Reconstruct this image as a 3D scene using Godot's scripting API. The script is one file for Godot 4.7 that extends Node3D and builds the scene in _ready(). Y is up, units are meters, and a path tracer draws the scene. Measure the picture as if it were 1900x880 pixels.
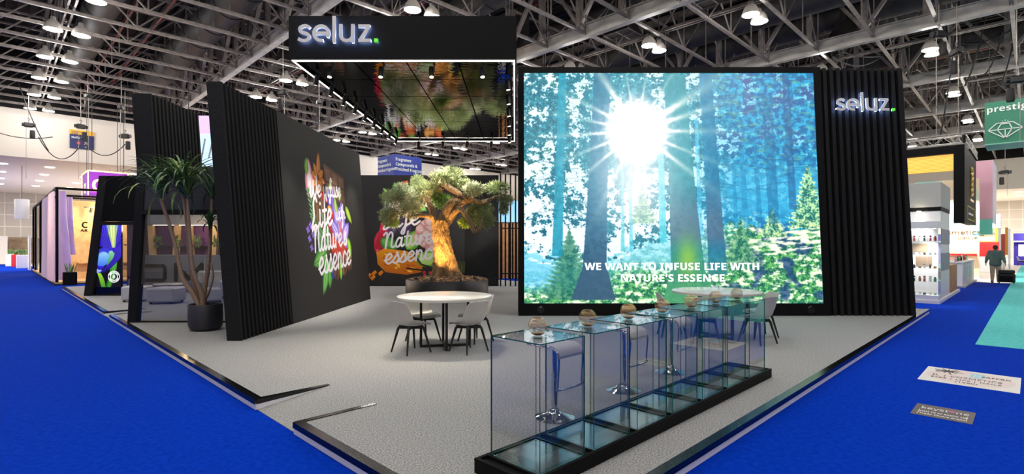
extends Node3D
# An exhibition stand in a trade-fair hall. Hall axes u and v lie at 45 degrees to the view; W(u, v, y) turns them into world points.
const R2 := 0.70710678
const HALL := PI / 4.0          # rotation.y of anything lined up with the hall: its own x runs along v, its own -z along u
const PL := 0.105               # top of the stand's raised floor
var M := {}
var taken := {}
var rng := RandomNumberGenerator.new()


class MB:
	var v := PackedVector3Array()
	var n := PackedVector3Array()
	var t := PackedVector2Array()
	var c := PackedColorArray()
	var ix := PackedInt32Array()
	var tint := Color.WHITE

	func vert(p: Vector3, nn: Vector3, uv := Vector2.ZERO) -> int:
		v.append(p); n.append(nn); t.append(uv); c.append(tint)
		return v.size() - 1

	func face(a: int, b: int, d: int) -> void:
		var g := (v[b] - v[a]).cross(v[d] - v[a])
		if g.dot(n[a] + n[b] + n[d]) > 0.0:
			ix.append(a); ix.append(d); ix.append(b)
		else:
			ix.append(a); ix.append(b); ix.append(d)

	func tri(a: Vector3, b: Vector3, d: Vector3, nn: Vector3) -> void:
		var i := vert(a, nn); vert(b, nn); vert(d, nn)
		face(i, i + 1, i + 2)

	func quad(a: Vector3, b: Vector3, d: Vector3, e: Vector3, nn: Vector3, ua := Vector2(0, 1), ub := Vector2(1, 1), ud := Vector2(1, 0), ue := Vector2(0, 0)) -> void:
		var i := vert(a, nn, ua); vert(b, nn, ub); vert(d, nn, ud); vert(e, nn, ue)
		face(i, i + 1, i + 2); face(i, i + 2, i + 3)

	# a ring of corners given in order, seen with normal computed away from inside
	func quad_out(a: Vector3, b: Vector3, d: Vector3, e: Vector3, inside: Vector3) -> void:
		var nn := (b - a).cross(d - a)
		if nn.length_squared() < 1e-14: nn = (d - a).cross(e - a)
		nn = nn.normalized()
		if nn.dot((a + b + d + e) * 0.25 - inside) < 0.0: nn = -nn
		quad(a, b, d, e, nn)

	func box(at: Vector3, s: Vector3, b := Basis()) -> void:
		var h := s * 0.5
		for ax in 3:
			for sg in [-1.0, 1.0]:
				var nn := Vector3.ZERO; nn[ax] = sg
				var p := Vector3.ZERO; p[(ax + 1) % 3] = h[(ax + 1) % 3]
				var q := Vector3.ZERO; q[(ax + 2) % 3] = h[(ax + 2) % 3]
				var o := nn * h[ax]
				quad(at + b * (o - p - q), at + b * (o + p - q), at + b * (o + p + q), at + b * (o - p + q), b * nn)

	# box with its edges cut at 45 degrees
	func cbox(at: Vector3, s: Vector3, k: float, b := Basis()) -> void:
		var h := s * 0.5
		k = minf(k, minf(h.x, minf(h.y, h.z)) * 0.95)
		for ax in 3:
			var i1 := (ax + 1) % 3
			var i2 := (ax + 2) % 3
			for sg in [-1.0, 1.0]:
				var nn := Vector3.ZERO; nn[ax] = sg
				var p := Vector3.ZERO; p[i1] = h[i1] - k
				var q := Vector3.ZERO; q[i2] = h[i2] - k
				var o := nn * h[ax]
				quad(at + b * (o - p - q), at + b * (o + p - q), at + b * (o + p + q), at + b * (o - p + q), b * nn)
			for s1 in [-1.0, 1.0]:
				for s2 in [-1.0, 1.0]:
					var e1 := Vector3.ZERO; e1[i1] = s1 * h[i1]; e1[i2] = s2 * (h[i2] - k)
					var e2 := Vector3.ZERO; e2[i1] = s1 * (h[i1] - k); e2[i2] = s2 * h[i2]
					var l := Vector3.ZERO; l[ax] = h[ax] - k
					var en := Vector3.ZERO; en[i1] = s1; en[i2] = s2
					quad(at + b * (e1 - l), at + b * (e1 + l), at + b * (e2 + l), at + b * (e2 - l), (b * en).normalized())
		for sx in [-1.0, 1.0]:
			for sy in [-1.0, 1.0]:
				for sz in [-1.0, 1.0]:
					tri(at + b * Vector3(sx * h.x, sy * (h.y - k), sz * (h.z - k)), at + b * Vector3(sx * (h.x - k), sy * h.y, sz * (h.z - k)), at + b * Vector3(sx * (h.x - k), sy * (h.y - k), sz * h.z), (b * Vector3(sx, sy, sz)).normalized())

	# eight corners: bottom ring a0..a3, top ring b0..b3
	func hexa(r: Array) -> void:
		var m := Vector3.ZERO
		for p in r: m += p
		m /= 8.0
		quad_out(r[0], r[1], r[2], r[3], m)
		quad_out(r[4], r[5], r[6], r[7], m)
		for i in 4:
			var j := (i + 1) % 4
			quad_out(r[i], r[j], r[j + 4], r[i + 4], m)

	# straight bar of rectangular section
	func bar(a: Vector3, b: Vector3, w: float, h: float, up := Vector3.UP) -> void:
		var z := (b - a).normalized()
		if absf(z.dot(up)) > 0.99: up = Vector3.RIGHT
		var x := up.cross(z).normalized()
		box((a + b) * 0.5, Vector3(w, h, a.distance_to(b)), Basis(x, z.cross(x), z))

	func tube(pts: Array, rad, sides := 8, caps := true) -> void:
		var m := pts.size()
		var tan0: Vector3 = (pts[1] - pts[0]).normalized()
		var x := tan0.cross(Vector3.UP if absf(tan0.y) < 0.9 else Vector3.RIGHT).normalized()
		var rings := []
		for i in m:
			var tg: Vector3 = (pts[mini(i + 1, m - 1)] - pts[maxi(i - 1, 0)]).normalized()
			x = (x - tg * x.dot(tg)).normalized()
			var y := tg.cross(x)
			var r: float = rad[i] if rad is Array else rad
			var ring := PackedInt32Array()
			for k in sides + 1:
				var a := TAU * k / sides
				var nn := x * cos(a) + y * sin(a)
				ring.append(vert(pts[i] + nn * r, nn, Vector2(float(k) / sides, i)))
			rings.append(ring)
			if caps and (i == 0 or i == m - 1):
				var cn := -tg if i == 0 else tg
				var ci := vert(pts[i], cn)
				for k in sides + 1: vert(v[ring[k]], cn)
				for k in sides: face(ci, ci + 1 + k, ci + 2 + k)
		for i in m - 1:
			for k in sides:
				var a: int = rings[i][k]
				var b: int = rings[i][k + 1]
				var d: int = rings[i + 1][k + 1]
				var e: int = rings[i + 1][k]
				face(a, b, d); face(a, d, e)

	# profile: (radius, height) from one end to the other; sharp where the outline turns hard
	func lathe(pr: Array, sides := 24, at := Vector3.ZERO, b := Basis()) -> void:
		for i in pr.size() - 1:
			var p: Vector2 = pr[i]
			var q: Vector2 = pr[i + 1]
			var dr := q - p
			if dr.length() < 1e-6: continue
			var nf := Vector2(dr.y, -dr.x).normalized()
			var n0 := nf
			var n1 := nf
			if i > 0:
				var e: Vector2 = p - pr[i - 1]
				var ne := Vector2(e.y, -e.x).normalized()
				if ne.dot(nf) > 0.6: n0 = (ne + nf).normalized()
			if i < pr.size() - 2:
				var e: Vector2 = pr[i + 2] - q
				var ne := Vector2(e.y, -e.x).normalized()
				if ne.dot(nf) > 0.6: n1 = (ne + nf).normalized()
			var s := v.size()
			for k in sides + 1:
				var a := TAU * k / sides
				var d := Vector3(cos(a), 0, sin(a))
				vert(at + b * (d * p.x + Vector3(0, p.y, 0)), b * (d * n0.x + Vector3(0, n0.y, 0)), Vector2(float(k) / sides, p.y))
				vert(at + b * (d * q.x + Vector3(0, q.y, 0)), b * (d * n1.x + Vector3(0, n1.y, 0)), Vector2(float(k) / sides, q.y))
			for k in sides:
				var o := s + 2 * k
				if p.x > 1e-6: face(o, o + 2, o + 1)
				if q.x > 1e-6: face(o + 2, o + 3, o + 1)

	func ellipsoid(at: Vector3, r: Vector3, b := Basis(), seg := 12, rings := 8) -> void:
		var s := v.size()
		for i in rings + 1:
			var th := PI * i / rings
			for k in seg + 1:
				var a := TAU * k / seg
				var d := Vector3(sin(th) * cos(a), cos(th), sin(th) * sin(a))
				vert(at + b * (d * r), (b * (d / r)).normalized(), Vector2(float(k) / seg, float(i) / rings))
		for i in rings:
			for k in seg:
				var o := s + i * (seg + 1) + k
				if i > 0: face(o, o + 1, o + seg + 1)
				if i < rings - 1: face(o + 1, o + seg + 2, o + seg + 1)

	# polygon in the xy plane pushed out along z from z0 to z1, placed by x
	func prism(poly: PackedVector2Array, z0: float, z1: float, x := Transform3D()) -> void:
		var tr := Geometry2D.triangulate_polygon(poly)
		for side in [[z0, Vector3(0, 0, -1)], [z1, Vector3(0, 0, 1)]]:
			var s := v.size()
			var nn: Vector3 = x.basis * side[1]
			for p in poly: vert(x * Vector3(p.x, p.y, side[0]), nn, p)
			for i in range(0, tr.size(), 3): face(s + tr[i], s + tr[i + 1], s + tr[i + 2])
		var ccw := not Geometry2D.is_polygon_clockwise(poly)
		for i in poly.size():
			var p := poly[i]
			var q := poly[(i + 1) % poly.size()]
			var e := q - p
			var en := Vector3(e.y, -e.x, 0).normalized() * (1.0 if ccw else -1.0)
			quad(x * Vector3(p.x, p.y, z0), x * Vector3(q.x, q.y, z0), x * Vector3(q.x, q.y, z1), x * Vector3(p.x, p.y, z1), x.basis * en)

	# grid of points (rows of equal length) as a smooth sheet
	func sheet(rows: Array, two_sided_normal := 1.0) -> void:
		var s := v.size()
		var h := rows.size()
		var w: int = rows[0].size()
		for i in h:
			for k in w:
				var a: Vector3 = rows[mini(i + 1, h - 1)][k] - rows[maxi(i - 1, 0)][k]
				var b: Vector3 = rows[i][mini(k + 1, w - 1)] - rows[i][maxi(k - 1, 0)]
				vert(rows[i][k], a.cross(b).normalized() * two_sided_normal, Vector2(float(k) / (w - 1), float(i) / (h - 1)))
		for i in h - 1:
			for k in w - 1:
				var o := s + i * w + k
				face(o, o + 1, o + w + 1); face(o, o + w + 1, o + w)

	func mesh(colors := false) -> ArrayMesh:
		var m := ArrayMesh.new()
		add_to(m, colors)
		return m

	func add_to(m: ArrayMesh, colors := false) -> void:
		var a := []
		a.resize(Mesh.ARRAY_MAX)
		a[Mesh.ARRAY_VERTEX] = v
		a[Mesh.ARRAY_NORMAL] = n
		a[Mesh.ARRAY_TEX_UV] = t
		if colors: a[Mesh.ARRAY_COLOR] = c
		a[Mesh.ARRAY_INDEX] = ix
		m.add_surface_from_arrays(Mesh.PRIMITIVE_TRIANGLES, a)


func W(u: float, v: float, y := 0.0) -> Vector3:
	return Vector3((v - u) * R2, y, -(u + v) * R2)


func numbered(called: String) -> String:
	var k: int = taken.get(called, 0)
	taken[called] = k + 1
	return called if k == 0 else "%s_%03d" % [called, k]


func tag(o: Node, label: String, category := "", group := "", kind := "") -> Node:
	if label: o.set_meta("label", label)
	if category: o.set_meta("category", category)
	if group: o.set_meta("group", group)
	if kind: o.set_meta("kind", kind)
	return o


func thing(called: String, label: String, category: String, at := Vector3.ZERO, turn := 0.0, group := "") -> Node3D:
	var o := Node3D.new()
	o.name = numbered(called)
	add_child(o)
	o.position = at
	o.rotation.y = turn
	tag(o, label, category, group)
	return o


func part(parent: Node, called: String, shape, m: Material, at := Vector3.ZERO, turn := 0.0) -> MeshInstance3D:
	var o := MeshInstance3D.new()
	o.name = numbered(called) if parent == self else called
	o.mesh = shape.mesh(m is StandardMaterial3D and m.vertex_color_use_as_albedo) if shape is MB else shape
	o.material_override = m
	parent.add_child(o, true)
	o.position = at
	o.rotation.y = turn
	return o


func group_node(parent: Node, called: String, at := Vector3.ZERO, turn := 0.0) -> Node3D:
	var o := Node3D.new()
	o.name = called
	parent.add_child(o, true)
	o.position = at
	o.rotation.y = turn
	return o


func struct_(called: String, shape, m: Material, at := Vector3.ZERO, turn := 0.0, label := "") -> MeshInstance3D:
	var o := part(self, called, shape, m, at, turn)
	tag(o, label, "", "", "structure")
	return o


func dup(o: Node3D, at: Vector3, turn: float, label := "", base := "") -> Node3D:
	var r: Node3D = o.duplicate()
	r.name = numbered(base if base else String(o.name))
	add_child(r)
	r.position = at
	r.rotation.y = turn
	if label: r.set_meta("label", label)
	return r


func one_box(s: Vector3, at := Vector3.ZERO, k := 0.0) -> MB:
	var b := MB.new()
	if k > 0.0: b.cbox(at, s, k)
	else: b.box(at, s)
	return b


func spline(p: Array, per := 6) -> Array:
	var out := []
	for i in p.size() - 1:
		var a = p[maxi(i - 1, 0)]
		var b = p[i]
		var c = p[i + 1]
		var d = p[mini(i + 2, p.size() - 1)]
		for k in per:
			var s := float(k) / per
			out.append(0.5 * (2.0 * b + (c - a) * s + (2.0 * a - 5.0 * b + 4.0 * c - d) * s * s + (3.0 * b - a - 3.0 * c + d) * s * s * s))
	out.append(p[-1])
	return out


func mat(called: String, c: Color, rough := 0.6, metal := 0.0, spec := 0.5) -> StandardMaterial3D:
	var m := StandardMaterial3D.new()
	m.resource_name = called
	m.albedo_color = c
	m.roughness = rough
	m.metallic = metal
	m.metallic_specular = spec
	M[called] = m
	return m


func rgb(r: int, g: int, b: int) -> Color:
	return Color8(r, g, b)


func glow(called: String, c: Color, e: float) -> StandardMaterial3D:
	var m := mat(called, c, 0.5)
	m.emission_enabled = true
	m.emission = c
	m.emission_energy_multiplier = e
	return m


func pane(called: String, c: Color, alpha: float, rough := 0.0, spec := 0.5) -> StandardMaterial3D:
	var m := mat(called, c, rough, 0.0, spec)
	m.transparency = BaseMaterial3D.TRANSPARENCY_ALPHA
	m.albedo_color.a = alpha
	return m


# seamless grain: a ramp of colours over noise
func grain(size: int, freq: float, ramp: Array, sd: int, oct := 3, kind := FastNoiseLite.TYPE_SIMPLEX_SMOOTH) -> ImageTexture:
	var fn := FastNoiseLite.new()
	fn.seed = sd
	fn.noise_type = kind
	fn.frequency = freq
	fn.fractal_octaves = oct
	var im := fn.get_seamless_image(size, size)
	im.convert(Image.FORMAT_L8)
	var g := im.get_data()
	var out := PackedByteArray()
	out.resize(g.size() * 3)
	var table := PackedByteArray()
	for i in 256:
		var f := i / 255.0 * (ramp.size() - 1)
		var k := mini(int(f), ramp.size() - 2)
		var cc: Color = ramp[k].lerp(ramp[k + 1], f - k)
		table.append(cc.r8); table.append(cc.g8); table.append(cc.b8)
	for i in g.size():
		var s := g[i] * 3
		out[i * 3] = table[s]; out[i * 3 + 1] = table[s + 1]; out[i * 3 + 2] = table[s + 2]
	return ImageTexture.create_from_image(Image.create_from_data(size, size, false, Image.FORMAT_RGB8, out))


func textured(m: StandardMaterial3D, t: Texture2D, per_metre: float, world := true) -> StandardMaterial3D:
	m.albedo_texture = t
	m.uv1_triplanar = true
	m.uv1_world_triplanar = world
	m.uv1_scale = Vector3.ONE * per_metre
	return m


func font(bold := true, serif := false) -> SystemFont:
	var f := SystemFont.new()
	f.font_names = PackedStringArray(["Droid Serif" if serif else "Droid Sans"])
	f.font_weight = 700 if bold else 400
	return f


# flat lettering h metres tall (capital height), facing +z of its parent
func text(parent: Node, called: String, words: String, h: float, m: Material, at: Vector3, b := Basis(), bold := true, depth := 0.004, stretch := 1.0, align := HORIZONTAL_ALIGNMENT_CENTER) -> MeshInstance3D:
	var tm := TextMesh.new()
	tm.text = words
	tm.font = font(bold)
	tm.font_size = 64
	tm.pixel_size = h / 46.0
	tm.depth = depth
	tm.horizontal_alignment = align
	tm.curve_step = 2.0
	var o := MeshInstance3D.new()
	o.name = called
	o.mesh = tm
	o.material_override = m
	parent.add_child(o, true)
	o.transform = Transform3D(b.scaled_local(Vector3(stretch, 1, 1)), at)
	return o


func omni(at: Vector3, c: Color, e: float, size := 0.1, reach := 60.0) -> OmniLight3D:
	var l := OmniLight3D.new()
	l.name = "omni_light"
	l.light_color = c
	l.light_energy = e
	l.light_size = size
	l.omni_range = reach
	l.omni_attenuation = 2.0
	l.shadow_enabled = true
	add_child(l, true)
	l.position = at
	return l


func spot(at: Vector3, to: Vector3, c: Color, e: float, angle := 25.0, size := 0.04) -> SpotLight3D:
	var l := SpotLight3D.new()
	l.name = "spot_light"
	l.light_color = c
	l.light_energy = e
	l.light_size = size
	l.spot_range = 40.0
	l.spot_angle = angle
	l.spot_attenuation = 2.0
	l.shadow_enabled = true
	add_child(l, true)
	l.look_at_from_position(at, to, Vector3.UP if absf((to - at).normalized().y) < 0.98 else Vector3.RIGHT)
	return l


func area(at: Vector3, b: Basis, size: Vector2, c: Color, e: float) -> AreaLight3D:
	var l := AreaLight3D.new()
	l.name = "area_light"
	l.light_color = c
	l.light_energy = e
	l.area_size = size
	l.area_range = 60.0
	l.area_attenuation = 2.0
	l.shadow_enabled = true
	add_child(l, true)
	l.transform = Transform3D(b, at)
	return l


func _ready() -> void:
	rng.seed = 7
	# ---- camera: level, lens shifted up by 15 of 880 pixels, focal length 967 pixels
	var cam := Camera3D.new()
	cam.name = "camera"
	cam.projection = Camera3D.PROJECTION_FRUSTUM
	cam.near = 0.1
	cam.far = 300.0
	cam.size = 0.1 * 880.0 / 967.0
	cam.frustum_offset = Vector2(0, 0.1 * 15.0 / 967.0)
	add_child(cam)
	cam.position = Vector3(0, 1.75, 0)
	cam.current = true
	# ---- surroundings: a closed hall, no sky
	var we := WorldEnvironment.new()
	we.name = "hall_environment"
	var env := Environment.new()
	env.background_mode = Environment.BG_COLOR
	env.background_color = Color(0, 0, 0)
	env.tonemap_mode = Environment.TONE_MAPPER_LINEAR
	env.tonemap_exposure = 1.0
	env.sdfgi_enabled = true
	env.ssao_enabled = true
	env.ssil_enabled = true
	we.environment = env
	add_child(we)
	# ---- large lights: the concourses beyond the hall's two walls (their ceilings are full of downlights)
	for v in [-6.0, 8.0, 24.0, 42.0]:
		area(W(55.0, v, 6.7), Basis(Vector3.RIGHT, -PI / 2), Vector2(8, 8), Color(1.0, 0.97, 0.94), 230.0)
	for u in [-8.0, 6.0, 22.0]:
		area(W(u, 73.0, 6.7), Basis(Vector3.RIGHT, -PI / 2), Vector2(8, 8), Color(1.0, 0.96, 0.91), 230.0)
	make_materials()
	hall()
	roof()
	lamps()
	stand_floor()
	screen_wall()
	overhead_sign()
	graphic_wall()
	facade()
	rear_wall()
	olive_tree()
	tables_and_chairs()
	glass_row()
	stools()
	dracaena()
	booths_right()
	booths_left()
	hanging_gear()
	floor_stickers()
	walking_man()
	# everything above is laid out as seen from the viewer's side; turn the whole place so that the hall's axes are the world's
	var turn := Transform3D(Basis(Vector3.UP, -HALL), Vector3.ZERO)
	for c in get_children():
		if c is Node3D: c.transform = turn * c.transform


func make_materials() -> void:
	var g := grain(512, 0.075, [rgb(70, 71, 73), rgb(142, 142, 143), rgb(168, 168, 168), rgb(234, 234, 233)], 3, 3)
	textured(mat("grey_carpet", Color(1, 1, 1), 0.95, 0, 0.2), g, 1.4)
	var b := grain(512, 0.06, [rgb(0, 40, 152), rgb(2, 49, 168), rgb(8, 57, 180)], 5, 4)
	textured(mat("blue_carpet", Color(1, 1, 1), 0.95, 0, 0.1), b, 0.45)
	var q := grain(256, 0.05, [rgb(84, 190, 190), rgb(98, 205, 204), rgb(112, 214, 212)], 6, 3)
	textured(mat("turquoise_carpet", Color(1, 1, 1), 0.9, 0, 0.2), q, 0.5)
	textured(mat("hall_floor", Color(1, 1, 1), 0.45), grain(256, 0.02, [rgb(190, 180, 166), rgb(206, 196, 182), rgb(214, 205, 192)], 8, 4), 0.1)
	mat("cream_wall", rgb(214, 206, 194), 0.8)
	mat("white_wall", rgb(226, 222, 216), 0.8)
	var ac := grain(256, 0.35, [rgb(176, 172, 166), rgb(196, 192, 186), rgb(206, 202, 196)], 9, 1)
	textured(mat("acoustic_panel", Color(1, 1, 1), 0.9), ac, 1.0)
	mat("joint", rgb(228, 224, 218), 0.8)
	mat("black_void", rgb(20, 19, 20), 0.9)
	textured(mat("deck", Color(1, 1, 1), 0.8), grain(128, 0.05, [rgb(30, 28, 28), rgb(46, 44, 43)], 4), 0.3)
	textured(mat("steel", Color(1, 1, 1), 0.5, 0.1), grain(256, 0.03, [rgb(100, 93, 89), rgb(124, 116, 111), rgb(142, 135, 129)], 11, 4), 0.4)
	mat("dark_steel", rgb(66, 62, 60), 0.55, 0.2)
	textured(mat("beam_grey", Color(1, 1, 1), 0.5), grain(256, 0.02, [rgb(128, 125, 121), rgb(150, 147, 142), rgb(162, 158, 153)], 12, 4), 0.3)
	textured(mat("duct", Color(1, 1, 1), 0.6, 0.2), grain(256, 0.03, [rgb(34, 32, 32), rgb(46, 44, 43), rgb(56, 53, 52)], 13, 4), 0.3)
	mat("red_pipe", rgb(128, 32, 32), 0.5)
	mat("lamp_shell", rgb(170, 164, 156), 0.45, 0.2)
	glow("lamp_glow", Color(1.0, 0.97, 0.9), 5.0)
	mat("cable", rgb(28, 26, 26), 0.7)
	mat("chain", rgb(150, 144, 138), 0.4, 0.7)
	# stand
	textured(mat("stand_black", Color(1, 1, 1), 0.8, 0, 0.2), grain(256, 0.09, [rgb(28, 28, 30), rgb(34, 34, 36), rgb(40, 40, 42)], 14, 3), 0.8)
	mat("slat_black", rgb(28, 28, 30), 0.7, 0, 0.2)
	mat("frame_black", rgb(15, 15, 17), 0.6, 0, 0.2)
	mat("gloss_black", rgb(10, 10, 12), 0.12)
	mat("trim_black", rgb(12, 12, 14), 0.18)
	mat("white_board", rgb(240, 238, 242), 0.6)
	mat("white_gloss", rgb(208, 205, 201), 0.2)
	mat("chair_shell", rgb(182, 180, 177), 0.38)
	mat("seat_pad", rgb(176, 173, 169), 0.55)
	mat("black_wood", rgb(20, 19, 20), 0.5)
	mat("chrome", rgb(214, 214, 216), 0.07, 1.0)
	mat("letter_white", rgb(206, 202, 200), 0.5)
	glow("letter_halo", Color(0.62, 0.74, 1.0), 40.0)
	glow("letter_green", rgb(74, 190, 40), 0.9)
	glow("led_strip", Color(1.0, 0.97, 0.9), 3.5)
	mat("mirror", rgb(150, 150, 152), 0.03, 1.0)
	pane("clear_glass", rgb(8, 84, 96), 0.06, 0.0, 0.42)
	pane("dark_glass", rgb(26, 28, 36), 0.30, 0.0, 0.7)
	mat("glass_edge", rgb(14, 92, 82), 0.15)
	mat("plate_black", rgb(164, 178, 184), 0.14, 1.0)
	mat("lamp_black", rgb(34, 34, 36), 0.45, 0.3)
	glow("spot_glow", Color(1, 0.96, 0.86), 18.0)


func hall() -> void:
	# floor slab, carpets
	var fl := MB.new(); fl.box(Vector3(28.5, -0.11, -22), Vector3(109, 0.2, 96))
	struct_("floor", fl, M.hall_floor, Vector3.ZERO, HALL, "pale stone floor of the exhibition hall beyond the carpets")
	var c := MB.new(); c.box(Vector3(10.5, -0.005, -14.5), Vector3(45.0, 0.01, 53)); c.box(Vector3(-0.8, -0.005, -53.5), Vector3(6.4, 0.01, 25))
	tag(part(self, "blue_carpet", c, M.blue_carpet, Vector3.ZERO, HALL), "deep royal blue carpet covering the aisles around the black stand", "carpet")
	c = MB.new(); c.box(Vector3(37, 0.003, 1.0), Vector3(49.5, 0.006, 3.44))
	tag(part(self, "turquoise_carpet", c, M.turquoise_carpet, Vector3.ZERO, HALL), "turquoise carpet runner laid along the aisle beside the walking man", "carpet")
	# walls: local x = v, local z = -u
	var w := MB.new()
	w.box(Vector3(19.5, 8.17, -41.2), Vector3(90, 2.75, 0.4))
	struct_("wall_left", w, M.cream_wall, Vector3.ZERO, HALL, "cream upper wall above the open concourse")
	w = MB.new(); w.box(Vector3(19.5, 11.6, -41.2), Vector3(90, 4.1, 0.4)); w.box(Vector3(64.8, 11.6, -8), Vector3(0.4, 4.1, 66))
	struct_("wall_upper_band", w, M.black_void, Vector3.ZERO, HALL, "black band between the cream walls and the roof deck")
	w = MB.new(); w.box(Vector3(64.8, 8.17, -8), Vector3(0.4, 2.75, 66))
	struct_("wall_right", w, M.cream_wall, Vector3.ZERO, HALL, "cream upper wall at the far end of the turquoise aisle")
	w = MB.new(); w.box(Vector3(-25.2, 6.8, -22), Vector3(0.4, 13.8, 96)); w.box(Vector3(28.5, 6.8, 25.2), Vector3(109, 13.8, 0.4))
	struct_("wall_rear", w, M.cream_wall, Vector3.ZERO, HALL, "cream hall walls behind the viewer")
	w = MB.new(); w.box(Vector3(28.5, 3.4, -69.7), Vector3(109, 7.0, 0.4))
	var wl := struct_("wall_concourse", w, M.joint, Vector3.ZERO, HALL, "white concourse wall lined with square acoustic panels")
	var pm := one_box(Vector3(0.98, 1.0, 0.05), Vector3.ZERO, 0.015).mesh()
	for i in 9:
		for k in 7:
			if k > 0 or i < 1:
				part(wl, "acoustic_panel", pm, M.acoustic_panel, Vector3(0.4 + i * 1.1, 0.75 + k * 1.12, -69.48))
	w = MB.new(); w.box(Vector3(82.8, 3.4, -22), Vector3(0.4, 7.0, 96))
	var wr := struct_("wall_end", w, M.joint, Vector3.ZERO, HALL, "white wall lined with acoustic panels at the end of the aisle")
	pm = one_box(Vector3(0.05, 1.0, 0.98), Vector3.ZERO, 0.015).mesh()
	for i in 12:
		for k in 6:
			part(wr, "acoustic_panel", pm, M.acoustic_panel, Vector3(82.58, 0.75 + k * 1.12, 3.0 - i * 1.1))
	# concourse ceilings
	w = MB.new(); w.box(Vector3(28.5, 6.9, -55.4), Vector3(109, 0.2, 28.4)); w.box(Vector3(73.9, 6.9, -8), Vector3(18, 0.2, 66.4))
	var cc := struct_("ceiling_concourse", w, M.white_wall, Vector3.ZERO, HALL, "low white ceiling of the concourse with round downlights")
	var dl := MB.new(); dl.lathe([Vector2(0.0, 0.0), Vector2(0.22, 0.0), Vector2(0.26, 0.03)], 14)
	var dm := dl.mesh()
	for i in 6:
		for k in 4:
			part(cc, "downlight", dm, M.lamp_glow, Vector3(0.5 + i * 2.2, 6.76, -45 - k * 5.0))
	for i in 5:
		for k in 2:
			part(cc, "downlight", dm, M.lamp_glow, Vector3(69 + k * 5.0, 6.76, 2.0 - i * 3.0))
	# end of the blue carpet on the left: white box stand and brown wall under the concourse
	w = MB.new(); w.cbox(Vector3(-0.2, 1.3, -67.6), Vector3(2.6, 2.6, 0.5), 0.02)
	tag(part(self, "white_partition", w, M.white_wall, Vector3.ZERO, HALL), "plain white partition at the end of the blue aisle", "partition")
	w = MB.new(); w.box(Vector3(5.0, 1.25, -69.3), Vector3(7.6, 2.5, 0.16))
	textured(mat("brown_panel", Color(1, 1, 1), 0.7), grain(128, 0.03, [rgb(110, 92, 74), rgb(140, 120, 98), rgb(156, 136, 112)], 20, 3), 0.3)
	tag(part(self, "brown_wall_panel", w, M.brown_panel, Vector3.ZERO, HALL), "brown stone lower panel on the concourse wall", "wall panel")


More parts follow.
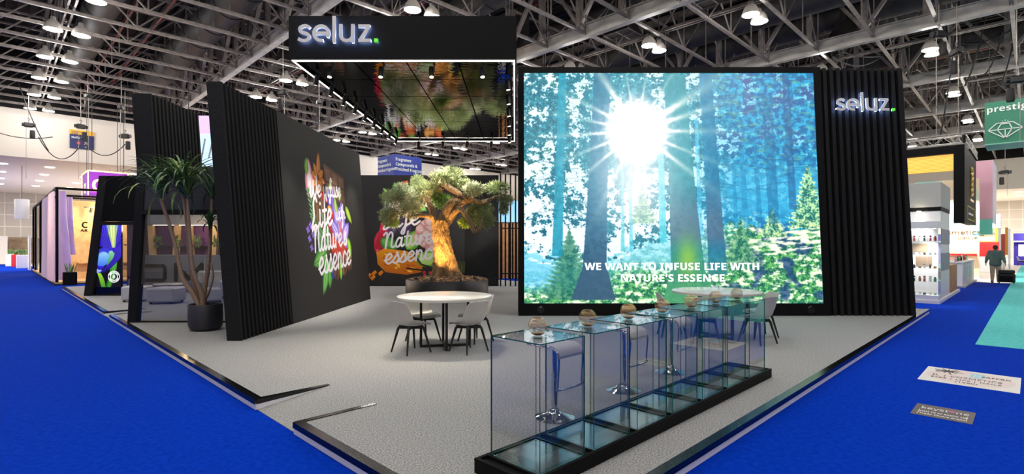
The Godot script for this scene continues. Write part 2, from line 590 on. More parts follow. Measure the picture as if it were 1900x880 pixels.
func roof() -> void:
	var root := Node3D.new()
	root.name = "ceiling"
	add_child(root)
	tag(root, "black roof deck with grey steel trusses", "", "", "structure")
	root.rotation.y = HALL
	var s := MB.new(); s.box(Vector3(19.5, 13.6, -8), Vector3(90, 0.2, 67))
	part(root, "roof_deck", s, M.deck)
	s = MB.new()
	for i in 170:
		s.box(Vector3(-8.0 + i * 0.43, 13.42, -8), Vector3(0.2, 0.16, 67))
	tag(part(root, "deck_rib", s, M.deck), "", "", "", "stuff")
	# lattice trusses along v, 1.87 m apart, lower chord level with the lamps
	var tr := truss_mesh()
	for k in range(-1, 22):
		var u := 0.5 + 1.87 * k
		var t := group_node(root, "roof_truss", Vector3(0, 9.62, -u))
		part(t, "bottom_chord", tr[0], M.steel)
		part(t, "top_chord", tr[1], M.steel)
		tag(part(t, "web", tr[2], M.steel), "", "", "", "stuff")
	# deep I-beams along u every 7.9 m, with posts and braces up to the deck
	var bm := beam_mesh()
	for j in range(-1, 8):
		var v := -0.2 + 7.9 * j
		var b := group_node(root, "roof_beam", Vector3(v, 9.45, 0))
		part(b, "i_beam", bm[0], M.beam_grey)
		tag(part(b, "post", bm[1], M.steel), "", "", "", "stuff")
	# rails that carry the lamps
	s = MB.new()
	for dx in [-0.09, 0.09]:
		s.box(Vector3(dx, 0, -10), Vector3(0.06, 0.09, 60))
	for i in 24: s.box(Vector3(0, 0.02, 18 - i * 2.5), Vector3(0.2, 0.03, 0.08))
	var rm := s.mesh()
	for j in range(-1, 7):
		part(root, "lamp_rail", rm, M.steel, Vector3(1.9 + 7.93 * j, 9.74, 0))
	# secondary purlins high up
	s = MB.new()
	for j in 18:
		s.box(Vector3(-6.0 + 3.95 * j, 12.9, -10), Vector3(0.14, 0.25, 62))
	tag(part(root, "purlin", s, M.steel), "", "", "", "stuff")
	# sprinkler mains
	s = MB.new()
	for p in [[5.1, 11.35], [3.9, 10.9], [13.2, 12.2], [16.4, 12.0], [21.0, 12.3], [26.4, 12.1], [31.5, 12.2], [37.0, 12.1], [-2.0, 11.9]]:
		s.tube([Vector3(p[0], p[1], 6), Vector3(p[0], p[1], -40)], 0.05, 6)
	part(root, "sprinkler_pipe", s, M.red_pipe)
	s = MB.new(); s.tube([Vector3(-6, 10.0, -39.7), Vector3(62, 10.0, -39.7)], 0.06, 6)
	part(root, "sprinkler_pipe", s, M.red_pipe)
	# air ducts
	for d in [[6.3, 10.75, 0.62], [3.0, 10.85, 0.55], [13.9, 11.6, 0.6], [22.4, 11.3, 0.62], [24.7, 11.2, 0.6], [32.6, 11.5, 0.6], [11.2, 12.0, 0.45], [19.5, 12.2, 0.4]]:
		s = MB.new()
		s.tube([Vector3(0, 0, 8), Vector3(0, 0, -40)], d[2], 20)
		for i in 24:
			s.tube([Vector3(0, 0, 7 - i * 2.0), Vector3(0, 0, 6.93 - i * 2.0)], d[2] + 0.025, 20)
		part(root, "air_duct", s, M.duct, Vector3(d[0], d[1], 0))
	for p in [[9.0, 20.0], [16.3, 15.6], [17.6, 11.4], [17.0, 7.6], [-3.2, 25.0], [-3.0, 28.5], [-3.2, 32.0], [-3.2, 36.0], [24.3, 5.3], [9.6, 24.0], [33.0, 5.0], [25.5, 11.0]]:
		s = MB.new()
		s.hexa([Vector3(-0.55, 0, -0.55), Vector3(0.55, 0, -0.55), Vector3(0.55, 0, 0.55), Vector3(-0.55, 0, 0.55), Vector3(-0.28, 0.7, -0.28), Vector3(0.28, 0.7, -0.28), Vector3(0.28, 0.7, 0.28), Vector3(-0.28, 0.7, 0.28)])
		s.tube([Vector3(0, 0.6, 0), Vector3(0, 2.2, 0)], 0.26, 12)
		var h := part(root, "air_diffuser", s, M.duct, Vector3(p[0], 10.0, -p[1]))
		s = MB.new()
		for a in [-0.55, 0.0, 0.55]:
			s.box(Vector3(a, -0.02, 0), Vector3(0.03, 0.03, 1.12)); s.box(Vector3(0, -0.02, a), Vector3(1.12, 0.03, 0.03))
		part(h, "grille", s, M.steel)


func truss_mesh() -> Array:
	var a := -8.0
	var b := 64.4
	var lo := MB.new()
	lo.box(Vector3((a + b) / 2, 0, 0), Vector3(b - a, 0.1, 0.05))
	lo.box(Vector3((a + b) / 2, -0.055, 0), Vector3(b - a, 0.015, 0.11))
	var hi := MB.new()
	hi.box(Vector3((a + b) / 2, 2.0, 0), Vector3(b - a, 0.08, 0.07))
	var w := MB.new()
	var p := 1.975
	var n := int((b - a) / p)
	for i in n:
		var x := -8.1 + i * p
		w.bar(Vector3(x, 0, 0), Vector3(x, 2, 0), 0.04, 0.04)
		if i % 2 == 0: w.bar(Vector3(x, 0, 0), Vector3(x + p, 2, 0), 0.045, 0.045)
		else: w.bar(Vector3(x, 2, 0), Vector3(x + p, 0, 0), 0.045, 0.045)
		if i % 4 == 1:  # cross bracing to the next truss
			w.bar(Vector3(x, 0, 0), Vector3(x, 2, -1.87), 0.035, 0.035)
			w.bar(Vector3(x, 2, 0), Vector3(x, 0, -1.87), 0.035, 0.035)
	return [lo.mesh(), hi.mesh(), w.mesh()]


func beam_mesh() -> Array:
	var m := MB.new()
	m.box(Vector3(0, 0.0, -10), Vector3(0.24, 0.03, 62))
	m.box(Vector3(0, 0.46, -10), Vector3(0.24, 0.03, 62))
	m.box(Vector3(0, 0.23, -10), Vector3(0.03, 0.46, 62))
	for k in range(-4, 23):
		m.box(Vector3(0, 0.23, -(0.5 + 1.87 * k)), Vector3(0.22, 0.44, 0.03))
	var p := MB.new()
	for k in range(-4, 22):
		var z := -(0.5 + 1.87 * k) - 0.3
		p.box(Vector3(0, 1.95, z), Vector3(0.2, 2.95, 0.2))
		if k % 2 == 0:
			p.bar(Vector3(0, 0.5, z), Vector3(0, 3.2, z - 1.87), 0.16, 0.12)
		else:
			p.bar(Vector3(0, 3.2, z), Vector3(0, 0.5, z - 1.87), 0.16, 0.12)
	p.box(Vector3(0, 3.4, -10), Vector3(0.22, 0.3, 62))
	return [m.mesh(), p.mesh()]


func lamps() -> void:
	var shell := MB.new()
	shell.lathe([Vector2(0.27, 0.0), Vector2(0.255, 0.08), Vector2(0.215, 0.19), Vector2(0.15, 0.29), Vector2(0.085, 0.34), Vector2(0.08, 0.44), Vector2(0.05, 0.46), Vector2(0.0, 0.46)], 16)
	var disc := MB.new()
	disc.lathe([Vector2(0.0, -0.012), Vector2(0.262, 0.012)], 12)
	var rod := MB.new()
	rod.tube([Vector3(0, 0.45, 0), Vector3(0, 0.62, 0)], 0.02, 6)
	var sm := shell.mesh()
	var dm := disc.mesh()
	var rm := rod.mesh()
	var order := ["14th", "13th", "12th", "11th", "10th", "ninth", "eighth", "seventh", "sixth", "fifth", "fourth", "third", "second", "first"]
	var rows := {-1: "near-left row", 0: "left aisle row", 1: "row left of the overhead sign", 2: "row over the screen", 3: "row behind the screen", 4: "row over the right stands", 5: "distant right row", 6: "farthest right row"}
	var us := [-8.3, -4.6, -0.9, 2.78, 6.46, 10.15, 13.9, 16.6, 20.26, 23.95, 27.68, 31.36, 35.04, 38.75]
	for iu in us.size():
		var u: float = us[iu]
		for j in range(-1, 7):
			for e in [0.0, 0.75]:
				var p := W(u, 1.52 + 7.93 * j + e, 9.2)
				var d := -p.z
				var px := 950.0 + 967.0 * p.x / maxf(d, 0.1)
				var py := 455.0 - 967.0 * (p.y - 1.75) / maxf(d, 0.1)
				var inside := d > 1.0 and px > -1500.0 and px < 2500.0 and py > -80.0
				if not inside and Vector2(p.x, d - 5.0).length() > 17.0: continue
				if inside and d > 13.0 and px > 985.0 and px < 1660.0 and py > 140.0: continue   # wholly behind the screen wall
				var t := thing("high_bay_lamp", "high-bay lamp, %s of %s pair from cream wall, %s" % ["left" if e == 0.0 else "right", order[iu], rows[j]], "lamp", p, 0.0, "high-bay lamps, " + rows[j])
				part(t, "reflector", sm, M.lamp_shell)
				part(t, "diffuser", dm, M.lamp_glow)
				part(t, "hanger", rm, M.dark_steel)
				omni(p - Vector3(0, 0.06, 0), Color(1.0, 0.985, 0.965), 4.2, 0.2)


func stand_floor() -> void:
	var t := thing("stand_platform", "low raised platform of the black stand covered in grey carpet", "platform", Vector3.ZERO, HALL)
	var b := MB.new()
	var h := PL
	for r in [[1.9, 27.0, 2.8, 17.0], [1.9, 4.84, 2.0, 2.8], [5.83, 15.4, 2.0, 2.8], [16.2, 27.0, 2.0, 2.8]]:
		b.box(Vector3((r[2] + r[3]) / 2, h / 2 + 0.002, -(r[0] + r[1]) / 2), Vector3(r[3] - r[2], h - 0.004, r[1] - r[0]))
	part(t, "carpet", b, M.grey_carpet)
	for r in [[4.84, 5.83], [15.4, 16.2]]:
		b = MB.new()
		b.hexa([Vector3(2.0, 0.001, -r[0]), Vector3(2.8, 0.001, -r[0]), Vector3(2.8, 0.001, -r[1]), Vector3(2.0, 0.001, -r[1]), Vector3(2.0, 0.004, -r[0]), Vector3(2.8, h, -r[0]), Vector3(2.8, h, -r[1]), Vector3(2.0, 0.004, -r[1])])
		part(t, "ramp", b, M.grey_carpet)
	# edge: white board below, black angle trim above
	for r in [[1.9, 4.84], [5.83, 15.4], [16.2, 27.0]]:
		var z: float = -(r[0] + r[1]) / 2
		var l: float = r[1] - r[0]
		part(t, "white_edge_board", one_box(Vector3(0.02, 0.058, l), Vector3(1.992, 0.03, z)), M.white_board)
		part(t, "black_edge_trim", edge_trim(l), M.trim_black, Vector3(1.99, 0, z))
	var e := part(t, "white_edge_board", one_box(Vector3(15.0, 0.058, 0.02), Vector3(9.5, 0.03, -1.892)), M.white_board)
	e = part(t, "black_edge_trim", edge_trim(15.0), M.trim_black, Vector3(9.5, 0, -1.89))
	e.rotation.y = PI / 2
	part(t, "white_edge_board", one_box(Vector3(0.02, 0.058, 3.0), Vector3(17.008, 0.03, -3.4)), M.white_board)
	# the slanting cheeks of the ramp
	for s in [[5.83, 1.0], [16.2, 1.0], [4.84, -1.0], [15.4, -1.0]]:
		b = MB.new()
		b.box(Vector3(2.4, h + 0.004, -s[0] - s[1] * 0.03), Vector3(0.82, 0.008, 0.06))
		b.hexa([Vector3(2.0, h - 0.045, -s[0] + 0.006), Vector3(2.8, h - 0.004, -s[0] + 0.006), Vector3(2.8, h - 0.004, -s[0] - 0.006), Vector3(2.0, h - 0.045, -s[0] - 0.006), Vector3(2.0, h + 0.008, -s[0] + 0.006), Vector3(2.8, h + 0.008, -s[0] + 0.006), Vector3(2.8, h + 0.008, -s[0] - 0.006), Vector3(2.0, h + 0.008, -s[0] - 0.006)])
		part(t, "ramp_trim", b, M.trim_black)
		b = MB.new()
		b.hexa([Vector3(1.99, 0.003, -s[0] + 0.004), Vector3(2.02, 0.003, -s[0] + 0.004), Vector3(2.02, 0.003, -s[0] - 0.004), Vector3(1.99, 0.003, -s[0] - 0.004), Vector3(1.99, h - 0.045, -s[0] + 0.004), Vector3(2.78, h - 0.004, -s[0] + 0.004), Vector3(2.78, h - 0.004, -s[0] - 0.004), Vector3(1.99, h - 0.045, -s[0] - 0.004)])
		part(t, "ramp_cheek", b, M.white_board)


func edge_trim(l: float) -> MB:
	var b := MB.new()
	b.box(Vector3(0.03, PL + 0.005, 0), Vector3(0.08, 0.008, l))
	b.box(Vector3(-0.014, PL - 0.018, 0), Vector3(0.008, 0.054, l))
	return b


# ---- the word on the stand, cut from strokes; x-height 1, left edge at 0
func brand_strokes() -> Array:
	var out := []
	var k := 0.09
	var s := []
	for p in spline([Vector2(0.72, 0.80), Vector2(0.56, 0.90), Vector2(0.36, 0.885), Vector2(0.2, 0.77), Vector2(0.24, 0.60), Vector2(0.42, 0.53), Vector2(0.62, 0.45), Vector2(0.70, 0.28), Vector2(0.56, 0.12), Vector2(0.34, 0.105), Vector2(0.10, 0.20)], 5): s.append(p)
	out.append([s])
	var e := []
	for i in 33:
		var a := deg_to_rad(-38.0 - 316.0 * i / 32.0 + 316.0 + 6.0)
		e.append(Vector2(1.36 + 0.395 * cos(a), 0.5 + 0.395 * sin(a)))
	out.append([e, [Vector2(0.97, 0.5), Vector2(1.74, 0.5)]])
	out.append([[Vector2(2.06, 0.0), Vector2(2.06, 1.45)]])
	var u := [Vector2(2.42, 1.0), Vector2(2.42, 0.42)]
	for i in range(1, 9):
		var a := PI + PI * 0.5 * i / 8.0
		u.append(Vector2(2.75 + 0.33 * cos(a), 0.42 + 0.32 * sin(a)))
	for i in range(1, 9):
		var a := PI * 1.5 + PI * 0.5 * i / 8.0
		u.append(Vector2(2.75 + 0.33 * cos(a), 0.42 + 0.32 * sin(a)))
	out.append([u, [Vector2(3.08, 1.0), Vector2(3.08, 0.0)]])
	out.append([[Vector2(3.38, 0.89), Vector2(4.02, 0.89)], [Vector2(3.98, 0.9), Vector2(3.46, 0.1)], [Vector2(3.38, 0.11), Vector2(4.06, 0.11)]])
	return [out, k]


func brand_word(parent: Node3D, x: float, off: float) -> void:
	var st := brand_strokes()
	var names := ["letter_s", "letter_e", "letter_l", "letter_u", "letter_z"]
	for i in 5:
		var polys := []
		var thin := []
		for line in st[0][i]:
			for p in Geometry2D.offset_polyline(PackedVector2Array(line), st[1], Geometry2D.JOIN_ROUND, Geometry2D.END_BUTT): polys.append(p)
			for p in Geometry2D.offset_polyline(PackedVector2Array(line), st[1] * 0.72, Geometry2D.JOIN_ROUND, Geometry2D.END_BUTT): thin.append(p)
		var b := MB.new()
		var g := MB.new()
		var xf := Transform3D(Basis.from_scale(Vector3(x, x, 1)), Vector3.ZERO)
		var done := 0
		for p in polys:
			if not Geometry2D.is_polygon_clockwise(p): b.prism(p, off + done * 0.0015, off + 0.03 + done * 0.0015, xf); done += 1
		for p in thin:
			if not Geometry2D.is_polygon_clockwise(p): g.prism(p, off - 0.012, off - 0.004, xf)
		var o := part(parent, names[i], b, M.letter_white)
		part(o, "halo_light", g, M.letter_halo)
	var d := MB.new(); d.cbox(Vector3(4.36 * x, 0.1 * x, off + 0.025), Vector3(0.2 * x, 0.2 * x, 0.05), 0.004)
	var dot := part(parent, "full_stop", d, M.letter_green)
	d = MB.new(); d.box(Vector3(4.36 * x, 0.1 * x, off - 0.008), Vector3(0.14 * x, 0.14 * x, 0.008))
	part(dot, "halo_light", d, M.letter_halo)


func tilted(x: float, y: float, z := 0.0) -> Vector3:
	return Vector3(x, y, z - y * 0.0745)


func slab_tilted(x0: float, x1: float, y0: float, y1: float, z0: float, z1: float) -> MB:
	var b := MB.new()
	b.hexa([tilted(x0, y0, z0), tilted(x1, y0, z0), tilted(x1, y0, z1), tilted(x0, y0, z1), tilted(x0, y1, z0), tilted(x1, y1, z0), tilted(x1, y1, z1), tilted(x0, y1, z1)])
	return b


func screen_wall() -> void:
	var base := Vector3(0, PL + 0.001, -12.14)
	var t := thing("led_screen_wall", "tall black leaning wall holding the giant forest screen", "screen wall", base)
	var b := MB.new()
	b.hexa([Vector3(0.15, 0, 0), Vector3(7.42, 0, 0), Vector3(7.42, 0, -0.9), Vector3(0.15, 0, -0.9), tilted(0.15, 5.93), tilted(7.42, 5.93), Vector3(7.42, 5.93, -0.9), Vector3(0.15, 5.93, -0.9)])
	part(t, "wall_body", b, M.frame_black)
	var fr := MB.new()
	for r in [[0.15, 0.285, 0.0, 5.93], [7.255, 7.42, 0.0, 5.93], [0.285, 7.255, 5.79, 5.93], [0.285, 7.255, 0.0, 0.287]]:
		var q := slab_tilted(r[0], r[1], r[2], r[3], 0.001, 0.04)
		part(t, "frame", q, M.frame_black)
	var tex := ImageTexture.create_from_image(forest_picture(800, 630))
	var sm := mat("forest_screen", Color(0, 0, 0), 0.35)
	sm.emission_enabled = true
	sm.emission_operator = BaseMaterial3D.EMISSION_OP_MULTIPLY
	sm.emission = Color.WHITE
	sm.emission_texture = tex
	sm.emission_energy_multiplier = 1.18
	b = MB.new()
	var nn := Vector3(0, 0.0745, 1).normalized()
	b.quad(tilted(0.285, 0.287, 0.015), tilted(7.255, 0.287, 0.015), tilted(7.255, 5.79, 0.015), tilted(0.285, 5.79, 0.015), nn)
	var scr := part(t, "led_screen", b, sm)
	tag(scr, "glowing screen showing sun rays through a blue forest")
	var tilt := Basis(Vector3.RIGHT, -atan(0.0745))
	glow("caption_glow", Color(1, 1, 1), 1.3)
	text(scr, "caption", "WE WANT TO INFUSE LIFE WITH", 0.165, M.caption_glow, tilted(3.75, 1.14, 0.03), tilt, true, 0.004, 1.18)
	text(scr, "caption", "NATURE'S ESSENCE", 0.165, M.caption_glow, tilted(3.75, 0.87, 0.03), tilt, true, 0.004, 1.18)
	for x in [0.67, 6.95]:
		b = MB.new(); b.lathe([Vector2(0.085, 0.0), Vector2(0.08, 0.006), Vector2(0.0, 0.006)], 16, Vector3.ZERO, Basis(Vector3.RIGHT, PI / 2))
		for i in 5:
			for k in 5:
				if Vector2(i - 2, k - 2).length() < 2.5: b.tube([Vector3((i - 2) * 0.028, (k - 2) * 0.028, 0.006), Vector3((i - 2) * 0.028, (k - 2) * 0.028, 0.011)], 0.008, 6)
		part(t, "speaker_grille", b, M.gloss_black, tilted(x, 0.14, 0.04))
	area(base + tilted(3.77, 3.04, 0.12), Basis(Vector3.UP, PI) * Basis(Vector3.RIGHT, atan(0.0745)), Vector2(6.9, 5.4), Color(0.62, 0.86, 0.93), 1.1)
	# slatted end of the wall with the small lit word
	var s := thing("slatted_sign_wall", "black vertical-slat wall with a small lit sign beside the forest screen", "wall panel", base)
	b = MB.new()
	b.hexa([Vector3(7.425, 0, -0.09), Vector3(9.38, 0, -0.09), Vector3(9.38, 0, -0.9), Vector3(7.425, 0, -0.9), tilted(7.425, 5.9, -0.09), tilted(9.38, 5.9, -0.09), Vector3(9.38, 5.9, -0.9), Vector3(7.425, 5.9, -0.9)])
	part(s, "wall_body", b, M.frame_black)
	var slat := slab_tilted(-0.04, 0.04, 0.0, 5.91, -0.088, 0.03).mesh()
	for i in 12:
		part(s, "slat", slat, M.slat_black, Vector3(7.52 + i * 0.164, 0, 0))
	part(s, "end_board", slab_tilted(9.36, 9.40, 0.0, 5.9, -0.9, 0.02), M.slat_black)
	var wd := group_node(s, "lit_word", tilted(7.69, 4.83, 0.06))
	wd.basis = tilt
	brand_word(wd, 0.315, 0.03)
	omni(base + tilted(8.3, 5.0, 0.055), Color(0.62, 0.74, 1.0), 0.03, 0.01)


func overhead_sign() -> void:
	var t := thing("overhead_sign", "large black hanging sign box with lit word and mirrored underside", "sign")
	var y0 := 5.0
	var y1 := 5.755
	var c := [Vector3(-3.9, 0, -9.1), Vector3(0.08, 0, -9.1), Vector3(0.12, 0, -16.35), Vector3(-3.62, 0, -16.35)]
	var mid: Vector3 = (c[0] + c[1] + c[2] + c[3]) / 4
	for i in 4:
		var a: Vector3 = c[i]
		var b: Vector3 = c[(i + 1) % 4]
		var ia := a + (mid - a).normalized() * 0.1
		var ib := b + (mid - b).normalized() * 0.1
		var m := MB.new()
		m.hexa([a + Vector3(0, y0, 0), b + Vector3(0, y0, 0), ib + Vector3(0, y0, 0), ia + Vector3(0, y0, 0), a + Vector3(0, y1, 0), b + Vector3(0, y1, 0), ib + Vector3(0, y1, 0), ia + Vector3(0, y1, 0)])
		part(t, "fascia", m, M.frame_black)
		# light strip let into the lower edge
		var d0 := (mid - a).normalized()
		var d1 := (mid - b).normalized()
		m = MB.new()
		m.hexa([a + d0 * 0.06 + Vector3(0, y0 - 0.012, 0), b + d1 * 0.06 + Vector3(0, y0 - 0.012, 0), b + d1 * 0.115 + Vector3(0, y0 - 0.012, 0), a + d0 * 0.115 + Vector3(0, y0 - 0.012, 0), a + d0 * 0.06 + Vector3(0, y0 + 0.001, 0), b + d1 * 0.06 + Vector3(0, y0 + 0.001, 0), b + d1 * 0.115 + Vector3(0, y0 + 0.001, 0), a + d0 * 0.115 + Vector3(0, y0 + 0.001, 0)])
		part(t, "led_light_strip", m, M.led_strip)
	var top := MB.new()
	top.hexa([c[0] + Vector3(0.1, y1 - 0.06, -0.1), c[1] + Vector3(-0.1, y1 - 0.06, -0.1), c[2] + Vector3(-0.1, y1 - 0.06, 0.1), c[3] + Vector3(0.1, y1 - 0.06, 0.1), c[0] + Vector3(0.1, y1 - 0.01, -0.1), c[1] + Vector3(-0.1, y1 - 0.01, -0.1), c[2] + Vector3(-0.1, y1 - 0.01, 0.1), c[3] + Vector3(0.1, y1 - 0.01, 0.1)])
	part(t, "top_panel", top, M.stand_black)
	# mirror panels, slightly rippled
	var fn := FastNoiseLite.new(); fn.seed = 21; fn.frequency = 0.02; fn.fractal_octaves = 2
	var im := fn.get_seamless_image(256, 256); im.convert(Image.FORMAT_RGBA8); im.bump_map_to_normal_map(6.0)
	M.mirror.normal_enabled = true
	M.mirror.normal_texture = ImageTexture.create_from_image(im)
	M.mirror.normal_scale = 0.05
	M.mirror.uv1_scale = Vector3(0.35, 1.6, 1)
	var bl := MB.new()
	bl.hexa([c[0] + Vector3(0.1, y0 + 0.1, -0.1), c[1] + Vector3(-0.1, y0 + 0.1, -0.1), c[2] + Vector3(-0.1, y0 + 0.1, 0.1), c[3] + Vector3(0.1, y0 + 0.1, 0.1), c[0] + Vector3(0.1, y0 + 0.12, -0.1), c[1] + Vector3(-0.1, y0 + 0.12, -0.1), c[2] + Vector3(-0.1, y0 + 0.12, 0.1), c[3] + Vector3(0.1, y0 + 0.12, 0.1)])
	part(t, "backing", bl, M.frame_black)
	for i in 4:
		for k in 6:
			var q := []
			for e in [[i, k, 1, 1], [i + 1, k, -1, 1], [i + 1, k + 1, -1, -1], [i, k + 1, 1, -1]]:
				var fx: float = (e[0] + e[2] * 0.014) / 4.0 * 0.94 + 0.03
				var fz: float = (e[1] + e[3] * 0.012) / 6.0 * 0.97 + 0.015
				q.append(c[0].lerp(c[1], fx).lerp(c[3].lerp(c[2], fx), fz))
			var m := MB.new()
			var up := Vector3(0, y0 + 0.045, 0)
			var uo := Vector2(i, k * 1.0)
			m.quad(q[0] + up, q[1] + up, q[2] + up, q[3] + up, Vector3.DOWN, uo, uo + Vector2(1, 0), uo + Vector2(1, 1), uo + Vector2(0, 1))
			for r in 4:
				m.quad_out(q[r] + up, q[(r + 1) % 4] + up, q[(r + 1) % 4] + up + Vector3(0, 0.03, 0), q[r] + up + Vector3(0, 0.03, 0), (q[0] + q[2]) * 0.5 + up)
			part(t, "mirror_panel", m, M.mirror)
	var wd := group_node(t, "lit_word", Vector3(-3.74, y0 + 0.265, -9.1))
	brand_word(wd, 0.318, 0.04)
	omni(Vector3(-3.0, y0 + 0.4, -9.06), Color(0.62, 0.74, 1.0), 0.04, 0.01)
	# track spots
	var can := MB.new(); can.lathe([Vector2(0.0, 0.13), Vector2(0.04, 0.13), Vector2(0.045, 0.12), Vector2(0.045, -0.07), Vector2(0.038, -0.07), Vector2(0.0, -0.06)], 12)
	var arm := MB.new(); arm.box(Vector3(0.05, 0.1, 0), Vector3(0.02, 0.16, 0.03)); arm.box(Vector3(0.05, 0.18, 0), Vector3(0.03, 0.02, 0.16))
	var lens := MB.new(); lens.lathe([Vector2(0.0, -0.074), Vector2(0.037, -0.07), Vector2(0.0, -0.062)], 12)
	var cm := can.mesh(); var am := arm.mesh(); var lm := lens.mesh()
	var aims := []
	for i in 4: aims.append([Vector3(-3.3 + i * 0.92, y0 - 0.14, -9.45), Vector3(-3.5 + i * 1.2, 0, -8.2)])
	for i in 9: aims.append([Vector3(-3.72 + i * 0.028, y0 - 0.14, -9.9 - i * 0.72), Vector3(-4.5, 2.0, -10.6 - i * 0.62)])
	for i in 6: aims.append([Vector3(-0.08, y0 - 0.14, -10.2 - i * 1.05), Vector3(0.6, 0, -10.5 - i)])
	for i in 4: aims.append([Vector3(-2.9 + i * 0.75, y0 - 0.14, -16.15), Vector3(-3.9 + i * 0.9, 2.0, -20.8)])
	for i in aims.size():
		var a = aims[i]
		var g := group_node(t, "track_spot", a[0])
		var z: Vector3 = (a[0] - a[1]).normalized()
		var x := Vector3.UP.cross(z).normalized()
		part(g, "spot_body", cm, M.lamp_black).basis = Basis(x, z, x.cross(z))
		part(g, "spot_lens", lm, M.spot_glow).basis = Basis(x, z, x.cross(z))
		part(g, "bracket", am, M.lamp_black)
		if i in [5, 7, 9, 11]: spot(a[0] - z * 0.1, a[1], Color(1, 0.97, 0.92), 12.0, 24.0)
		if i in [19, 20, 21, 22]: spot(a[0] - z * 0.1, a[1], Color(1, 0.97, 0.92), 22.0, 22.0)
		if i in [1, 2]: spot(a[0] - z * 0.1, a[1], Color(1, 0.95, 0.86), 12.0, 32.0)
	var wire := MB.new()
	for p in c: wire.tube([Vector3(lerpf(p.x, mid.x, 0.1), y1 - 0.02, lerpf(p.z, mid.z, 0.1)), Vector3(lerpf(p.x, mid.x, 0.1), 9.6, lerpf(p.z, mid.z, 0.1))], 0.008, 5)
	part(t, "suspension_wire", wire, M.cable)


# ---- leaning side wall with the printed lettering
func gw(d: float, y: float, off := 0.0) -> Vector3:
	return Vector3(-4.64 + (d - 8.96) * 0.0458 - 0.36 * (y - PL) / 4.5 + off, y, -d)


func gw_block(d0: float, d1: float, o0: float, o1: float, y0 := PL + 0.001, y1 := 4.56) -> MB:
	var b := MB.new()
	b.hexa([gw(d0, y0, o0), gw(d1, y0, o0), gw(d1, y0, o1), gw(d0, y0, o1), gw(d0, y1, o0), gw(d1, y1, o0), gw(d1, y1, o1), gw(d0, y1, o1)])
	return b


func graphic_wall() -> void:
	var t := thing("graphic_wall", "black leaning wall with slats at its end and a bouquet print with white script", "wall panel")
	part(t, "wall_body", gw_block(9.0, 10.85, -0.25, -0.08), M.frame_black)
	part(t, "wall_body", gw_block(10.85, 15.94, -0.25, -0.004), M.stand_black)
	part(t, "end_board", gw_block(8.94, 9.0, -0.25, 0.0), M.stand_black)
	for i in 14:
		part(t, "slat", gw_block(9.06 + i * 0.129, 9.125 + i * 0.129, -0.081, 0.0), M.slat_black)
	var pm := mat("bouquet_print", Color.WHITE, 0.7, 0, 0.4)
	pm.albedo_texture = ImageTexture.create_from_image(wall_art(0, 5.09, 4.455))
	var b := MB.new()
	b.quad(gw(10.85, PL + 0.001, 0.0), gw(15.94, PL + 0.001, 0.0), gw(15.94, 4.56, 0.0), gw(10.85, 4.56, 0.0), Vector3(1, 0.08, 0).normalized())
	tag(part(t, "printed_panel", b, pm), "printed bouquet of spices, flowers and fruit with white script lettering")


func rear_wall() -> void:
	var t := thing("rear_graphic_wall", "black back wall with a fruit and flower print behind the olive tree", "wall panel", Vector3(0, 0, -20.9))
	part(t, "wall_body", one_box(Vector3(6.4, 4.45, 0.2), Vector3(-3.74, PL + 2.227, -0.104)), M.stand_black)
	var pm := mat("fruit_print", Color.WHITE, 0.7, 0, 0.4)
	pm.albedo_texture = ImageTexture.create_from_image(wall_art(1, 5.0, 4.45))
	var b := MB.new()
	b.quad(Vector3(-6.9, PL + 0.002, 0), Vector3(-1.9, PL + 0.002, 0), Vector3(-1.9, PL + 4.452, 0), Vector3(-6.9, PL + 4.452, 0), Vector3(0, 0, 1))
	part(t, "printed_panel", b, pm)
	var s := thing("slat_screen", "open screen of thin black uprights beside the back wall", "screen", Vector3(0, PL + 0.001, -20.9))
	var up := one_box(Vector3(0.06, 4.5, 0.12), Vector3(0, 2.25, 0)).mesh()
	for i in 5: part(s, "upright", up, M.slat_black, Vector3(-0.46 + i * 0.2, 0, 0))
	for y in [0.5, 2.32]:
		part(s, "rail", one_box(Vector3(0.86, 0.05, 0.04), Vector3(-0.06, y, 0)), M.slat_black)
	# timber batten wall of the stand behind
	textured(mat("warm_wood", Color(1, 1, 1), 0.55), grain(256, 0.02, [rgb(150, 104, 66), rgb(178, 128, 84), rgb(196, 148, 100)], 31, 4), 0.6)
	var w := thing("timber_batten_wall", "pale timber batten wall of the stand behind the black uprights", "wall panel", Vector3(0, 0, -27))
	part(w, "backing", one_box(Vector3(3.0, 2.9, 0.1), Vector3(0.2, 1.46, -0.1)), M.frame_black)
	var bt := one_box(Vector3(0.11, 2.86, 0.06), Vector3(0, 1.45, 0)).mesh()
	for i in 16: part(w, "batten", bt, M.warm_wood, Vector3(-1.2 + i * 0.19, 0, 0))
	glow("backlit_blue", rgb(120, 175, 215), 0.9)
	part(w, "lit_header_sign", one_box(Vector3(3.0, 1.1, 0.12), Vector3(0.2, 3.5, -0.1)), M.backlit_blue)
	omni(Vector3(0.3, 3.0, -25.6), Color(1, 0.9, 0.75), 1.2, 0.1)


